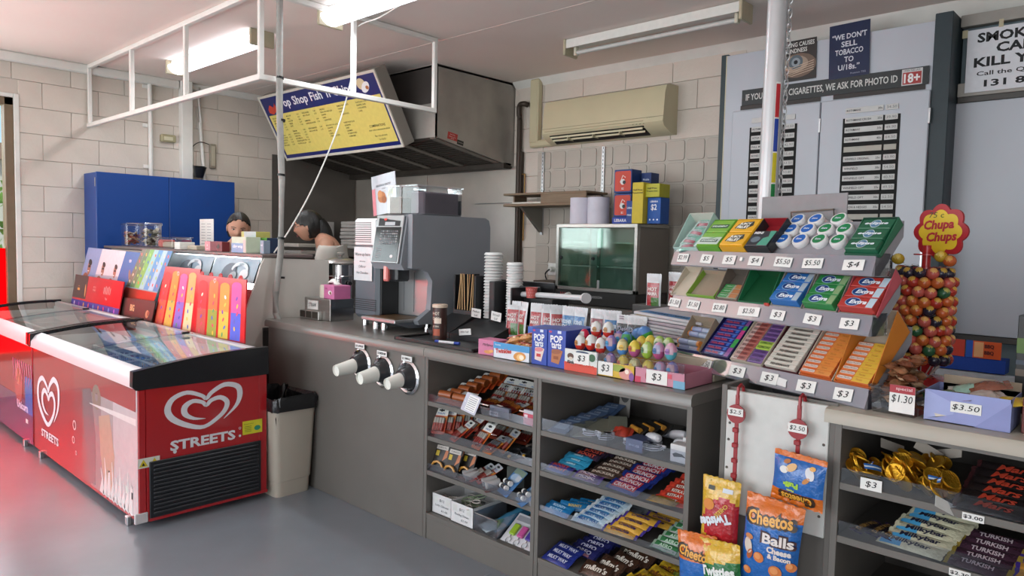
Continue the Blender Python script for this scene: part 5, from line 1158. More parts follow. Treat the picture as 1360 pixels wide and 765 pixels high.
for k in range(46):
 c=('d9d2c4','c9a040','3a6ab0','b03a3a','d8d8dc','6a4a34')[q.randrange(6)]
 cell=q.randrange(12)if k<30 else 20+q.randrange(10)
 if c not in icp:g=G();g.pillow(.15,.055,.022,FOIL(c),nx=6,ny=4,seed=len(icp));o=icp[c]=mk('ice_cream',g)
 else:o=icp[c].copy();C.objects.link(o)
 bx,by=(-4.76+.245*(cell//2),1.2+.245*(cell%2))if cell<12 else(-6.45+.3*((cell-20)//2),1.2+.245*(cell%2))
 o.matrix_world=LOC(bx+.118+q.uniform(-.025,.025),by+.118+q.uniform(-.05,.05),.515+.012*(k%4),90+q.uniform(-25,25))
 tag(o,'wrapped ice cream lying in a wire basket of the %s freezer'%('front' if cell<12 else 'left'),'ice cream','ice creams in the %s freezer'%('front' if cell<12 else 'left'))

 # ---------------------------------------------------------------- bin
bn=thing('rubbish_bin','beige rubbish bin with a black liner between the freezer and the counter','bin',(-3.335,1.862,0))
def rbox(g,w,d,z0,w2,d2,z1,r,m,bottom=True):
 a=rr(w,d,r);b=rr(w2,d2,r);n=len(a);vs=[(p[0],p[1],z0)for p in a]+[(p[0],p[1],z1)for p in b]
 g.add(vs,[(i,(i+1)%n,n+(i+1)%n,n+i)for i in range(n)]+([tuple(range(n))[::-1]]if bottom else[]),m)
BNM=mat('beige_bin_plastic','aaa295',.5,var=.03,scale=4)
g=G();rbox(g,.275,.19,0,.283,.196,.075,.03,BNM);rbox(g,.29,.202,.078,.325,.235,.47,.03,BNM,False);rbox(g,.283,.196,.075,.29,.202,.078,.03,BNM,False);mk('bin_body',g,bn)
LNM=mat('black_liner','18181a',.3,bump=.6,bscale=30)
g=G();q=random.Random(6);a0=rr(.325,.235,.03,6);n=len(a0);rows=[]
for z,s,j in((.43,1.045,.004),(.455,1.05,.003),(.488,1.05,.006),(.497,1.0,.01),(.47,.93,.012),(.40,.9,.015),(.25,.82,.02)):
 rows.append([(p[0]*s+q.uniform(-j,j),p[1]*s+q.uniform(-j,j),z+q.uniform(-j,j))for p in a0])
vs=[v for r_ in rows for v in r_];g.add(vs,[(r_*n+i,r_*n+(i+1)%n,(r_+1)*n+(i+1)%n,(r_+1)*n+i)for r_ in range(len(rows)-1)for i in range(n)]+[tuple((len(rows)-1)*n+i for i in range(n))],LNM);mk('bin_liner',g,bn)
# ---------------------------------------------------------------- wrapped goods: shapes that carry print on their bulge
def bulge(x,y,L,W,H,crimp):
 u=max(0.0,min(1,(x+L/2-crimp)/(L-2*crimp)));e=max(.08,math.sin(math.pi*u)**.45);v=max(-1,min(1,2*y/W))
 return H/2+H/2*e*math.sqrt(max(0,1-v*v))
def drape(g,L,W,H,crimp,off=.0012):
 g.v=[(v[0],v[1],bulge(v[0],v[1],L,W,H,crimp)+off+v[2])for v in g.v];return g
def bag(L,W,H,base,paint,crimp=.014,nx=20,ny=12,seed=1,wob=.04):
 """x runs from crimp to crimp, bulge up"""
 q=random.Random(seed);g=G();xs=[-L/2]+[-L/2+crimp+(L-2*crimp)*i/(nx-2)for i in range(nx-1)]+[L/2];n=len(xs)
 ph=[q.uniform(0,6)for _ in range(4)]
 for side in(1,-1):
  vs=[]
  for i,x in enumerate(xs):
   for j in range(ny+1):
    y=(-1+2*j/ny)*W/2;pin=1-.05*math.sin(math.pi*i/(n-1));
    z=bulge(x,y,L,W,H,crimp)-H/2;edge=1-abs(2*i/(n-1)-1)
    z+=H*wob*math.sin(26*y/W+ph[0]+3*math.sin(9*x/L+ph[1]))*(1.3-edge)*(1 if 0<j<ny else 0)
    vs.append((x+(.0025 if j%2 and i in(0,n-1)else 0),y*pin,H/2+side*z))
  by={}
  for i in range(n-1):
   for j in range(ny):
    a=i*(ny+1)+j;f=(a,a+ny+1,a+ny+2,a+1);f=f if side>0 else f[::-1]
    m=paint((i+.5)/(n-1),(j+.5)/ny)if paint else base;by.setdefault(m,[]).append(f)
  first=True
  base_i=len(g.v)
  g.v+=vs
  for m,fs in by.items():
   if m not in g.mats:g.mats.append(m)
   for f in fs:g.f.append(tuple(base_i+k for k in f));g.m.append(g.mats.index(m))
 return g
UPM=Matrix(((0,-1,0,0),(0,0,-1,0),(1,0,0,0),(0,0,0,1))) # bag local -> standing, facing -Y
A90=-math.pi/2

# bars: wrapper + lettering
def bar_maker(L,W,H,main,end,txt,tc,th=None,tw=None,extra=None,shear=0.0,stripe=None):
 def make(key):
  t=thing('chocolate_bar','x','chocolate bar');g=G();g.pillow(L,W,H,FOIL(main),seed=len(txt or 'x')*3+int(L*1000),crimp=.01,mend=FOIL(end),wob=.05);mk('wrapper',g,t)
  g=G()
  if stripe:
   for(x0,x1,y0,y1,c)in stripe:
    for k in range(6):a=x0+(x1-x0)*k/6;b=x0+(x1-x0)*(k+1)/6;g.face([(a*L,y0*W),(b*L,y0*W),(b*L,y1*W),(a*L,y1*W)],K(c,.35),None,-.0004)
  if txt:g.text(txt,th or W*.42,K(tc,.4),None,w=tw or L*.6,bold=.03,shear=shear)
  if len(g.v):drape(g,L,W,H,.01);mk('print',g,t)
  return t
 return make
def pile(maker,key,label,group,x,y,z,rows,dx=0.0,dy=.022,dz=.006,tilt=28,rz=0,jit=4,per=1,name=None,cat=None,seed=0,stackdz=.0):
 q=random.Random(seed+int(abs(x)*1000));R_=Repeat(maker)
 for k in range(rows):
  o=R_(key,LOC(x+dx*k+q.uniform(-.004,.004),y+dy*k,z+dz*k,rz+q.uniform(-jit,jit),tilt+q.uniform(-5,5)),label+', %s back'%ORD[k]if rows>1 else label,group)
  if cat:o['category']=cat

  # unit 2, shelf 2 (z .447)
S=CY+.03
pile(bar_maker(.115,.034,.014,'33468f','4a3a80','BOOST','c8453a',.016,.075),0,'blue and purple bar at the shelf edge, left end of second shelf','front boost bars',-1.625,S+.00,.452,2,dy=.018,dz=.007,tilt=20,rz=-3)
pile(bar_maker(.12,.034,.014,'2f8bb0','2f8bb0','NIBBLE','bfe0ea',.008,.04),0,'bright teal chocolate bar in the second shelf, behind the front boost bars','teal bars',-1.60,S+.05,.465,3,dy=.02,dz=.011,tilt=25)
pile(bar_maker(.12,.034,.014,'3b2a3c','2a2434','BOOST','c8503c',.016,.08),0,'dark boost bar at the back of the second shelf pile','back boost bars',-1.58,S+.11,.495,4,dx=.012,dy=.03,dz=.004,tilt=25)
pile(bar_maker(.12,.030,.014,'54406c','5c3f8c','PICNIC','d8c8d8',.012,.07,stripe=[(-.4,.1,-.3,.3,'a08a80')]),0,'purple and tan chocolate bar near the shelf edge, left of the crunch bars','purple and tan bars',-1.495,S+.0,.452,2,dy=.016,dz=.007,tilt=20,rz=-2)
pile(bar_maker(.125,.032,.014,'4a3830','3b2e2a','SNICKERS','cfc0b0',.013,.09),0,'brown bar with pale letters behind the purple and tan bars','brown bars of the second shelf',-1.47,S+.055,.462,5,dx=.008,dy=.026,dz=.008,tilt=25)
cr=bar_maker(.135,.06,.012,'22337c','22337c','CRUNCH','dcd6dc',.020,.085,stripe=[(-.36,.36,-.24,.24,'b0303c')])
pile(cr,0,'wide blue crunch wafer bar in the middle of the second shelf','crunch bars',-1.355,S+.025,.452,7,dx=.006,dy=.028,dz=.009,tilt=22,jit=7)
pile(bar_maker(.11,.034,.012,'c8402e','b83a2c','KITKAT','d8d0c4',.012,.05,stripe=[(-.3,.0,-.2,.2,'8c2a1e')]),0,'red-orange wafer bar at the right end of the second shelf','red wafer bars',-1.175,S+.02,.452,9,dx=.004,dy=.024,dz=.009,tilt=30,jit=10)
g=G();g.pillow(.10,.05,.02,FOIL('a8843c'));g.text('',.01,INK,None)if False else None
o=mk('chocolate_bar',g,label='single gold-brown bar lying before the red wafer bars',cat='chocolate bar');o.matrix_world=LOC(-1.19,S+.0,.450,5,5)
# unit 2, shelf 3 (z .297)
pile(bar_maker(.12,.038,.014,'2377b0','1d6aa0','BOUNTY','a8cfe8',.012,.06),0,'blue coconut bar at the left end of the third shelf','blue coconut bars',-1.625,S+.0,.302,2,dy=.02,dz=.006,tilt=35,rz=-4)
pile(bar_maker(.12,.038,.016,'1f6a9c','1f6a9c','BOUNTY','c8b04c',.010,.05),0,'blue coconut bar leaning back behind the front two','leaning blue coconut bars',-1.585,S+.055,.315,3,dx=.02,dy=.03,dz=.002,tilt=40,rz=20)
mw=bar_maker(.13,.038,.014,'a9bfcd','c3cdd3','MILKY WAY','2f5f9c',.014,.085,stripe=[(-.3,.3,.15,.38,'3f86bc')])
pile(mw,0,'pale blue and white milk chocolate bar on the third shelf','pale blue bars',-1.485,S+.005,.302,6,dx=.008,dy=.020,dz=.010,tilt=28,jit=5)
pile(bar_maker(.13,.036,.014,'8c9096','8c9096',None,'ffffff'),0,'plain silver-grey bar behind the pale blue bars','silver bars',-1.43,S+.14,.325,5,dx=.014,dy=.026,dz=.003,tilt=26)
cru=bar_maker(.135,.036,.018,'c99a3c','4a3a8c','Crunchie','3a2458',.014,.07,shear=.2)
pile(cru,0,'golden honeycomb bar with purple ends in the third shelf','golden honeycomb bars',-1.345,S+.0,.302,4,dx=.010,dy=.024,dz=.012,tilt=24,jit=5)
pile(cru,0,'golden honeycomb bar with purple ends, behind the silver bars','rear honeycomb bars',-1.28,S+.11,.325,3,dx=.014,dy=.03,dz=.004,tilt=24,jit=6)
pile(bar_maker(.11,.036,.014,'3d7a4c','88a08c','AERO','b8d8c0',.014,.05,stripe=[(-.4,.4,-.45,-.1,'9aa8a0')]),0,'green peppermint bar at the right end of the third shelf','green mint bars',-1.17,S+.005,.302,7,dx=.004,dy=.026,dz=.009,tilt=30,jit=6)
# unit 2, bottom
pile(bar_maker(.13,.045,.012,'24307c','24307c','MILKY WAY','c8cce0',.016,.09),0,'dark blue bar with pale letters at the left of the bottom shelf','dark blue bottom bars',-1.615,S+.0,.122,3,dy=.03,dz=.010,tilt=25,rz=-6)
pile(bar_maker(.13,.045,.012,'2a2c66','1c2050','OREO','c4c4dc',.018,.07,stripe=[(-.2,.25,-.4,-.2,'b07888')]),0,'blue wafer bar behind the dark blue bars of the bottom shelf','blue wafer bars',-1.575,S+.10,.135,5,dx=.006,dy=.03,dz=.006,tilt=30)
mms=bar_maker(.12,.07,.022,'4c3428','3c2a22',"m&m's",'e0d8cc',.026,.09,shear=.15)
pile(mms,0,'brown bag of chocolate buttons on the bottom shelf','brown sweet bags',-1.46,S+.025,.122,4,dx=.028,dy=.05,dz=.008,tilt=28,rz=-8,jit=14)
pile(bar_maker(.12,.07,.022,'2f2824','2a2420','PODS','b0a898',.02,.07),0,'dark bag behind the brown sweet bags on the bottom shelf','dark sweet bags',-1.42,S+.19,.14,4,dx=.05,dy=.02,dz=.004,tilt=32,jit=12)
pile(bar_maker(.12,.07,.022,'c8a32a','c8a32a',"m&m's",'6a3a1c',.024,.08),0,'bright yellow peanut sweet bag on the bottom shelf','yellow sweet bags',-1.30,S+.02,.122,4,dx=.02,dy=.05,dz=.006,tilt=26,rz=-20,jit=16)
pile(bar_maker(.12,.07,.022,'6f7a30','59622a','MINT','c0c48c',.018,.06),0,'olive green sweet bag at the right of the bottom shelf','olive sweet bags',-1.185,S+.03,.122,4,dx=.01,dy=.05,dz=.008,tilt=35,rz=12,jit=12)

# unit 3: gold coins, mars, milkybar and others
pile(bar_maker(.17,.042,.018,'1a1416','3c1c20','Mars','9c3422',.019,.080,shear=.35),0,'black mars bar with red letters on the top right shelf','mars bars',-.30,S+.0,.668,6,dx=.004,dy=.030,dz=.012,tilt=35,rz=-2,jit=3)
pile(bar_maker(.17,.042,.018,'1a1416','3c1c20','Mars','8c3424',.018,.080,shear=.35),0,'black mars bar in the right hand stack beyond the picture edge','right hand mars bars',-.125,S+.02,.668,5,dx=.0,dy=.030,dz=.012,tilt=35,jit=3)
q=random.Random(12);GOLD=mat('gold_foil','c9992c',.3,.85,bump=.3,bscale=200)
coin=None;n_=0
def coinmesh(key):
 g=G();g.lathe([(0,0),(.0225,0),(.0245,.001),(.0245,.004),(.0225,.005),(.0205,.004),(0,.004)],20,GOLD);
 g.ring(0,0,.010,.013,GOLD,None,.0046,12);t=mk('chocolate_coin',g,cat='chocolate coin');return t
CO=Repeat(coinmesh)
for bx,by,bz,n_ in((-.60,S+.03,.668,14),(-.555,S+.10,.672,12),(-.50,S+.04,.668,20),(-.46,S+.11,.68,16),(-.425,S+.03,.668,14)):
 for k in range(n_):
  t=CO(0,LOC(bx+q.uniform(-.028,.028),by+q.uniform(-.04,.04),bz+.0032*k+.012,q.uniform(0,180),q.uniform(20,75),q.uniform(-40,40)),'gold foil chocolate coin heaped in a net on the top right shelf','gold chocolate coins')
CO(0,LOC(-.515,S+.0,.712,0,66,-8),'gold foil chocolate coin shown face-on in front of the heap')
q=random.Random(13)
for k,(x,y,rz,ry)in enumerate(((-.57,S+.0,35,30),(-.575,S+.02,-30,-50),(-.415,S+.0,-15,-60),(-.42,S+.01,20,35))):
 g=G();n=6
 g.add([(-.03+.06*i/n,s_*.007,.006*math.sin(3*i/n))for i in range(n+1)for s_ in(-1,1)],[(2*i,2*i+1,2*i+3,2*i+2)for i in range(n)],K('1d5fa8'));g.add([(-.03+.06*i/n,s_*.002,.0006+.006*math.sin(3*i/n))for i in range(n+1)for s_ in(-1,1)],[(2*i,2*i+1,2*i+3,2*i+2)for i in range(n)],K('c8d4e0'))
 o=mk('net_tag',g,label='blue and white paper tag of a gold coin net, %s'%('lower left','upper left beside the $3 tag','lower right','upper right near the mars bars')[k],cat='tag');o.matrix_world=LOC(x,y,.712,rz,60,ry)
for k,(x,y,z,rz,ry)in enumerate(((-.565,S+.15,.74,20,30),(-.47,S+.12,.755,-20,50),(-.43,S+.15,.75,10,-30),(-.39,CY-.004,.665,12,45))):
 g=G();g.box(-.035,.035,-.014,.014,0,.001,K('a8a096' if k<3 else 'c8c8c4'));o=mk('paper_slip',g,label='curled paper slip %s'%('at the back left of the coin heap','sticking up in the middle of the coin heap','behind the right part of the coins','hanging over the shelf edge below the coins')[k],cat='paper');o.matrix_world=LOC(x,y,z,rz,50,ry)
pile(bar_maker(.12,.036,.016,'2b2430','3a2c6c','DAIRY MILK','b08848',.014,.09),0,'dark purple bar with gold letters, left of the cream bars','dark gold-lettered bars',-.59,S+.06,.522,3,dx=.034,dy=.0,dz=.002,tilt=8,rz=78,jit=3)
pile(bar_maker(.155,.044,.016,'c9c6aa','c9c6aa','Milkybar','24243c',.020,.095,shear=.1,stripe=[(-.45,-.12,-.42,.0,'4a9ccc')]),0,'cream milkybar with black letters on the second shelf at right','milkybars',-.47,S+.012,.522,6,dx=.008,dy=.028,dz=.011,tilt=25,rz=-4,jit=6)
pile(bar_maker(.14,.042,.014,'3d2634','8c7a34','TURKISH','b8aab0',.014,.07),0,'dark turkish delight bar with gold edges on the second shelf','turkish bars',-.325,S+.0,.522,5,dx=.004,dy=.026,dz=.010,tilt=28,rz=-4,jit=4)
pile(bar_maker(.13,.044,.016,'b8863c','3c2c7c','CARAMELLO','3c2058',.012,.07),0,'gold and purple caramel bar at the right picture edge, second shelf','caramel bars',-.195,S+.0,.522,5,dx=.004,dy=.028,dz=.011,tilt=28,jit=5)
g=G();g.pillow(.2,.14,.07,K('5c4e44',.7),nx=7,ny=6,wob=.2);o=mk('paper_bag',g,label='brown paper bag lying in the dark bottom of the right shelf unit',cat='bag');o.matrix_world=LOC(-.47,S+.14,.31,20,12)
pack('small_carton','small pale carton in the dark bottom of the right shelf unit','box',-.36,-.30,S+.1,S+.16,.302,.36,K('8a8680'))

def ptag(name,label,x,y,z,w_,h_,s_,tw,M=None,col='dcdcd8',shear=.15,bold=.0,th=None):
 t=thing(name,label,'price tag',M if M is not None else Matrix.Translation((x,y,z)));g=G();g.box(-w_/2,w_/2,-.0005,.0005,-h_/2,h_/2,K(col,.7));mk('paper',g,t)
 g=G();g.text(s_,th or h_*.6,INK,FR(0,-.0008,0),w=tw,shear=shear,bold=bold);mk('handwriting',g,t);return t
ptag('price_tag','white $3 tag stuck to the shelf lip before the gold coins',-.563,CY-.001,.675,.052,.03,'$3',.028)
ptag('price_tag','small printed $3.00 tag below the mars bars',-.335,CY-.001,.652,.045,.018,'$3.00',.04,shear=0,bold=.02,th=.010)
ptag('price_tag','small printed $2.30 tag below the turkish bars',-.355,CY-.001,.508,.045,.018,'$2.30',.04,shear=0,bold=.02,th=.010)

# ---------------------------------------------------------------- unit 1: batteries and small goods
def blister(w_,h_,head,cardc,kind,n=4,bc='a8a49c',txt='PHILIPS'):
 def make(key):
  t=thing('battery_pack','x','battery pack');g=G();hh=h_*.30
  g.poly(rr(w_,h_,.006),0,.0012,K(cardc,.35));g.poly([(p[0],p[1]+h_/2-hh/2)for p in rr(w_,hh,.006)],.0012,.0018,K(head,.4));mk('card',g,t)
  g=G();g.rect(-w_*.2,w_*.2,h_/2-hh*.42,h_/2-hh*.22,INK,None,.002);g.rect(-.004,.004,h_/2-hh*.5,h_/2-hh*.14,INK,None,.002)
  if txt:g.text(txt,hh*.2,K('1f5fa0'),None,w=w_*.55,y=h_/2-hh*.72,z=.0022,bold=.02)
  g.face([(-w_/2,h_*.05),(w_/2,h_*.2),(w_/2,h_*.08),(-w_/2,-h_*.1)],K('d0842c'),None,.0016);mk('print',g,t)
  g=G()
  if kind=='cells':
   for k in range(n):x=(k-(n-1)/2)*w_*.2;g.cyl((x,-h_*.38,.008),(x,h_*.1,.008),.0058,.0058,8,K(bc,.3));g.cyl((x,-h_*.38,.0082),(x,-h_*.1,.0082),.006,.006,8,K('8c2a24',.3))
   mk('cells',g,t)
   g=G();g.box(-w_*.42,w_*.42,-h_*.42,h_*.14,.001,.017,M_CLEAR,.004);mk('blister',g,t)
  elif kind=='tube':g.cyl((-w_*.4,-h_*.14,.016),(w_*.4,-h_*.14,.016),.018,.018,12,K('8f4c26',.25));mk('packed_tube',g,t)
  return t
 return make
def packs(maker,label,group,pts,keyoff=0):
 R_=Repeat(maker)
 for(x,y,z,rz,rx)in pts:R_(0,LOC(x,y,z,rz,rx),label,group)
q=random.Random(21);S1=CY+.02
packs(blister(.085,.105,'d6d6d0','b0481f','tube'),'orange blister pack lying in the front left of the top battery shelf','front orange packs',[(-2.27,S1+.055,.618,8,22),(-2.17,S1+.045,.622,4,22)])
packs(blister(.075,.11,'c6c6c0','a8441f','tube'),'orange blister pack with a white header, in the leaning rows behind the front packs','leaning orange packs',[(-2.245+.012*k,S1+.10+.035*k,.630+.012*k,4,38)for k in range(6)])
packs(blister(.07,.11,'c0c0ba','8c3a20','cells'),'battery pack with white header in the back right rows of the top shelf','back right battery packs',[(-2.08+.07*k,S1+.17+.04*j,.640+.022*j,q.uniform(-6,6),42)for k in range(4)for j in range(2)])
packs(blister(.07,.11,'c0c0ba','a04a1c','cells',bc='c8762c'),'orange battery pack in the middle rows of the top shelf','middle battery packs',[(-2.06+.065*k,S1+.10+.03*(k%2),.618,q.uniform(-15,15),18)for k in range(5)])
t=thing('printed_card','white printed card pack standing at the front middle of the top battery shelf','card pack',LOC(-2.062,CY+.003,.632,0,68,0)@Matrix.Rotation(R(-8),4,'Z'));g=G();g.poly(rr(.088,.075,.005),0,.002,K('b8b8c6'));mk('card',g,t)
g=G();g.rect(-.022,.036,-.03,.032,K('e0e0de'),None,.0025)
for k in range(7):g.rect(-.018,.03,-.026+.008*k,-.0235+.008*k,K('7a7a86'),None,.003)
g.text('8',.008,K('e8e8f0'),None,x=-.033,y=0,z=.0025);mk('print',g,t)
t=pack('pink_card_pack','pink and red card pack at the right front corner of the top battery shelf','card pack',-1.79,-1.735,CY+.015,CY+.03,.60,.655,K('b8b4bc'),lambda g,M_,w,h:(g.rect(-w,w,-h,h*.55,K('b8485c'),M_,.0004),g.rect(-w*.8,-w*.2,-h*.1,h*.4,K('d8c4c8'),M_,.0008)))
pack('grey_card_pack','grey-blue card pack left of the pink one on the top battery shelf','card pack',-1.975,-1.87,CY+.02,CY+.035,.60,.64,K('5f6270'),lambda g,M_,w,h:(g.rect(-w,-w*.1,-h,-h*.1,K('b8b8c0'),M_,.0004),g.text('4444',.01,INK,M_,w=.04,x=-w*.55,y=-h*.5,z=.001)))
# shelf 2
packs(blister(.062,.115,'d0d0ca','b8462a','cells'),'upright battery pack in the row at the left end of the second battery shelf','left upright battery packs',[(-2.30+.016*k,S1+.03+.035*k,.51,24,62)for k in range(6)])
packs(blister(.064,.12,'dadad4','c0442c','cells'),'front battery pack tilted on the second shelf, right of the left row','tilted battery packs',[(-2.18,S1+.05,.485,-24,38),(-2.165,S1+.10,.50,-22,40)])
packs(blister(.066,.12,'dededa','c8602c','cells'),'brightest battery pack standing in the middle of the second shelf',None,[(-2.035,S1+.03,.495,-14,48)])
packs(blister(.062,.115,'b8b8b2','8c3a24','cells'),'battery pack in shade-darkened colours behind the brightest middle pack','shade-darkened middle packs',[(-2.11,S1+.12,.49,-10,35),(-2.05,S1+.15,.5,-5,35),(-1.98,S1+.14,.5,6,35),(-1.93,S1+.18,.5,3,35),(-1.99,S1+.20,.51,0,38)])  # header and card colours darkened to stand for shade
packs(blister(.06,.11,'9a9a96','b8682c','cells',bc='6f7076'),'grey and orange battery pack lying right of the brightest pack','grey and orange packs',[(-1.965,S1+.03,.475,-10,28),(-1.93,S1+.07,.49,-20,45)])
def cable_pack(col,c2):
 def make(key):
  t=thing('cable_pack','x','cable pack');g=G();g.box(-.035,.035,-.045,.045,0,.002,K('26262a'));mk('card',g,t)
  g=G();pts=[(.024*math.cos(a)*(1-.1*(a/14)),.03*math.sin(a)*(1-.1*(a/14)),.006+.0006*a)for a in[k*.7 for k in range(20)]];g.tube(pts,.0028,5,K(col));g.box(-.006,.006,-.04,-.022,.003,.012,K(c2),.002);mk('coiled_cable',g,t);return t
 return make
packs(cable_pack('1e1e20','c8982c'),'black coiled cable with a yellow plug at the right of the second battery shelf','black and yellow cables',[(-1.87+.035*k,S1+.04+.028*(k%4),.456+.006*(k%3),25*k,14)for k in range(5)])
packs(cable_pack('3c2e26','a89c8c'),'dark brown coiled cable pack behind the yellow plugs','dark cable packs',[(-1.89+.03*k,S1+.17+.03*(k%3),.47+.012*(k%3),20*k,20)for k in range(5)])
# shelf 3
def duracell(key):
 t=thing('battery_pack','x','battery pack');g=G();g.poly(rr(.075,.13,.004),0,.0015,K('1f1c1a',.35));mk('card',g,t)
 g=G();g.rect(-.034,.03,.028,.045,K('c4bcb4'),None,.002);g.text('DURACELL',.007,INK,None,w=.05,y=.036,z=.0025);g.face([(.012,-.02),(.034,.0),(.034,.026),(.02,.03)],K('b06a44'),None,.002);g.rect(-.03,-.012,.0,.022,K('b8a02c'),None,.002);mk('print',g,t)
 g=G();g.tube([(-.03,-.045,.008),(-.018,-.03,.014),(0,-.025,.016),(.018,-.03,.014),(.03,-.045,.008)],.005,6,K('c08a3c',.3));mk('arched_cell',g,t);return t
R_=Repeat(duracell)
for k,(x,y,rz)in enumerate(((-2.29,S1+.03,8),(-2.205,S1+.025,4),(-2.15,S1+.06,2),(-2.26,S1+.10,6),(-2.20,S1+.12,4))):R_(0,LOC(x,y,.358,rz,66),('black and copper battery card at the far left of the third shelf','black and copper battery card with a yellow square, second from left on the third shelf','black battery card half hidden behind the yellow-square card','black battery card at the back left of the third shelf','black battery card at the back, right of the rear left one')[k])
packs(blister(.07,.12,'c8ccd0','b83a30','cells',n=3,bc='b8b0a8'),'red and white battery pack lying at an angle on the third shelf','angled red battery packs',[(-2.03,S1+.06,.335,-30,30),(-2.075,S1+.06,.33,-28,26)])
def dcell(key):
 t=thing('battery_pack','x','battery pack');g=G();g.poly(rr(.09,.10,.005),0,.0015,K('5a2e2c',.35));mk('card',g,t)
 g=G()
 for x in(-.02,.02):g.cyl((x,-.04,.019),(x,.02,.019),.0165,.0165,14,K('a6a4a4',.3));g.cyl((x,-.041,.019),(x,-.0405,.019),.010,.010,12,K('c8c8c8',.25))
 mk('cells',g,t);return t
R_=Repeat(dcell);R_(0,LOC(-2.10,S1+.045,.305,-32,10),'pack of two fat round batteries left of the angled red pack');R_(0,LOC(-1.975,S1+.035,.305,-28,10),'pack of two fat grey batteries in the middle front of the third shelf')
g=G();g.box(-.035,.035,-.045,.045,0,.0015,K('5c605c'));o=mk('grey_card',g,label='plain grey card tilted behind the two fat grey batteries',cat='card');o.matrix_world=LOC(-1.91,S1+.09,.345,42,50)
def bluepack(key):
 t=thing('battery_pack','x','battery pack');g=G();g.poly(rr(.085,.125,.004),0,.0015,K('3f6c9c',.3));mk('card',g,t)
 g=G();g.rect(-.04,.04,.035,.06,K('7f9080'),None,.002);g.disc(0,.02,.035,.02,K('9ab0c8'),None,.002);g.rect(.004,.036,.012,.034,K('b8bcc4'),None,.0024);mk('print',g,t)
 g=G()
 for y in(-.012,-.035):g.cyl((-.028,y,.012),(.018,y,.012),.010,.010,10,K('35353a',.3));g.cyl((-.028,y,.012),(-.018,y,.012),.0105,.0105,10,K('d8d8d4'));g.cyl((.010,y,.012),(.019,y,.012),.0105,.0105,10,K('d8d8d4'))
 mk('white_capped_cells',g,t);return t
R_=Repeat(bluepack);R_(0,LOC(-1.875,S1+.035,.345,-20,42),'blue card with two dark white-capped cells on the third shelf');R_(0,LOC(-1.775,S1+.03,.325,-25,30),'blue pack at the right end of the third shelf')
# bottom of unit 1
def openbox(name,label,cat,x0,x1,y0,y1,z,h,m,th=.002,T=None,inner=None,draw=None):
 t=thing(name,label,cat,Matrix.Translation(((x0+x1)/2,y0,z))if T is None else T);w2=(x1-x0)/2;d=y1-y0
 g=G();g.box(-w2,w2,0,th,0,h,m);g.box(-w2,w2,d-th,d,0,h,m);g.box(-w2,-w2+th,0,d,0,h,m);g.box(w2-th,w2,0,d,0,h,m);g.box(-w2,w2,0,d,0,th,m);mk('carton',g,t)
 if draw:g=G();draw(g,w2,h);mk('print',g,t)
 return t
def hand12(extra):
 def f(g,w,h):
  M_=FR(0,-.0006,h/2);g.text('$12',.013,K('55555c'),M_,w=.03,y=.018,shear=.1);g.text(extra,.012,K('55555c'),M_,w=.085,y=-.005,shear=.2);g.text('$2.00',.009,K('55555c'),M_,w=.04,x=.015,y=-.025,shear=.2)
  for sx in(-1,1):g.rect(sx*w*.62-.013,sx*w*.62+.013,.006,.034,K('c6c8c4'),M_,-.0002)
 return f
openbox('white_carton','white open carton with handwriting at the far left of the bottom battery shelf','box',-2.32,-2.195,S1+.01,S1+.2,.113,.085,K('c8c8c8',.7),draw=hand12('Lady Glasses'))
openbox('white_carton','white open carton with handwriting, second on the bottom battery shelf','box',-2.19,-2.055,S1+.0,S1+.2,.113,.085,K('cdcdcd',.7),draw=hand12('Reading Glasses'))
q=random.Random(31)
for k in range(7):
 g=G();c=('b8b0a8','8f8a84','6a7a5c','c0b8b0')[k%4];a=[(.03*math.cos(u),.012*math.sin(u),0)for u in[i*.5 for i in range(14)]];g.tube(a,.0025,5,K(c));g.tube([(p[0]+.062,p[1],p[2])for p in a],.0025,5,K(c));g.tube([(.03,0,0),(.034,.004,.002)],.002,5,K(c))
 o=mk('spectacles',g,label='folded spectacles lying in the %s handwritten carton'%('second' if k>1 else 'first'),cat='glasses',group='spectacles in the %s carton'%('second' if k>1 else 'first'));o.matrix_world=LOC((-2.16 if k>1 else-2.28)+q.uniform(-.01,.01),S1+.1+q.uniform(-.05,.05),.17+.004*k,q.uniform(-40,40),q.uniform(-20,20),q.uniform(-20,20))
t=thing('clear_bin','clear plastic bin holding blue wrapped packs on the bottom battery shelf','bin',(-1.985,S1+.0,.113));g=G();g.box(-.065,.065,0,.002,0,.07,M_CLEARDIM);g.box(-.065,-.063,0,.3,0,.075,M_CLEARDIM);g.box(.063,.065,0,.3,0,.075,M_CLEARDIM);g.box(-.065,.065,0,.3,0,.002,M_CLEARDIM);g.box(-.068,.068,-.003,.003,.068,.074,M_CLEARDIM,.001);mk('bin_shell',g,t)
g=G();g.pillow(.24,.085,.035,FOIL('4a90b4'),nx=8,ny=6,wob=.2);o=mk('blue_pack',g,label='crumpled light blue plastic pack in the clear bin',cat='pack');o.matrix_world=LOC(-1.965,S1+.15,.135,78,0,-14)
g=G();g.pillow(.12,.09,.03,FOIL('a8b8c0'),nx=8,ny=6,wob=.3);o=mk('clear_wrap_pack',g,label='pale crinkled wrap pack at the front of the clear bin',cat='pack');o.matrix_world=LOC(-1.99,S1+.06,.12,70,0,-6)
t=thing('keyring_display','white display card with green, pink and purple key torches, bottom right of the battery unit','display',LOC(-1.835,S1+.035,.128,0,34));g=G();g.box(-.08,.085,-.05,.11,-.012,0,K('c9c9cd',.6),.002);mk('card_box',g,t)
g=G()
for k,c in enumerate(('a85a2c','b89a2c','5a9a4c','2f5aa0')):g.rect(-.08+.041*k,-.039+.041*k,-.052,-.042,K(c),None,.0006)
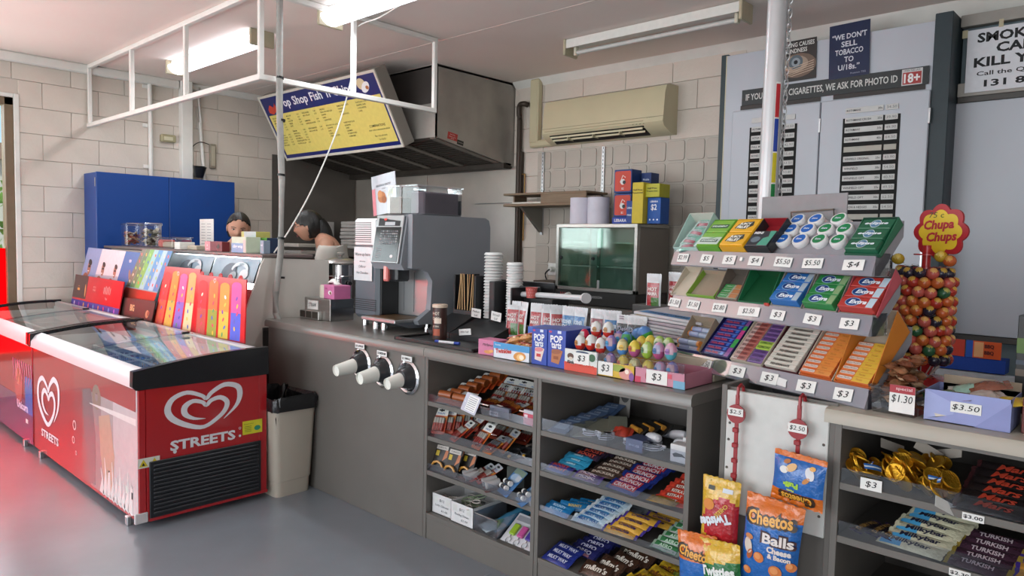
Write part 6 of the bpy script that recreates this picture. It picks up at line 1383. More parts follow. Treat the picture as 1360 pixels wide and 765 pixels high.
g.rect(-.07,.075,.075,.1,K('8f9096'),None,.0006);mk('print',g,t)
for k,c in enumerate(('8fb030','b8508c','4a3a8c')):
 x=-.04+.042*k;g=G();g.box(x-.014,x+.014,.005,.055,.001,.013,K(c,.3),.005);mk('key_torch',g,t)
 g=G();g.tube([(x+.012*math.cos(u),-.018+.012*math.sin(u),.004)for u in[i*.6 for i in range(12)]],.0013,5,M_CHROME);g.cyl((x,.006,.006),(x,-.006,.005),.002,.002,6,M_CHROME);mk('key_ring',g,t)
pack('dark_blue_box','dark navy box at the back right of the bottom battery shelf','box',-1.80,-1.735,S1+.16,S1+.25,.113,.22,K('1c2440'))

# unit 2, top shelf: cables, earphones, small cartons
S2=CY+.02
packs(lambda key:(lambda t:(mk('card',G().box(-.04,.04,-.05,.05,0,.004,K('4d6488',.35),.001),t),mk('print',G().rect(-.03,.02,-.02,.02,K('8fa4c0'),None,.0045).text('USB',.012,K('d8e0ea'),None,y=.032,z=.0048),t),t)[-1])(thing('cable_card','x','card pack')),'blue printed cable card in the left compartment of the top shelf','blue cable cards',[(-1.64+.01*k,S2+.05+.045*k,.605+.008*k,q.uniform(-10,10),14)for k in range(6)])
packs(lambda key:(lambda t:(mk('card',G().box(-.035,.035,-.05,.05,0,.004,K('8a8a7a',.5),.001),t),t)[-1])(thing('cable_card','x','card pack')),'pale card lying right of the blue cable cards','pale cable cards',[(-1.56+.02*k,S2+.06+.045*k,.606+.006*k,35,12)for k in range(4)])
packs(lambda key:(lambda t:(mk('card',G().poly(rr(.05,.15,.006),0,.003,K('77736e',.5)),t),mk('print',G().disc(0,.01,.02,.03,K('2a2826'),None,.0035).text('VR',.02,INK,None,y=.05,z=.004),t),t)[-1])(thing('hanging_card','x','card pack')),'tall patterned card standing at the back of the top cable shelf',None,[(-1.56,S2+.33,.69,0,85)])
def earphones(key):
 t=thing('earphone_pack','x','earphones');g=G();pts=[(.03*math.cos(a)*(1+.2*math.sin(3*a)),.022*math.sin(a),.006+.001*a)for a in[k*.6 for k in range(24)]];g.tube(pts,.0016,5,K('c4c4cc'));mk('cord',g,t)
 g=G();g.ball((.03,0,.018),(.008,.006,.006),K('d0d0d4'),8,5);g.ball((-.028,.01,.02),(.008,.006,.006),K('d0d0d4'),8,5);mk('earbud',g,t);return t
packs(earphones,'white earphones with tangled cord in a top shelf compartment','white earphones',[(-1.50,S2+.03,.602,20,0),(-1.43,S2+.03,.602,70,0),(-1.43,S2+.09,.604,120,0),(-1.33,S2+.03,.602,10,0),(-1.24,S2+.03,.604,40,0),(-1.27,S2+.08,.606,90,0)])
g=G();g.pillow(.07,.06,.03,K('b8402e',.4),wob=.2);o=mk('orange_red_pack',g,label='orange-red crumpled pack in the middle of the top cable shelf',cat='pack');o.matrix_world=LOC(-1.405,S2+.09,.615,20,20)
packs(lambda key:(lambda t:(mk('card',G().box(-.045,.045,-.03,.03,0,.006,K('1c1a18',.35),.001),t),mk('print',G().cyl((-.03,0,.012),(.03,0,.012),.01,.01,10,K('a8762c',.3)),t),t)[-1])(thing('adaptor_pack','x','pack')),'black and gold pack leaning behind the orange-red pack','black and gold packs',[(-1.37+.035*k,S2+.13+.02*k,.63+.008*k,-30,40)for k in range(3)])
for k,(x,y)in enumerate(((-1.305,S2+.09),(-1.20,S2+.09),(-1.27,S2+.17),(-1.17,S2+.18))):
 g=G();g.lathe([(0,0),(.013,.006),(.017,.025),(.017,.055),(.013,.075),(0,.082)],14,K('c2c2c6',.3));c=thing('usb_charger','white rounded plug charger lying %s'%('in the middle of the cable shelf','beside the white cartons','behind the middle charger','behind the charger next to the white cartons')[k],'charger',LOC(x,y,.632,60+10*k,80));mk('charger_body',g,c)
 g=G();g.tube([(0,0,0),(.01,0,-.02),(.03,.01,-.02),(.05,0,-.015)],.0018,5,K('c8c8cc'));mk('cord',g,c)
pack('grey_blue_box','small clear grey-blue box below the middle charger','box',-1.335,-1.265,S2+.0,S2+.07,.598,.64,K('4f597c',.2),lbt([('M+4 USB',.008,0,.04)],None,K('a8b0cc')))
for k in range(3):pack('white_carton',('front white carton with a black hand emblem at the right of the cable shelf','white carton directly behind the front one with the black emblem','rearmost of the three white cartons on the cable shelf')[k],'box',-1.165+.012*k,-1.108+.008*k,S2+.0+.055*k,S2+.045+.055*k,.598,.655+.012*k,K('c6c6c6',.6),(lambda g,M_,w,h:(g.face([(-w*.7,-h*.1),(-w*.3,h*.1),(w*.5,h*.05),(w,-h*.3),(w*.5,-h*.25),(-w*.5,-h*.4)],K('2a2c30'),M_,.0006),))if k==0 else None)
# ---------------------------------------------------------------- candy rack
RK=Matrix.Translation((-.965,2.143,0))@Matrix.Rotation(R(-17.8),4,'Z')
rk=thing('candy_rack','three-tier grey plastic candy rack with handwritten prices on its rails','display rack',RK@Matrix.Translation((0,0,.855)))
Tr=Matrix.Translation((0,0,-.855))
TZ=(1.262,1.103,.908)
TD=(.15,.15,.24)
for z,d in zip(TZ,TD):
 g=G(Tr);s_=.7071
 prof=[(.02,z),(.016,z+.004),(-.002,z-.046),(.002,z-.05),(.03,z-.05),(.02+d*s_,z-.05+d*s_),(.02+d*s_-.0,z-.006+d*s_),(.024,z-.006)]
 n=len(prof);vs=[(x,p[0],p[1])for x in(-.39,.383)for p in prof];g.add(vs,[tuple(range(n)),tuple(range(n,2*n))[::-1]]+[(i,n+i,n+(i+1)%n,(i+1)%n)for i in range(n)],M_RACK);mk('tray',g,rk)
 g=G(Tr);g.box(.383,.386,.01,.02+d*s_*.5,z-.05,z+.012,M_CLEARDIM,.002);mk('end_guard',g,rk);g=G(Tr);g.box(-.393,-.39,.01,.02+d*s_*.5,z-.05,z+.012,M_CLEARDIM,.002);mk('end_guard',g,rk)
 g=G(Tr);vs=[(x,p[0],p[1])for x in(-.39,.383)for p in((.0135,z+.003),(-.004,z-.046))];g.add(vs,[(0,2,3,1)],M_CLEARDIM);mk('ticket_rail',g,rk)
g=G(Tr)
for x in(-.26,.0,.26):g.box(x-.012,x+.012,.20,.225,.855,1.30,K('3a3a3e',.4),.002)
g.box(-.38,.38,.16,.3,.86,.875,K('5c5c60'));g.box(-.3,.3,.20,.23,1.06,1.08,K('4a4a4e'))
mk('rack_frame',g,rk)
g=G(Tr);g.box(-.19,.14,.218,.222,1.30,1.455,K('7f7d80',.4),.001);mk('grey_backboard',g,rk)
g=G(Tr);g.tube([(-.06,.215,1.37),(-.06,.21,1.40),(.1,.21,1.405),(.1,.215,1.37)],.003,6,K('6b6258'));mk('wire_handle',g,rk)

def tier(k,x,up=0.0,n=0.0,rz=0,back=0.0): # a place on a tray: x along the rack, 'up' the slope, 'n' off it
 return RK@Matrix.Translation((x,.021,TZ[k]))@Matrix.Rotation(R(45),4,'X')@Matrix.Translation((0,up,n))@Matrix.Rotation(R(rz),4,'Z')
def tag_on(k,x,s_,label,w_=.052,tw=.034,tilt=0,h_=.03):
 M_=RK@Matrix.Translation((x,.0035,TZ[k]-.022))@Matrix.Rotation(R(-19),4,'X')@Matrix.Rotation(R(tilt),4,'Y');return ptag('price_tag',label,0,0,0,w_,h_,s_,tw,M=M_@Matrix.Translation((0,-.002,0)))
TG=[(0,-.335,'$2.99','tag reading $2.99 at the left end of the top rail',.052,.042),(0,-.222,'$5','$5 tag under the green gum box',.05,.026),(0,-.12,'$5','$5 tag under the yellow gum box',.052,.028),(0,-.012,'$4','$4 tag under the black and red gum box',.052,.03),(0,.094,'$5.50','$5.50 tag below the blue-lidded bottles',.062,.05),(0,.197,'$5.50','$5.50 tag below the green-lidded bottles',.066,.05),(0,.326,'$4','$4 tag below the green tins on the top rail',.062,.036),
(1,-.37,'$1.50','$1.50 tag at the far left of the middle rail',.056,.046),(1,-.275,'$1.50','$1.50 tag, second on the middle rail',.056,.046),(1,-.155,'$2.80','$2.80 tag on the middle rail',.058,.046),(1,-.03,'$2.50','long $2.50 tag below the empty green box',.084,.046),(1,.083,'$3','$3 tag below the blue gum packs',.05,.028),(1,.205,'$3','$3 tag below the green gum packs',.056,.028),(1,.323,'$3','$3 tag below the red gum packs',.056,.028),
(2,-.335,'$3','$3 tag at the left end of the bottom rail',.054,.03),(2,-.21,'$3.50','$3.50 tag on the bottom rail',.058,.044),(2,-.066,'$3','$3 tag below the pink and purple packs',.062,.034),(2,.062,'$3','$3 tag below the white packs, with a torn blank slip',.062,.034),(2,.195,'$3','$3 tag below the orange packs',.062,.034),(2,.315,'$3','$3 tag below the yellow packs',.056,.034)]
for k,x,s_,lb_,w_,tw in TG:tag_on(k,x,s_,lb_,w_,tw,tilt=rnd.uniform(-3,3),h_=.034 if k==2 else .03)
M_=RK@Matrix.Translation((.108,.0035,TZ[2]-.024))@Matrix.Rotation(R(-19),4,'X');g=G();g.poly([(-.02,-.012),(.02,-.014),(.016,.002),(.02,.008),(-.02,.012)],0,.0008,K('d6d6d4',.7),FR(0,-.001,0));mk('torn_slip',g,label='torn blank paper slip beside the third $3 tag of the bottom rail',cat='paper',T=M_)
g=G();g.box(-.005,.005,-.002,-.001,-.006,.006,PAPER);mk('tape_scrap',g,label='tiny white tape scrap on the top rail right of the second $5 tag',cat='tape',T=RK@Matrix.Translation((-.07,.0035,TZ[0]-.018))@Matrix.Rotation(R(-19),4,'X'))

def tray_box(name,label,k,x0,x1,L,h,m_out,m_in=None,backh=None,front=.02,wall=.002,n0=0.0,draw=None,side=None):
 """open display carton lying on the slope: low front, high back"""
 M_=tier(k,(x0+x1)/2);t=thing(name,label,'display box',M_);w2=(x1-x0)/2;m_in=m_in or m_out
 g=G();g.box(-w2,w2,0,L,n0,n0+wall,m_in)
 g.box(-w2,w2,0,wall,n0,n0+front,m_out)
 bh=backh if backh is not None else h;g.box(-w2,w2,L-wall,L,n0,n0+bh,m_in)
 for s_ in(-1,1):
  xa,xb=(w2-wall,w2)if s_>0 else(-w2,-w2+wall)
  vs=[(x,y,z)for x in(xa,xb)for y,z in((0,n0),(L,n0),(L,n0+bh),(0,n0+front))];g.add(vs,[(0,3,2,1),(4,5,6,7),(0,1,5,4),(1,2,6,5),(2,3,7,6),(3,0,4,7)],side or m_out)
 mk('carton',g,t)
 if draw:g=G();draw(g,w2,L);mk('print',g,t)
 return t
def flat_pack(name,cat,w_,l_,h_,main,prints):
 def make(key):
  t=thing(name,'x',cat);g=G();g.box(-w_/2,w_/2,-l_/2,l_/2,0,h_,K(main,.3),.0015);mk('wrapper',g,t)
  g=G();prints(g,w_,l_,h_+.0004);mk('print',g,t);return t
 return make
 # tier 1
tray_box('open_carton','pale green open carton of mint bags at the left end of the top tier',0,-.395,-.275,.14,.055,K('a9c4bc',.6),K('b4b8ac',.7),front=.02)
R_=Repeat(bar_maker(.088,.05,.016,'7fb5a4','b8c8c4','MENTOS','b8b8c0',.010,.05,stripe=[(-.3,.35,-.35,-.1,'8a4a54')]))
for k in range(6):
 o=R_(0,tier(0,-.335,.02+.021*k,.004+.004*(k%2),rz=rnd.uniform(-14,14)),'pale green mint bag in the open carton of the top tier','pale green mint bags');o['category']='sweet bag'
def spear(g,w,l,z):g.rect(-w/2,w/2,-l/2,l*.1,K('b8c8bc',.4),None,z);g.rect(-w*.4,w*.4,-l*.32,-l*.08,K('1c3a2c'),None,z+.0004);g.text('SPEARMINT',l*.14,K('d8e8dc'),None,w=w*.72,y=-l*.2,z=z+.0008,bold=.03);g.face([(-w*.1,0),(w*.3,l*.12),(w*.1,-l*.02)],K('3f8a3c'),None,z+.0006)
def dbl(g,w,l,z):g.rect(-w*.4,w*.4,-l*.2,l*.12,K('1c4a2c'),None,z);g.text('SPEARMINT',l*.14,K('d8e8dc'),None,w=w*.72,y=-.04*l,z=z+.0005,bold=.03)
def on_tier(maker,label,k,x,up,n=0,rz=0,group=None,cat=None):
 o=maker(0)if not isinstance(maker,Repeat)else maker(0,Matrix(),label);o.matrix_world=tier(k,x,up,n,rz);o['label']=label
 if group:o['group']=group
 return o
tray_box('gum_carton','green carton of chewing gum on the top tier',0,-.272,-.170,.125,.036,K('5f9c2f',.35),front=.03,backh=.034)
for k,dr in enumerate((spear,dbl)):on_tier(flat_pack('gum_pack','chewing gum',.096,.056,.036,'74ab3a',dr),('green and white spearmint gum pack, front of the green carton','bright green gum pack, rear of the green carton')[k],0,-.221,.031+.06*k)
def juicy(g,w,l,z):g.poly([(-w*.36,-l*.22),(-w*.3,l*.1),(-w*.1,l*.3),(w*.3,l*.34),(w*.36,0),(w*.1,-l*.3)],z,z+.0002,K('2a2a20'),None);g.text('JUICY',l*.24,K('e8e8dc'),None,w=w*.5,y=l*.12,z=z+.0008,bold=.05);g.text('FRUIT',l*.24,K('e8e8dc'),None,w=w*.5,x=-w*.03,y=-l*.13,z=z+.0008,bold=.05)
tray_box('gum_carton','yellow carton of chewing gum on the top tier',0,-.166,-.062,.125,.036,K('cf9c1c',.35),front=.03,backh=.034)
R_=Repeat(flat_pack('gum_pack','chewing gum',.098,.056,.036,'dfa824',juicy))
for k in range(2):on_tier(R_,('yellow gum pack, lower one in the yellow carton','yellow gum pack, upper one in the yellow carton')[k],0,-.114,.031+.06*k)
tray_box('gum_carton','red and black gum carton with a half-empty top on the top tier',0,-.058,.035,.125,.036,K('26282a',.35),K('8c1f28',.4),front=.03,backh=.036)
def five(g,w,l,z):g.face([(w*.02,-l*.48),(w*.48,-l*.48),(w*.48,l*.48),(w*.22,l*.48),(w*.3,l*.1),(w*.1,0)],K('4f9c84',.3),None,z);g.text('MINI',l*.16,K('d8d8d8'),None,w=w*.4,x=-w*.25,y=l*.34,z=z+.0004,bold=.05);g.disc(-w*.2,-l*.1,w*.2,l*.2,K('6a7680',.3),None,z+.0002)
on_tier(flat_pack('gum_pack','chewing gum',.086,.066,.034,'2f3238',five),'dark grey and teal gum pack in the red-lined carton',0,-.012,.036)
# bottles of gum
def gumbottle(key):
 bl=key=='blue';t=thing('gum_bottle','x','gum bottle');W_=K('d9d9d9',.35)
 g=G();g.lathe([(0,0),(.026,0),(.028,.004),(.028,.030),(.024,.038),(.020,.041),(.020,.045)],24,W_);mk('bottle',g,t)
 g=G();wrapc(g,.0284,180,360,.003,.016,K('2f6cb4' if bl else '1f7a4c',.3),12);wrapc(g,.0284,0,180,.003,.016,K('2f6cb4' if bl else '1f7a4c',.3),12);mk('sleeve',g,t)
 g=G();g.lathe([(.0215,.044),(.0225,.046),(.0225,.058),(.021,.060),(0,.060)],24,W_);mk('cap',g,t)
 g=G();g.disc(0,0,.0172,.0172,K('1f62b8' if bl else '17804c',.3),None,.0604,20);g.text('Extra',.007,K('d8e4f0'),None,w=.018,y=-.001,z=.0612,bold=.03,shear=.2);mk('cap_disc',g,t);return t
R_=Repeat(gumbottle);rows=[(.094,1.262,[(.046,'blue'),(.109,'blue'),(.175,'green'),(.238,'green')]),(.129,1.294,[(.046,'blue'),(.106,'blue'),(.168,'green'),(.231,'green')]),(.164,1.325,[(.04,'blue'),(.106,'blue'),(.185,'green')])]
nm_r=('front','middle','back')
for r_,(yy,dz,L_)in enumerate(rows):
 for c_,(x,cc)in enumerate(L_):
  same=[i for i,(a,b)in enumerate(L_)if b==cc];pos='only' if len(same)==1 else('left' if c_==same[0]else 'right')
  M_=RK@Matrix.Translation((x,yy,dz))@Matrix.Rotation(R(42),4,'X')@Matrix.Diagonal((1.08,1.08,1.1,1));R_(cc,M_,'white gum bottle with a %s lid, %s one in the %s row'%(cc,pos,nm_r[r_]))
tray_box('tin_carton','dark green carton of mint tins at the right end of the top tier',0,.288,.392,.125,.03,K('2b5a44',.4),K('2b4a3c',.5),front=.012,backh=.03,side=K('2c6a4c',.4))
def ecl(g,w,l,z):g.disc(-.002,0,w*.15,l*.36,K('4a7898',.3),None,z,20);g.ring(-.002,0,w*.145,w*.16,K('d8e4ea'),None,z+.0003);g.text('eclipse',l*.34,K('dfe8ee'),None,w=w*.72,z=z+.0008,bold=.03,shear=.2);g.rect(-w*.48,w*.48,-l*.49,-l*.45,K('6a9c80'),None,z)
R_=Repeat(flat_pack('mint_tin','mint tin',.094,.037,.026,'1d5c40',ecl))
for k in range(3):on_tier(R_,('lowest green mint tin on the top tier','middle green mint tin on the top tier','uppermost green mint tin on the top tier')[k],0,.34,.022+.039*k,.003)
# tier 2
LG=K('7aa038',.5)
tray_box('empty_carton','empty tan carton at the left end of the middle tier',1,-.41,-.325,.12,.05,M_CARDLT,M_CARDLT,front=.006,backh=.03)
tray_box('empty_carton','empty tan carton with a lime green rim, second on the middle tier',1,-.322,-.19,.115,.04,LG,M_CARD,front=.018,backh=.022)
tray_box('gum_carton','dim green-brown carton, third on the middle tier',1,-.186,-.092,.12,.05,K('6f6258',.6),K('5c544c',.7),front=.012,backh=.05)
def mint1(g,w,l,z):g.rect(-w*.5,0,-l*.5,l*.5,K('3f8a4c',.4),None,z);g.rect(w*.1,w*.5,-l*.5,l*.5,K('b0764c',.4),None,z);g.text('MINT',l*.3,K('c8d8c8'),None,w=w*.35,x=-w*.2,z=z+.0004)
R_=Repeat(flat_pack('mint_pack','mint pack',.08,.018,.012,'9aa08c',mint1))
for k in range(3):on_tier(R_,'small green and tan mint pack in the dim carton of the middle tier',1,-.139,.014+.02*k,.003,group='green and tan mint packs')
tray_box('empty_carton','empty dark green carton in the middle tier',1,-.088,.035,.125,.05,K('1f6b44',.5),K('0f4a2a',.5),front=.01,backh=.05)
g=G();g.box(-.009,.009,-.001,.006,-.0,.014,K('b83a2c'),.002);mk('red_clip',g,label='small red clip at the rail right of the empty green carton',cat='clip',T=tier(1,.03,-.004,.0))
def extra(base,c2):
 def f(g,w,l,z):g.disc(-w*.12,0,w*.22,l*.42,K('8fb0cc',.3),None,z,20);g.disc(-w*.12,0,w*.2,l*.36,K('24407c',.3),None,z+.0003,20);g.text('Extra',l*.4,K('e4eaf0'),None,w=w*.5,x=w*.03,z=z+.0008,bold=.04,shear=.25);g.rect(w*.3,w*.49,-l*.46,l*.46,K(c2,.4),None,z+.0001)
 return f
for x0,x1,base,c2,nm in((.042,.153,'2f6cb0','a8b8c4','blue'),(.16,.27,'2f8044','8aa878','green'),(.277,.392,'b03a34','b8ccd8','red')):
 tray_box('gum_carton','grey card tray of %s gum packs on the middle tier'%nm,1,x0,x1,.14,.045,K('8d8880',.6),K('6f6a64',.7),front=.008,backh=.045,side=K('8d8880',.6)if nm!='red' else K('b8505a',.5))
 R_=Repeat(flat_pack('gum_pack','chewing gum',(x1-x0)-.01,.036,.028,base,extra(base,c2)))
 for k in range(3):on_tier(R_,'%s gum pack, %s of three in its tray on the middle tier'%(nm,('lowest','middle','uppermost')[k]),1,(x0+x1)/2,.022+.038*k,.004)
 # tier 3
tray_box('mint_roll_carton','blue-fronted tan carton of mint rolls at the left of the bottom tier',2,-.36,-.245,.13,.06,K('1c2c6c',.4),M_CARD,front=.022,backh=.05,side=M_CARD)
def roll(key):
 t=thing('mint_roll','x','mint roll');g=G();g.cyl((-.05,0,.011),(.0,0,.011),.0105,.0105,12,K('8890b0',.3));g.cyl((.002,0,.011),(.05,0,.011),.0105,.0105,12,K('9aa4b8',.3));mk('roll',g,t)
 g=G();g.cyl((-.052,0,.011),(-.046,0,.011),.0108,.0108,12,K('c8803c',.3));g.cyl((.042,0,.011),(.052,0,.011),.0108,.0108,12,K('c8803c',.3));mk('orange_end',g,t);return t
R_=Repeat(roll)
for k,(u_,n_)in enumerate(((.014,.003),(.036,.003),(.025,.02),(.075,.003),(.097,.003))):on_tier(R_,('silver-blue mint roll lying lowest at the front','silver-blue mint roll, second up the slope','silver-blue mint roll on top of the front two','silver-blue mint roll further up in the carton','silver-blue mint roll at the very back of the carton')[k],2,-.302,u_,n_)
def hb(c):
 def f(g,w,l,z):g.text('Hubba Bubba',l*.5,K('c04a5c'),None,w=w*.5,x=-w*.16,y=0,z=z+.0004,bold=.03,shear=.1);g.disc(w*.22,0,w*.06,l*.36,K('3a6ac0',.3),None,z,12);g.rect(w*.34,w*.49,-l*.5,l*.5,K(c,.4),None,z);g.rect(-w*.48,w*.3,l*.3,l*.42,K('7a84c8',.4),None,z)
 return f
tray_box('gum_carton','dark blue carton of bubble gum packs on the bottom tier',2,-.24,-.112,.19,.03,K('1d1c4c',.4),K('141230',.4),front=.02,backh=.03)
mkrs={c:Repeat(flat_pack('bubble_gum_pack','bubble gum',.118,.0185,.016,'272a70',hb(c)))for c in('8a4a8c','3f9a4c','c0407c')}
for k in range(10):c=('8a4a8c','8a4a8c','3f9a4c','3f9a4c','c0407c','c0407c','3f9a4c','8a4a8c','8a4a8c','3f9a4c')[k];o=mkrs[c](0,tier(2,-.176,.013+.0192*k,.004),'x');o['label']=ORD[k]+' bubble gum pack up the dark blue carton, with a %s end'%{'8a4a8c':'purple','3f9a4c':'green','c0407c':'pink'}[c];o['group']='bubble gum packs with %s ends'%{'8a4a8c':'purple','3f9a4c':'green','c0407c':'pink'}[c]
tray_box('lozenge_carton','cream carton of pink and purple lozenge packs on the bottom tier',2,-.106,.022,.21,.03,K('b0a494',.6),K('8a8078',.7),front=.018,backh=.03,side=M_CARDLT)
def lz(c,tc,s_):
 def f(g,w,l,z):g.text(s_,l*.5,K(tc),None,w=w*.75,z=z+.0004,bold=.02)
 return f
Ra=Repeat(flat_pack('lozenge_pack','lozenge pack',.062,.0165,.016,'b89c94',lambda g,w,l,z:(g.rect(-w*.1,w*.5,-l*.5,l*.5,K('a0544c',.4),None,z),g.text('SOOTHERS',l*.5,K('4a2428'),None,w=w*.7,z=z+.0005,bold=.02))))
Rb=Repeat(flat_pack('lozenge_pack','lozenge pack',.058,.0165,.016,'6a4c84',lz('x','3a2450','SOOTHERS')));Rc=Repeat(flat_pack('lozenge_pack','lozenge pack',.058,.0165,.016,'9cb84c',lz('x','3a5420','LEMON')))
for k in range(11):on_tier(Ra,'pinkish lozenge pack, %s up the left column of the cream carton'%ORD[k],2,-.072,.012+.0175*k,.004,group='pinkish lozenge packs')
for k in range(11):
 if k in(3,4):on_tier(Rc,'lime green lozenge pack among the purple ones, %s of two'%('lower' if k==3 else 'upper'),2,-.008,.012+.0175*k,.006)
 else:on_tier(Rb,'purple lozenge pack, %s up the right column of the cream carton'%ORD[k],2,-.008,.012+.0175*k,.004,group='purple lozenge packs')
tray_box('lozenge_carton','dark maroon carton of white lozenge packs on the bottom tier',2,.026,.153,.20,.03,K('4a1c22',.4),K('3a161c',.4),front=.012,backh=.03)
R_=Repeat(flat_pack('lozenge_pack','lozenge pack',.112,.0165,.018,'c4bfb4',lambda g,w,l,z:g.text("FISHERMAN'S",l*.5,K('4a3f38'),None,w=w*.62,z=z+.0004,bold=.05)))
for k in range(11):on_tier(R_,'white lozenge pack with dark letters, %s up the maroon carton'%ORD[k],2,.089,.012+.0175*k,.004,group='white lozenge packs')
for x0,x1,L,n_,c,c2,nm in((.158,.27,.20,11,'c8622a','d0823a','orange'),(.276,.388,.215,8,'c8682c','cfa83c','orange and yellow')):
 tray_box('menthol_carton','carton of %s throat sweets, %s on the bottom tier'%(nm,'second from the right' if nm=='orange' else 'rightmost'),2,x0,x1,L,.035,K('b85a28',.4),M_CARDLT,front=.012,backh=.035 if nm=='orange' else .085,side=K('c87a2c',.4)if nm!='orange' else M_CARDLT)
 R_=Repeat(flat_pack('throat_sweet_pack','throat sweets',.10,.0165,.018,c,lambda g,w,l,z,c2=c2:(g.rect(.0,w*.5,-l*.5,l*.5,K(c2,.4),None,z),g.poly([(p[0]-w*.24,p[1])for p in rr(w*.44,l*.55,l*.2,2)],z,z+.0003,K('d8ccc4'),None),g.text('Butter-Menthol',l*.34,K('7a4a3a'),None,w=w*.38,x=-w*.24,z=z+.0008),g.text('Throat',l*.35,K('a0602c'),None,w=w*.2,x=w*.2,z=z+.0006))))
 for k in range(n_):on_tier(R_,'%s throat sweet pack, %s up its carton'%(nm,ORD[k]),2,(x0+x1)/2,.012+.0175*k,.004,group='%s throat sweet packs'%nm)

 # ---------------------------------------------------------------- row of boxes along the counter edge
CZ=CT+.001
pack('pink_box','small pink box with handwriting at the left of the snack cake box','box',-2.07,-1.965,2.03,2.10,CZ,CZ+.062,K('bf6f92',.5),lambda g,M_,w,h:(g.text('McSpicy',.013,K('3a2430'),M_,w=.055,y=.01,z=.001,shear=.25),g.disc(0,-.017,.02,.007,K('c8884c'),M_,.0006),g.disc(.018,-.012,.012,.006,K('d89a5a'),M_,.0008)),rz=4)
def twk(g,w,h):
 M_=FR(0,-.0006,h/2);g.rect(-w,w,h*.1,h*.5,K('3f8fc4',.4),M_,-.0002);g.disc(.045,-.012,.032,.017,K('c98a44'),M_,.0003,a=.1);g.disc(.05,-.014,.02,.012,K('e0b878'),M_,.0005);g.disc(.055,-.014,.012,.009,K('ece0c8'),M_,.0007)
 g.text('Twinkies',.018,K('b83a34'),M_,w=.085,x=-.04,y=.0,z=.001,bold=.04,a=.08);g.text('Hostess',.008,K('e4e8f0'),M_,w=.03,x=-.07,y=.022,z=.001)
openbox('snack_cake_box','white and blue open box of golden cream cakes at the counter edge','box',-1.97,-1.78,2.015,2.16,CZ,.062,K('ccd2da',.5),draw=twk)
g=G();g.pillow(.075,.034,.028,FOIL('c08a52'),nx=8,ny=6,crimp=.008,wob=.08)
for k in range(3):g.pillow(.012,.03,.005,K('b84a34'),M=Matrix.Translation((-.02+.02*k,0,.024))@Matrix.Rotation(1.2,4,'Z'),nx=4,ny=3,crimp=.002)
cake=None
for k,(x,y,z,rz,ry)in enumerate(((-1.93,2.05,.03,15,-8),(-1.87,2.06,.04,-10,-5),(-1.82,2.05,.04,20,5),(-1.92,2.10,.045,30,-10),(-1.86,2.11,.055,10,-10),(-1.81,2.10,.06,15,-6),(-1.89,2.06,.062,25,-18),(-1.84,2.07,.075,18,-14))):
 if cake is None:cake=o=mk('wrapped_cake',g)
 else:o=cake.copy();C.objects.link(o)
 o.matrix_world=LOC(x,y,CZ+z,rz,10,ry);tag(o,'golden cream cake in a clear red-striped wrapper, piled in the snack cake box','cake','golden cream cakes')
pack('cake_carton','blue and white cake carton lying behind the golden cakes','box',-1.93,-1.74,2.17,2.28,CZ+.0,CZ+.115,K('2f5cb4',.4),lambda g,M_,w,h:(g.rect(w*.2,w,-h,h*.9,K('9ab4d4'),M_,.0004),g.text('Hostess',.016,K('dce4f0'),M_,w=.07,x=-w*.3,y=h*.7,z=.001,bold=.03)))
def pop(fc,tc_):
 def f(g,M_,w,h):
  g.text('POP',.027,K('dfe3ea'),M_,w=w*1.35,y=h*.52,z=.001,bold=.03,a=.04);g.text('tarts',.022,K('dfe3ea'),M_,w=w*1.1,y=h*.18,z=.001,bold=.03)
  g.face([(-w*.55,-h*.72),(w*.3,-h*.8),(w*.7,-h*.08),(w*.2,h*.0),(-w*.5,-h*.05)],K(fc,.4),M_,.0006);g.disc(0,-h*.15,w*.55,h*.12,K(tc_,.4),M_,.0009,a=.1);g.rect(-w*.3,w*.25,-h*.55,-h*.38,K('b83034')if fc!='a8683c' else K('8a4a24'),M_,.0012)
  g.disc(-w*.7,h*.88,w*.18,h*.05,K('b83a5c'),M_,.0006);g.rect(w*.1,w*.5,h*.82,h*.97,K('c8d0e0'),M_,.0006)
 return f
BLUEBOX=K('1d3d9c',.35)
pack('toaster_pastry_box','blue toaster pastry box with a pink frosted picture, left of the pair','box',-1.775,-1.70,2.02,2.16,CZ,CZ+.135,BLUEBOX,pop('d8c4bc','c87a80'))
pack('toaster_pastry_box','blue toaster pastry box with a brown picture, right of the pair','box',-1.697,-1.612,2.02,2.20,CZ,CZ+.138,BLUEBOX,pop('a8683c','8c5030'),mside=K('1a3690',.4))
pack('toaster_pastry_box','rear blue box seen over the two toaster pastry boxes','box',-1.77,-1.60,2.205,2.27,CZ,CZ+.13,BLUEBOX)
def kinder(g,M_,w,h):
 q=random.Random(2);g.rect(-w,w,-h,-h*.42,K('c8402a',.4),M_,.0003)
 for k in range(12):g.disc(-w+w*2*(k+.5)/12,-h*.42+q.uniform(-.002,.004),w*.11,h*.14,K('c8402a',.4),M_,.0004,8)
 g.disc(-w*.62,h*.35,w*.2,h*.28,K('5a3c30'),M_,.0005);g.disc(-w*.6,h*.15,w*.13,h*.14,K('c8b8a8'),M_,.0007);g.disc(w*.7,h*.45,w*.2,h*.35,K('2f5c3c'),M_,.0005);g.disc(w*.1,h*.8,w*.4,h*.14,K('3a4660'),M_,.0005)
 g.text('Kinder',.012,INK,M_,w=.035,x=-w*.55,y=-h*.18,z=.001,bold=.03);g.text('Joy',.009,K('b83a2a'),M_,w=.015,x=-w*.2,y=-h*.1,z=.001)
pack('chocolate_egg_carton','white and orange-red egg carton with a $3 slip','box',-1.612,-1.468,2.015,2.02,CZ,CZ+.078,K('ccd0cc',.5),kinder)
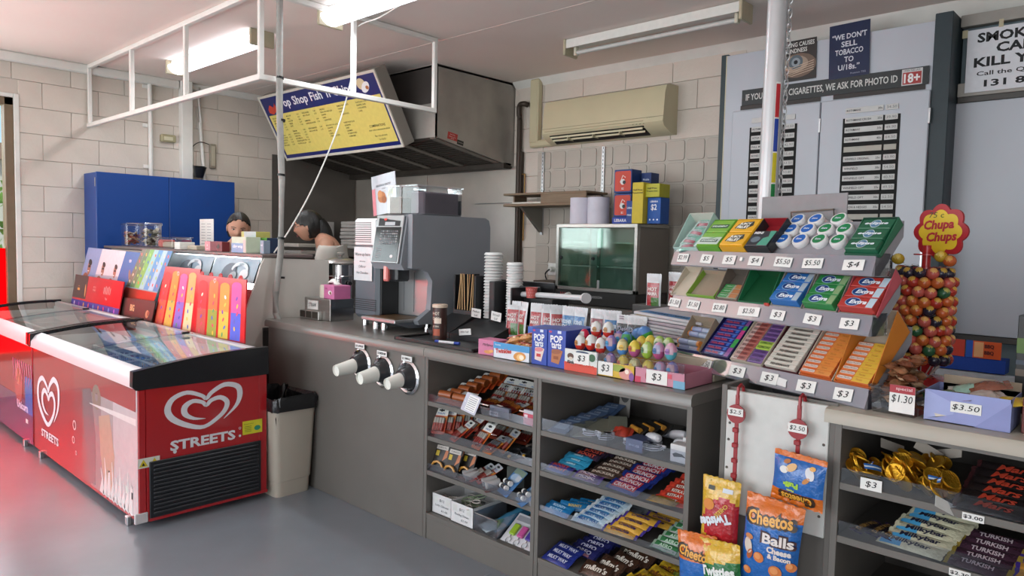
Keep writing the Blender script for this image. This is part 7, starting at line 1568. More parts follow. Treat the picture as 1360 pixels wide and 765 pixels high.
openbox('egg_tray','white tray under the red-capped eggs','box',-1.612,-1.468,2.022,2.2,CZ,.05,K('c8ccc8',.6))
ptag('price_tag','white $3 slip on the white and orange-red egg carton',-1.535,2.0135,CZ+.049,.068,.04,'$3',.034)
openbox('egg_tray','yellow printed egg tray, second from left','box',-1.466,-1.318,2.02,2.2,CZ,.05,K('c9a428',.45),draw=lambda g,w,h:(g.disc(w*.55,h*.4,.028,.02,K('c98a80'),FR(0,-.0006,0)),g.disc(w*.6,h*.55,.008,.008,K('e8d8c8'),FR(0,-.0012,0)),g.disc(w*.1,h*.7,.03,.012,K('8a9a3a'),FR(0,-.0006,0)),g.disc(w*.85,h*.25,.01,.014,K('7a4a8c'),FR(0,-.0008,0))))
ptag('price_tag','white $3 tag at the corner of the yellow egg tray',-1.435,2.0185,CZ+.028,.062,.046,'$3',.034)
openbox('egg_tray','pink and red printed tray at the right end of the counter edge row','box',-1.316,-1.13,2.02,2.2,CZ,.05,K('b8788a',.45),draw=lambda g,w,h:(g.disc(-w*.4,h*.5,.016,.02,K('8c3a3c'),FR(0,-.0006,0)),g.disc(-w*.4,h*.6,.009,.01,K('d8a890'),FR(0,-.0009,0)),g.rect(-w,-w*.75,0,h*.4,K('b83050'),FR(0,-.0005,0)),g.rect(w*.55,w,0,h*.5,K('6a9cb8'),FR(0,-.0005,0)),g.rect(-w*.3,w*.5,h*.55,h*.85,K('c84a5c'),FR(0,-.0007,0))))
ptag('price_tag','white $3 tag before the pink and red tray',-1.232,2.0185,CZ+.026,.078,.044,'$3',.036)
def egg(key):
 top,bot,band=key;t=thing('surprise_egg','x','chocolate egg');r_,h_=.0215,.058
 pr_=[(r_*math.sin(u)*(1-.10*(1-math.cos(u))/2),h_/2*(1-math.cos(u)))for u in[math.pi*k/12 for k in range(13)]];pr_[0]=(0,0);pr_[-1]=(0,h_)
 g=G();g.lathe(pr_[:7],18,K(bot,.3));mk('lower_shell',g,t);g=G();g.lathe(pr_[6:],18,K(top,.3));mk('upper_shell',g,t)
 g=G();wr=[(p[0]+.0004,p[1])for p in pr_]
 a=G();
 for j in(range(5,9)):
  vs=[];
  for k in range(9):
   for p in(wr[j],wr[j+1]):an=R(215+110*k/8);vs.append((p[0]*math.cos(an),p[0]*math.sin(an),p[1]))
  g.add(vs,[(2*k,2*k+2,2*k+3,2*k+1)for k in range(8)],K(band[0],.3))
 g.disc(0,0,.008,.010,K(band[1],.35),FR(.0,-r_*.99,h_*.52),.0006,12);g.text('Kinder',.005,INK if band[0]!='8c8c8c' else K('ffffff'),FR(.0,-r_*.99,h_*.52),w=.016,z=.002);mk('shell_print',g,t);return t
RE=Repeat(egg);KR=('c8204c','b8302c',('d4d4d0','c8b890'))
KW=('d2d2cf','b83028',('d2d2cf','a8763c'))
def eggs(y,pts):
 for(px,py,key,lb_)in pts:
  p=onY(px,py,y);RE(key,LOC(p.x,y,max(p.z-.029,CZ+.006),rnd.uniform(-25,25)),lb_)
eggs(2.05,[(771,455,KW,'white chocolate egg with pink cap, leftmost in the front row'),(785,455,KW,'white chocolate egg with pink cap, second in the front row'),(798,459,KW,'white chocolate egg with pink cap, third in the front row')])
# pink caps over the white eggs
for(px,py)in((771,455),(785,455),(798,459)):pass
eggs(2.11,[(776,447,KR,'pink-red topped egg behind the leftmost white ones'),(792,449,KR,'pink-red topped egg behind the third white one'),(806,452,KR,'pink-red topped egg nearest the blue eggs')])
eggs(2.10,[(792,437,KW,'raised white and pink egg on the upper level, left'),(808,438,KW,'raised white and pink egg on the upper level, right')])
CE={'blue':('7a6aa8','3f6ab0',('b0909c','3f8ab8')),'by':('a8a070','4a7cb4',('c8c08c','d8b04c')),'yp':('c8b03c','a04c7c',('d0b848','b05a3c')),'yg':('9cb85c','8aa83c',('b8c4a0','4a7a5c')),'pg':('b888a8','a04870',('9c9cb8','3f6c9c')),'pt':('c890a8','4f9ca8',('c0a0b0','8c5a9c')),'gb':('5a8ac4','3f9a3c',('4a9c5c','3a7ab0'))}
eggs(2.05,[(812,456,CE['blue'],'purple and blue printed egg, first of the coloured front row'),(827,461,CE['by'],'yellow-topped blue egg, second of the coloured front row'),(843,463,CE['yp'],'yellow and magenta egg, third of the coloured front row'),(860,465,CE['yg'],'lime green printed egg, fourth of the coloured front row'),(875,466,CE['pg'],'mauve and magenta egg, fifth of the coloured front row'),(891,467,CE['pt'],'pink and teal egg, rightmost of the coloured front row')])
eggs(2.045,[(811,479,CE['blue'],'blue egg low in the tray under the first coloured egg'),(828,482,CE['yp'],'yellow egg low in the yellow tray, left'),(843,486,CE['by'],'yellow-blue egg low in the yellow tray, right'),(861,489,CE['yp'],'brownish egg low in the pink tray, left'),(877,491,CE['pg'],'mauve egg low in the pink tray, middle'),(893,492,CE['blue'],'dark blue egg low in the pink tray, right')])
eggs(2.12,[(822,450,CE['blue'],'small blue egg behind the first coloured egg'),(832,451,CE['gb'],'blue egg behind the second coloured egg'),(852,457,CE['yp'],'yellow egg behind the third coloured egg'),(864,456,CE['yp'],'yellow egg behind the fourth coloured egg'),(876,457,CE['yg'],'lime egg behind the fifth coloured egg'),(888,459,CE['yg'],'lime egg behind the rightmost egg')])
R_=None
for k,(px,py)in enumerate(((844,444),(862,443))):
 p=onY(px,py,2.20);t=thing('large_egg','large green and blue plastic egg, %s of the two at the back'%('left','right')[k],'egg',LOC(p.x,2.20,p.z-.03,20*k-10,0,30-60*k));g=G();g.lathe([(0,0),(.018,.004),(.026,.015),(.028,.03)],20,K('3f9a3c',.3));mk('lower_shell',g,t);g=G();g.lathe([(.028,.03),(.025,.045),(.015,.057),(0,.061)],20,K('4f7cb4',.3));mk('upper_shell',g,t)
g=G();g.box(-1.60,-1.13,2.21,2.30,CZ,CZ+.075,K('b8ac98',.7),.003);mk('riser_carton',g,label='cream carton under the eggs at the back of the row',cat='box')
g=G();g.box(-1.47,-1.13,2.012,2.0135,CZ+.05,CZ+.08,M_CLEAR);g.box(-1.47,-1.13,2.012,2.016,CZ+.078,CZ+.081,M_CLEARDIM);mk('clear_tray_lip',g,label='clear plastic lip in front of the coloured eggs',cat='tray')

# hanging pouches behind
def pouch(w_,h_,c1,c2,s_,tc,clear_top=True):
 def make(key):
  t=thing('snack_pouch','x','snack pouch')
  CLR=mat('frosty_wrap','c4c6c8',.2,bump=.3,bscale=60)
  g=bag(h_,w_,.022,CLR,lambda u,v:CLR if(u>.82 or u<.06 or v<.07 or v>.93)else(FOIL(c2)if u<.38 and .1<v<.55 else FOIL(c1)),seed=hash(s_)%97 if False else len(s_));g.v=[tuple(UPM@Vector(v))for v in g.v];mk('pouch',g,t)
  g=G();
  for i,r_ in enumerate(s_.split('|')):g.text(r_,w_*.22,K(tc,.4),None,w=w_*.62,x=h_*.12-i*w_*.26,y=0,bold=.04,a=A90)
  drape(g,h_,w_,.022,.014,.002);g.v=[tuple(UPM@Vector(v))for v in g.v];mk('print',g,t);return t
 return make
hot=Repeat(pouch(.072,.165,'9c2f34','3f6a2c','HOT|MAMA','d8c8c4'));dil=Repeat(pouch(.074,.165,'2a6a9c','3f8a3c','KOSHER|DILL','c8dce8'));gar=Repeat(pouch(.072,.165,'7c3440','4a3030','GARLIC','d8c8c4'));blk=Repeat(pouch(.085,.14,'1c1c22','2a4a84','Devil','8f95a8'))
def at_px(R_,px,py,Y,dz,rz,lb_,grp=None,rx=0,key=0):p=onY(px,py,Y);return R_(key,LOC(p.x,Y,p.z+dz,rz,rx),lb_,grp)
Y_=2.36;zc=.935
for px,rz,lb_,R_ in((681,12,'red pickle pouch at the far left, nearest the black organiser',hot),(695,-20,'red pickle pouch turned sideways, second from left',hot),(712,5,'red pickle pouch with clear letters, third from left',hot),(728,30,'red pickle pouch twisted, fourth from left',hot),(739,40,'red pickle pouch twisted, beside the blue ones',hot),(755,2,'blue pickle pouch, left of the pair',dil),(770,-4,'blue pickle pouch, right of the pair',dil),(793,3,'dark red garlic pickle pouch right of the blue pair',gar),(812,15,'narrow blue pickle pouch beside the black chips',dil),(830,0,'black and blue snack bag, left of the two',blk),(845,8,'black and blue snack bag, right of the two',blk)):
 p=onY(px,425,Y_);o=R_(0,LOC(p.x,Y_+.01,zc,rz,-6),lb_)
for(px,py,Y,lb_)in((870,390,2.62,'red pickle pouch standing high, left of the newspapers'),(899,388,2.68,'red pickle pouch standing high, partly behind the rack')):at_px(hot,px,py,Y,0,0,lb_)
g=G();g.box(-1.72,-1.40,2.60,2.72,CZ,1.03,K('4a4846',.6),.003);mk('dark_riser',g,label='dark box carrying the high pickle pouches',cat='box')
g=G();g.box(-2.22,-1.98,2.385,2.43,CZ,CZ+.08,M_CARD);g.box(-1.97,-1.47,2.385,2.43,CZ,CZ+.085,K('6b6258',.7));mk('pouch_stand',g,label='card stands holding the row of pickle pouches',cat='stand')
g=G();g.tube(curve([(-2.25,2.43,1.045),(-2.1,2.43,1.05),(-1.95,2.43,1.052),(-1.83,2.42,1.055)],4),.012,8,mat('frosty_wrap','c4c6c8',.2));g.cyl((-1.835,2.42,1.055),(-1.82,2.41,1.055),.022,.022,14,K('b8b8b8'));mk('plastic_roll',g,label='roll of clear plastic lying on the pickle pouches',cat='roll')
# newspapers and wire holder
PG_=K('b4b2b6',.8)
for k in range(7):
 T=LOC(-1.47+.012*k,2.47,.935+.0125*k,-12+3*(k%3),3,2);t=thing('newspaper',('lowest newspaper of the pile left of the candy rack','newspaper just above the lowest in the pile','third newspaper up in the pile','fourth newspaper up in the pile','fifth newspaper up, pinkish','newspaper with a yellow and black printed strip near the top','topmost newspaper with a blue edge beside the rack')[k],'newspaper',T)
 g=G();g.box(-.17,.17,-.10,.10,0,.011,(PG_,K('a89ca4',.8),K('c0bec0',.8))[k%3],.003);mk('folded_pages',g,t)
 if k>=5:g=G();g.rect(-.15,.12,-.09,-.04,K('b09a3c')if k==5 else K('2f78b0'),None,.0115);g.text('THE DAILY NEWS',.02,INK,None,w=.2,x=-.02,y=-.065,z=.012,bold=.02);mk('print',g,t)
g=G()
for k in range(12):g.box(-1.62+.0,-1.60,2.36,2.44,.90+.009*k,.904+.009*k,K('9c8c98'),.001)
g.box(-1.625,-1.60,2.355,2.445,.895,.9,K('b0b0b4'));g.box(-1.64,-1.3,2.38,2.56,CZ,.915,K('58565a',.6),.004);mk('paper_stand',g,label='grey stand under the newspaper pile',cat='stand')

# ---------------------------------------------------------------- lollipop stand
LX,LY_,LB=-.575,2.45,.86
lp=thing('lollipop_stand','red lollipop stand topped by a yellow flower-shaped sign','lollipop stand',(LX,LY_,LB))
RP=K('b02a2c',.25)
g=G();g.lathe([(0,0),(.105,0),(.108,.008),(.10,.03),(.06,.045),(.03,.05),(0,.05)],32,RP);mk('base',g,lp)
g=G();g.lathe([(0,.04),(.02,.04),(.045,.09),(.012,.092),(.012,.44),(0,.44)],20,RP);
for z in(.13,.17,.21,.25,.29,.33,.37,.41):g.lathe([(.012,z),(.035,z),(.035,z+.004),(.012,z+.004)],20,RP)
mk('column',g,lp)
g=G();g.box(-.012,.012,.022,.030,.42,.50,RP,.002);g.box(-.008,.008,.0,.026,.415,.43,RP);mk('sign_stem',g,lp)
pS=onY(1250,308,LY_);SZ=pS.z-LB;yaw=-20
SM_=Matrix.Translation((pS.x-LX,-.004,SZ))@Matrix.Rotation(R(yaw),4,'Z')@Matrix.Rotation(R(90),4,'X')
def flower(r,a,n=8,k=64):return[((r*(1+a*abs(math.cos(n*t/2))-a))*math.cos(t),(r*(1+a*abs(math.cos(n*t/2))-a))*math.sin(t))for t in[6.28318*i/k for i in range(k)]]
g=G();g.poly(flower(.083,.16),-.004,.004,K('a8232c',.3),SM_);mk('sign_board',g,lp)
g=G();g.poly(flower(.066,.16),.0041,.0048,K('dcbc2c',.35),SM_);g.text('Chupa',.036,K('b02030'),SM_,w=.092,x=-.004,y=.018,z=.0055,bold=.04,shear=.2,a=.05);g.text('Chups',.036,K('b02030'),SM_,w=.092,x=.006,y=-.018,z=.0055,bold=.04,shear=.2,a=.05);g.text('75 c',.016,K('2f4a2c'),SM_,w=.045,x=-.012,y=.05,z=.0055,shear=.1);mk('sign_print',g,lp)
LC={'red and gold':('a83428','c8983c'),'orange':('b85a2c','d09848'),'yellow':('b8982c','d8c05c'),'dark purple':('2a2434','b89438'),'pink-orange':('b8564c','d8a45c'),'green':('2c5a3c','a8a04c')}
def lolly_(key):
 a,b=LC[key];t=thing('lollipop','x','lollipop');g=G();g.ball((0,0,0),(.0185,.0185,.0170),K(a,.25),12,8);mk('wrapped_ball',g,t)
 g=G();g.ball((0,-.0075,.004),(.0125,.0120,.0120),K(b,.3),10,6);g.ring(0,0,.0085,.011,K(a,.25),Matrix.Translation((0,0,.0186)),0,10);mk('gold_print',g,t)
 g=G();g.cyl((0,.012,-.002),(0,.062,-.012),.0018,.0018,6,K('d0ccc4'));mk('stick',g,t);return t
RL=Repeat(lolly_);q=random.Random(17);keys=list(LC);wts=['red and gold']*4+['orange']*3+['pink-orange']*3+['yellow']*1+['dark purple']*4+['green']
zt=onY(1245,362,LY_).z;zb_=onY(1243,476,LY_).z;nr=10
for r_ in range(nr):
 z=zt+(zb_-zt)*r_/(nr-1);n=13
 for k in range(n):
  an=360*(k+.5*(r_%2))/n+q.uniform(-3,3);rad=.069+q.uniform(-.003,.003)-(.006 if r_==0 else 0)
  c=q.choice(wts);T=Matrix.Translation((LX,LY_,z+q.uniform(-.003,.003)))@Matrix.Rotation(R(an),4,'Z')@Matrix.Translation((0,-rad,0))@Matrix.Rotation(R(-12 if r_<nr-2 else-40),4,'X')
  RL(c,T,'%s wrapped lollipop in the %s row from the top of the stand'%(c,ORD[r_]),'%s lollipops'%c)
for k,(dx,dz,c)in enumerate(((-.07,.038,'yellow'),(.045,.048,'yellow'),(.068,.036,'orange'))):RL(c,Matrix.Translation((LX+dx,LY_-.03,zt+dz)),('yellow lollipop on the upper left above the rest','yellow lollipop on the upper right near the sign','orange lollipop on the upper right edge')[k])
for k in range(9):
 an=R(200+17*k);g=G();g.cyl((.02*math.cos(an),.02*math.sin(an),.05),(.058*math.cos(an),.058*math.sin(an),.118),.002,.002,6,K('d4ccc4'));g.v=[(v[0]+LX,v[1]+LY_,v[2]+LB)for v in g.v]
 mk('lollipop_stick',g,label='white lollipop stick fanning out at the foot of the red column',cat='stick',group='sticks at the foot of the stand')

 # tubs on the right-hand counter
RZ=.859
ft=thing('fudge_tub','clear tub heaped with wrapped brown sweets, tagged $1.30','tub',LOC(-.532,2.015,RZ,-4))
g=G();W2,D=.056,.17;vs=[]
for(w_,y0,y1,z)in((.050,.008,D-.008,0),(W2,0,D,.07)):vs+=[(-w_,y0,z),(w_,y0,z),(w_,y1,z),(-w_,y1,z)]
g.add(vs,[(3,2,1,0),(0,1,5,4),(1,2,6,5),(2,3,7,6),(3,0,4,7)],M_CLEAR);g.box(-W2-.004,W2+.004,-.004,.0,.066,.072,M_CLEARDIM,.001);g.box(W2,W2+.004,0,D,.066,.072,M_CLEARDIM,.001);g.box(-W2-.004,-W2,0,D,.066,.072,M_CLEARDIM,.001);mk('tub',g,ft)
q=random.Random(40);fm={}
for k in range(46):
 c=('7a4c34','94684a','a8886c','6a3c28')[k%4]
 if c not in fm:g=G();g.pillow(.06,.028,.020,mat('cello_'+c,c,.15,var=.25,scale=40,bump=.5,bscale=70),nx=6,ny=4,wob=.2,seed=k);o=fm[c]=mk('wrapped_fudge',g)
 else:o=fm[c].copy();C.objects.link(o)
 o.matrix_world=LOC(-.53+q.uniform(-.032,.032),2.10+q.uniform(-.06,.06),RZ+.004+.0026*k+.003,q.uniform(-50,50),q.uniform(-15,15),q.uniform(-12,12));tag(o,'brown sweet in clear crinkly wrap, heaped in the $1.30 tub','sweet','brown wrapped sweets')
T=LOC(-.507,2.004,RZ+.046,-4);t=ptag('price_tag','white $1.30 tag with a red special header on the tub',0,0,0,.060,.070,'$1.30',.050,M=T,th=.022)
g=G();g.rect(-.030,.030,.015,.035,K('9c2430',.5),FR(0,-.0009,0));g.text('special',.010,K('e0c8c8'),FR(0,-.0013,.026),w=.038,x=.004);mk('header',g,t)
LIL=K('8890c0',.5)
lt=openbox('lilac_carton','lilac open carton of sweet bags tagged $3.50','box',-.462,-.28,2.03,2.17,RZ,.078,LIL,draw=lambda g,w,h:(g.face([(-w,h),(-w*.2,h*.6),(-w*.3,h*.3),(-w,0)],K('98a0cc',.5),FR(0,-.0005,0)),g.face([(w*.2,h*.0),(w,h*.9),(w,0)],K('7c84b4',.5),FR(0,-.0005,0)),g.face([(-w*.98,.004),(-w*.45,.018),(-w*.75,.02),(-w*.7,.01)],K('c4bcb4',.5),FR(0,-.0008,0))))
g=G();g.box(-.08,.09,.138,.141,.0,.10,M_CARD);mk('carton_flap',g,lt)
ptag('price_tag','white $3.50 slip on the lilac carton',-.372,2.0285,RZ+.043,.065,.026,'$3.50',.058)
for k,(x,y,z,rz,c,e,lb_)in enumerate(((-.43,2.08,.06,25,'2f6a44','1c5a34','dark green sweet bag in the lilac carton'),(-.385,2.12,.078,10,'8fb4a4','c8c8c4','pale green and white bag in the lilac carton'),(-.40,2.06,.062,-8,'6a3430','8c6a5c','brown-maroon bag at the front of the lilac carton'),(-.345,2.08,.072,40,'b4a8a0','b4a8a0','clear bag of white sweets in the lilac carton'),(-.34,2.12,.092,22,'7a4838','7a4838','brown bag standing at the back of the lilac carton'),(-.295,2.07,.066,12,'c9a828','c9a828','yellow and black bag at the right of the lilac carton'))):
 g=G();g.pillow(.09,.05,.022,FOIL(c),nx=8,ny=6,wob=.15,seed=k,mend=FOIL(e));o=mk('sweet_bag',g,label=lb_,cat='sweet bag');o.matrix_world=LOC(x,y,RZ+z-.012,rz,15,-12)
t=pack('dark_display','tall dark striped display cut off by the right picture edge','display',-.315,-.10,2.30,2.45,RZ,RZ+.26,K('1c1a1a',.4),lambda g,M_,w,h:(g.rect(-w,w,.03,.07,K('4f6a2c'),M_,.0005),g.rect(-w,w,-.0,.012,K('3a4452'),M_,.0005),g.rect(-w,w,-.03,-.012,K('6a5f54'),M_,.0005)))
g=G();g.lathe([(0,0),(.035,0),(.036,.1),(.03,.12),(.028,.14),(0,.14)],20,K('a8acb0',.4));g.v=[(v[0]-.215,v[1]+2.24,v[2]+RZ+.06)for v in g.v];mk('clear_jar',g,label='pale jar at the right picture edge beside the dark display',cat='jar')
pack('maroon_box','dark maroon box at the right picture edge, next to the lilac carton','box',-.262,-.12,2.05,2.2,RZ,RZ+.085,K('5a241e',.5))

# ---------------------------------------------------------------- hanging strips and chip bags
RD=K('8c1c22',.35)
def hstrip(label,x,ztop,zend,dz):
 t=thing('clip_strip',label,'clip strip',(x,CY-.002,ztop));g=G();L=ztop-zend
 g.tube([(0,.03,-.02),(0,.025,.0),(0,.01,.008),(0,-.006,.002),(0,-.008,-.03)],.005,6,RD);g.box(-.006,.006,-.010,-.006,-L,-.02,RD,.001)
 k=.13
 while k<L:g.box(-.009,.009,-.018,-.008,-k,-k+.014,RD,.002);k+=.045
 mk('strip',g,t);g=G();g.cyl((0,-.011,-dz),(0,-.016,-dz),.028,.028,20,RD);mk('disc',g,t);return t
p=onY(985,520,1.97);hstrip('red clip strip tagged $2.50 on the left of the white panel',-.932,.872,.60,.075)
hstrip('red clip strip tagged $2.50 on the right of the white panel',-.752,.872,.60,.085)
ptag('price_tag','small $2.5 slip on the left red disc',-.932,CY-.02,.803,.046,.022,'$2.5',.036)
ptag('price_tag','small $2.50 slip on the right red disc',-.752,CY-.02,.79,.052,.024,'$2.50',.042)
def chip(name,label,w_,h_,T,paint,prints,H=.05,seed=1):
 t=thing(name,label,'chip bag',T@Matrix.Translation((0,0,0)));g=bag(h_,w_,H,None,paint,seed=seed,nx=26,ny=14,wob=.035);g.v=[tuple(UPM@Vector(v))for v in g.v];mk('bag',g,t)
 g=G();prints(g);drape(g,h_,w_,H,.014,.0022);g.v=[tuple(UPM@Vector(v))for v in g.v];mk('print',g,t);return t
def bt(g,s_,h_,w_,x,y,c,bold=.04,a=0.0,z=0,shear=0.0): # text in bag coordinates: x right, y up
 g.text(s_,h_,K(c,.35),None,w=w_,x=y,y=-x,z=z,bold=bold,a=A90+a,shear=shear)
def bd(g,x,y,rx,ry,c,z=0,a=0.0,n=14):g.disc(y,-x,ry,rx,K(c,.35),None,z,n,a)
YLB,REDB,BLB,ORB=FOIL('c8a02c'),FOIL('a8222a'),FOIL('1f5fa8'),FOIL('c8661c')
def tw_paint(u,v):
 if u>.93 or u<.05:return YLB
 du,dv=(u-.48)/.32,(v-.38)/.52;return REDB if du*du+dv*dv<1 else YLB
def tw_print(g):
 bt(g,'Twisties',.03,.10,-.008,-.0,'d4d8e0',.05,a=R(200),z=.001);bd(g,.02,-.075,.028,.022,'c89a2c');bd(g,.02,-.075,.016,.01,'d8b04a',.0006);bt(g,'CHEESE',.012,.05,.012,.035,'c8a03c',.03,a=R(230),z=.001);bd(g,-.028,.045,.018,.016,'c87a2c',.0004)
 g.rect(.088,.10,-.04,-.01,K('c4ccd4'),None,.0008);g.rect(.088,.10,.015,.035,K('3a3a30'),None,.0008)
x0=onY(931,640,1.965);x1_=onY(975,735,1.965)
chip('chip_bag','yellow and red chip bag hanging upside down on the left clip strip',.118,.245,LOC(-.958,CY-.018,.482,2,0,1),tw_paint,tw_print,.045,3)
def puff_paint(u,v):return ORB if u<.22 or(u>.96)else BLB
def puff_print(g):
 a=math.pi;bt(g,'Cheetos',.031,.102,.004,-.048,'3a2a1c',.09,a=a);bt(g,'Cheetos',.022,.083,.004,-.048,'d8a03c',.03,a=a,z=.0008);bt(g,'Puffs',.016,.042,-.012,-.012,'9cc43c',.06,a=a,z=.0004);bt(g,'Flamin',.006,.02,-.012,-.028,'c8d83c',.04,a=a)
 for x,y,rx,ry,c,aa in((-.015,.035,.016,.01,'c89a5c',.6),(-.035,.025,.012,.01,'c8c8c4',0),(.035,.03,.011,.018,'c8c8cc',.4),(.028,.01,.012,.006,'b87a3c',.8),(.04,.045,.008,.006,'d8a04c',0),(-.03,.048,.01,.006,'a86a3c',.3)):bd(g,x,y,rx,ry,c,.0003,aa)
chip('chip_bag','blue and orange puffs bag hanging upside down on the right strip',.145,.142,LOC(-.735,CY-.018,.653,-2,0,3),puff_paint,puff_print,.04,5)
def ball_paint(u,v):return ORB if u>.80+.08*(v-.5)*-1 or u<.03 else BLB
def ball_print(g):
 bt(g,'Cheetos',.048,.146,-.002,.082,'2a1c14',.10,a=.12);bt(g,'Cheetos',.036,.124,-.002,.082,'d89c3c',.03,a=.12,z=.0009);bt(g,'Balls',.037,.096,.028,.032,'3a1c1c',.09,a=.06);bt(g,'Balls',.028,.083,.028,.032,'d8d0cc',.03,a=.06,z=.0009);bt(g,'Cheese',.018,.064,.034,.004,'d4ccc8',.05,a=.04,z=.0004);bt(g,'& Bacon',.014,.06,.036,-.014,'d4ccc8',.05,a=.04,z=.0004)
 for x,y,r_ in((-.018,-.03,.015),(.03,-.055,.018),(.068,-.03,.013),(.0,-.095,.015),(.06,-.09,.014),(-.05,-.08,.012)):bd(g,x,y,r_,r_,'c8743c',.0003);bd(g,x-.003,y+.003,r_*.6,r_*.6,'d8905a',.0006)
 for x,y,rx,ry,c,aa in((-.052,-.008,.012,.022,'c8bcb0',.2),(-.052,.018,.012,.008,'b87a4c',0),(-.045,-.03,.008,.016,'a8562c',-.3)):bd(g,x,y,rx,ry,c,.0003,aa)
T_=LOC(-.795,CY-.028,.458,0,0,4)
chip('chip_bag','big blue and orange cheese balls bag on the right strip',.165,.265,T_,ball_paint,ball_print,.062,8)
def ch2_paint(u,v):return ORB if u>.62 else BLB
chip('chip_bag','orange and blue chip bag low at the left below the yellow bag',.125,.2,LOC(-1.005,CY-.05,.335,4,0,-4),ch2_paint,lambda g:(bt(g,'Cheetos',.039,.118,.0,.045,'2a1c14',.10,a=-.15),bt(g,'Cheetos',.029,.1,.0,.045,'d89c3c',.03,a=-.15,z=.0009)),.05,11)
GRB=FOIL('1c6a34')
def tg_paint(u,v):return YLB if u>.72+.12*(.5-v)else GRB
chip('chip_bag','green and yellow chip bag low at the centre between the others',.13,.2,LOC(-.925,CY-.055,.335,-3,0,-6),tg_paint,lambda g:(bt(g,'Twisties',.028,.105,.0,.02,'d8dcd8',.05,a=.1,z=.0004),bt(g,'CHICKEN',.012,.07,.0,-.02,'c8b83c',.03,a=.1)),.05,13)
g=G();g.box(-.006,.006,-.006,-.002,-.5,0,RD);
for k,(x,z)in enumerate(((-.96,.44),(-.96,.38))):pass
mk('strip_end',G().box(-.936,-.928,CY-.012,CY-.008,.35,.60,RD),label='lower end of the left red clip strip behind the bags',cat='clip strip')
# ---------------------------------------------------------------- people
SKIN=mat('skin','b98a72',.6,var=.04,scale=20);HAIR=mat('black_hair','100d0b',.5,bump=.3,bscale=120,stretch=(1,1,.1));SHIRT=mat('white_tshirt','bfbab2',.85,var=.04,scale=12,bump=.2,bscale=14)
GREY=mat('grey_top','96928e',.85,bump=.2,bscale=14)
def skin_mesh(pts,edges,radii,root=0,sub=2,T=None):
 me=bpy.data.meshes.new('s');me.from_pydata([tuple(p)for p in pts],edges,[]);o=bpy.data.objects.new('s',me);C.objects.link(o)
 o.modifiers.new('k','SKIN');sv_=me.skin_vertices[0].data
 for i,r_ in enumerate(radii):sv_[i].radius=(r_,r_)if not isinstance(r_,tuple)else r_;sv_[i].use_root=(i==root)
 m=o.modifiers.new('d','SUBSURF');m.levels=sub
 dg=bpy.context.evaluated_depsgraph_get();dg.update();e=bpy.data.meshes.new_from_object(o.evaluated_get(dg));vs=[v.co.copy()for v in e.vertices];fs=[tuple(p.vertices)for p in e.polygons]
 bpy.data.objects.remove(o);bpy.data.meshes.remove(me);bpy.data.meshes.remove(e);return vs,fs
def head_verts():
 """face looks towards -Y, chin at z 0, crown at z .215"""
 vs=[];n,k=32,24
 for i in range(k+1):
  ph=math.pi*i/k;zz=-math.cos(ph)
  for j in range(n):
   a=6.28318*j/n;x,y=math.cos(a)*math.sin(ph),math.sin(a)*math.sin(ph)
   sx,sy=.073,.092;z=.1075+.1075*zz
   low=max(0,(.10-z)/.10)
   px=x*sx*(1-.30*low**1.3);py=y*sy*(1-(.10 if y<0 else .38)*low**1.2)-.008*low
   if y<-.2:
    w_=math.exp(-(x/.20)**2);nz=math.exp(-((z-.082)/.014)**2)+.5*math.exp(-((z-.098)/.016)**2);py-=.017*w_*nz
    for s_ in(-1,1):py+=.009*math.exp(-((x-s_*.42)/.2)**2)*math.exp(-((z-.110)/.012)**2)
    py-=.005*math.exp(-(x/.35)**2)*math.exp(-((z-.048)/.008)**2);py-=.006*math.exp(-(x/.3)**2)*math.exp(-((z-.014)/.014)**2)
    py+=.003*math.exp(-(x/.35)**2)*math.exp(-((z-.040)/.004)**2)
    for s_ in(-1,1):py-=.004*math.exp(-((x-s_*.62)/.22)**2)*math.exp(-((z-.078)/.02)**2)
   vs.append(Vector((px,py,z)))
 fs=[(i*n+j,i*n+(j+1)%n,(i+1)*n+(j+1)%n,(i+1)*n+j)for i in range(k)for j in range(n)]
 return vs,fs
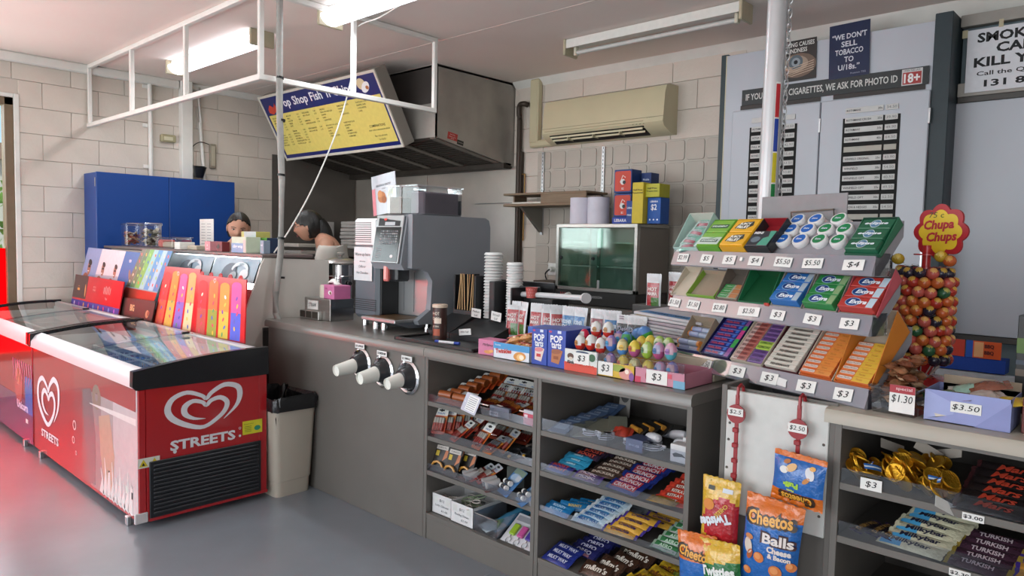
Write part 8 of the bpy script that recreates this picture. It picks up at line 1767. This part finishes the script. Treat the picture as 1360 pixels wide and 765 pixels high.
def person(label,T,HM,body,arms,topmat,hair_fn,glasses=False):
 """body: spine joints; HM: head matrix in figure space"""
 t=thing('person',label,'person',T)
 pts,edges,rad=[],[],[]
 def chain(L,start=None):
  prev=start
  for p,r_ in L:
   pts.append(Vector(p));rad.append(r_)
   if prev is not None:edges.append((prev,len(pts)-1))
   prev=len(pts)-1
  return prev
 chain(body);sh=len(body)-2
 for arm in arms:
  h=chain(arm,sh)
  hp=pts[h];pd=(pts[h]-pts[h-1]).normalized();sd=pd.cross(Vector((0,0,1)));sd=Vector((1,0,0))if sd.length<.1 else sd.normalized()
  for f_ in range(4):
   o_=sd*(.024-.016*f_);L_=(.07,.08,.075,.06)[f_];chain([(hp+pd*.055+o_,.009),(hp+pd*(.055+L_*.5)+o_*1.1-Vector((0,0,.008)),.0085),(hp+pd*(.055+L_)+o_*1.1-Vector((0,0,.028)),.007)],h)
  chain([(hp+sd*.035+pd*.02,.011),(hp+sd*.055+pd*.05-Vector((0,0,.01)),.009)],h)
 vs,fs=skin_mesh(pts,edges,rad,0)
 hv,hf=head_verts();hv=[HM@v for v in hv]
 # one continuous surface
 bm=bmesh.new();me=bpy.data.meshes.new('u')
 allv=vs+hv;o_=len(vs);me.from_pydata([tuple(v)for v in allv],[],fs+[tuple(o_+i for i in f)for f in hf])
 for s_ in(-1,1):pass
 bm.free();ob=bpy.data.objects.new('u',me);C.objects.link(ob);rm=ob.modifiers.new('r','REMESH');rm.mode='VOXEL';rm.voxel_size=.0055;rm.use_smooth_shade=True;sm=ob.modifiers.new('s','SMOOTH');sm.factor=.5;sm.iterations=2
 dg=bpy.context.evaluated_depsgraph_get();dg.update();e=bpy.data.meshes.new_from_object(ob.evaluated_get(dg));bpy.data.objects.remove(ob);bpy.data.meshes.remove(me)
 e.name='body';e.materials.clear();e.materials.append(SKIN);bo=bpy.data.objects.new('body',e);C.objects.link(bo);bo.parent=t
 # features
 for s_ in(-1,1):
  g=G(HM);g.ball((s_*.031,-.0755,.110),(.0125,.008,.0045),K('e0d8d0',.3),10,6);g.ball((s_*.031,-.0815,.1095),(.005,.003,.004),INK,8,5);g.tube([(s_*.018,-.0835,.111),(s_*.031,-.086,.1155),(s_*.045,-.078,.112)],.0016,5,INK);mk('eye',g,t)
  g=G(HM);g.tube([(s_*.014,-.088,.123),(s_*.03,-.087,.1275),(s_*.048,-.076,.125)],.0022,5,HAIR);mk('eyebrow',g,t)
  g=G(HM);g.ball((s_*.0745,.006,.10),(.007,.017,.028),SKIN,10,8);mk('ear',g,t)
 g=G(HM);g.tube([(-.021,-.083,.047),(-.008,-.0885,.0495),(0,-.0885,.0485),(.008,-.0885,.0495),(.021,-.083,.047)],.0032,6,mat('lips','9c5a50',.45));g.tube([(-.016,-.083,.0425),(0,-.088,.041),(.016,-.083,.0425)],.0034,6,MATS['lips']);mk('mouth',g,t)
 hair_fn(t,HM)
 # clothing: slightly larger torso and short sleeves
 pts,edges,rad=[],[],[]
 chain([(p,r_+.03 if not isinstance(r_,tuple)else(r_[0]+.03,r_[1]+.03))for p,r_ in body[:-1]])
 sh=len(body)-2
 for arm in arms:
  mid=Vector(arm[1][0]);el=Vector(arm[2][0]);chain([(arm[0][0],arm[0][1]+.024),(mid,arm[1][1]+.022),(mid.lerp(el,.5),arm[1][1]+.018)],sh)
 vs,fs=skin_mesh(pts,edges,rad,0);g=G();g.add(vs,fs,topmat);mk('t_shirt',g,t)
 if glasses:
  g=G(HM)
  for s_ in(-1,1):g.tube([(s_*.033+.021*math.cos(u),-.094,.108+.016*math.sin(u))for u in[k*.45 for k in range(15)]],.0013,5,K('7a4a44',.3));g.tube([(s_*.054,-.092,.112),(s_*.073,-.03,.112),(s_*.075,.01,.105)],.0012,5,K('7a4a44',.3))
  g.tube([(-.012,-.094,.110),(.012,-.094,.110)],.0013,5,K('7a4a44',.3));mk('glasses',g,t)
 return t
def hair_shell(g,line=.150,side=.03,thick=1.10,fr=-.1):
 """hair over the skull: the face opening is tucked inside the head"""
 n,k=44,30;vs=[]
 for i in range(k+1):
  ph=math.pi*i/k
  for j in range(n):
   a=6.28318*j/n;x,y,z=math.cos(a)*math.sin(ph),math.sin(a)*math.sin(ph),math.cos(ph);zz=.1075+.1075*z;th=thick+.03*math.sin(9*a)
   f=th
   edge=line-.045*abs(x)**2
   if(y<fr and zz<edge)or zz<side:f=.80
   vs.append((x*.074*f,y*.0925*f+.006,.1075+.1095*z*(f if f<1 else 1.04)))
 fs=[(i*n+j,i*n+(j+1)%n,(i+1)*n+(j+1)%n,(i+1)*n+j)for i in range(k)for j in range(n)];g.add(vs,[f[::-1]for f in fs],HAIR)
def hair_up(t,HM):
 g=G(HM);hair_shell(g,.172);mk('hair',g,t)
 g=G(HM);g.tube([(.0,.085,.13),(.01,.12,.11),(.02,.13,.06),(.02,.12,.02),(.018,.11,-.03)],[.02,.03,.026,.018,.008],10,HAIR);mk('ponytail',g,t)
def hair_long(t,HM):
 g=G(HM);hair_shell(g,.148,.02,1.13);mk('hair',g,t)
 g=G(HM);g.tube(curve([(0,.07,.12),(0,.10,.06),(0,.115,.0),(-.01,.125,-.07),(-.015,.13,-.15),(-.02,.12,-.22)],3),[.055,.056,.056,.054,.052,.050,.047,.044,.040,.036,.032,.028,.024,.018,.010,.006],14,HAIR);mk('ponytail',g,t)
 # woman bent over the bench, looking down; figure faces -Y and the viewer
yaw1=math.degrees(math.atan2(-5.2,2.5)) # towards the camera
HM1=Matrix.Translation((0,-.085,1.238))@Matrix.Rotation(R(13),4,'X')@Matrix.Rotation(R(4),4,'Y')
body1=[((0,.20,.82),(.13,.10)),((0,.17,1.0),(.125,.095)),((0,.09,1.13),(.13,.085)),((0,-.0,1.20),.052),((0,-.03,1.30),.050)]
body1=[((0,.24,.80),(.13,.10)),((0,.20,.95),(.12,.09)),((0,.12,1.10),(.12,.085)),((0,.02,1.215),.05),((0,-.04,1.29),.045)]
arms1=[[((s_*.15,.09,1.11),.05),((s_*.20,.04,.99),.043),((s_*.22,-.04,.88),.036),((s_*.14,-.20,.93),.026),((s_*.11,-.26,.95),.024)]for s_ in(-1,1)]
person('woman with dark tied-back hair and grey top looking down behind the boxes',LOC(-5.06,2.49,0,62),HM1,body1,arms1,GREY,hair_up)
# woman in a white t-shirt seen in profile, facing left
HM2=Matrix.Translation((0,-.07,1.262))@Matrix.Rotation(R(10),4,'X')
body2=[((0,.14,.80),(.135,.10)),((0,.12,.98),(.13,.10)),((0,.08,1.17),(.13,.09)),((0,.02,1.265),.055),((0,-.035,1.315),.047)]
arms2=[[((s_*.14,.06,1.215),.058),((s_*.19,.03,1.05),.047),((s_*.20,-.03,.92),.036),((s_*.15,-.20,.93),.026),((s_*.13,-.27,.95),.024)]for s_ in(-1,1)]
person('woman in a white t-shirt with a long black ponytail, seen in profile facing left',LOC(-4.55,2.86,0,-38),HM2,body2,arms2,SHIRT,hair_long,True)
g=G();g.box(-4.95,-4.35,2.37,2.44,.84,.88,M_STEEL,.004);g.box(-4.9,-4.4,2.38,2.43,0,.84,M_STEEL);mk('preparation_bench',g,label='steel preparation bench in front of the two women, hidden by the servery',cat='bench')
# nothing that is a thing may keep the placeholder label
for o in C.objects:
 if o.parent is None and o.get('label')=='x':del o['label']
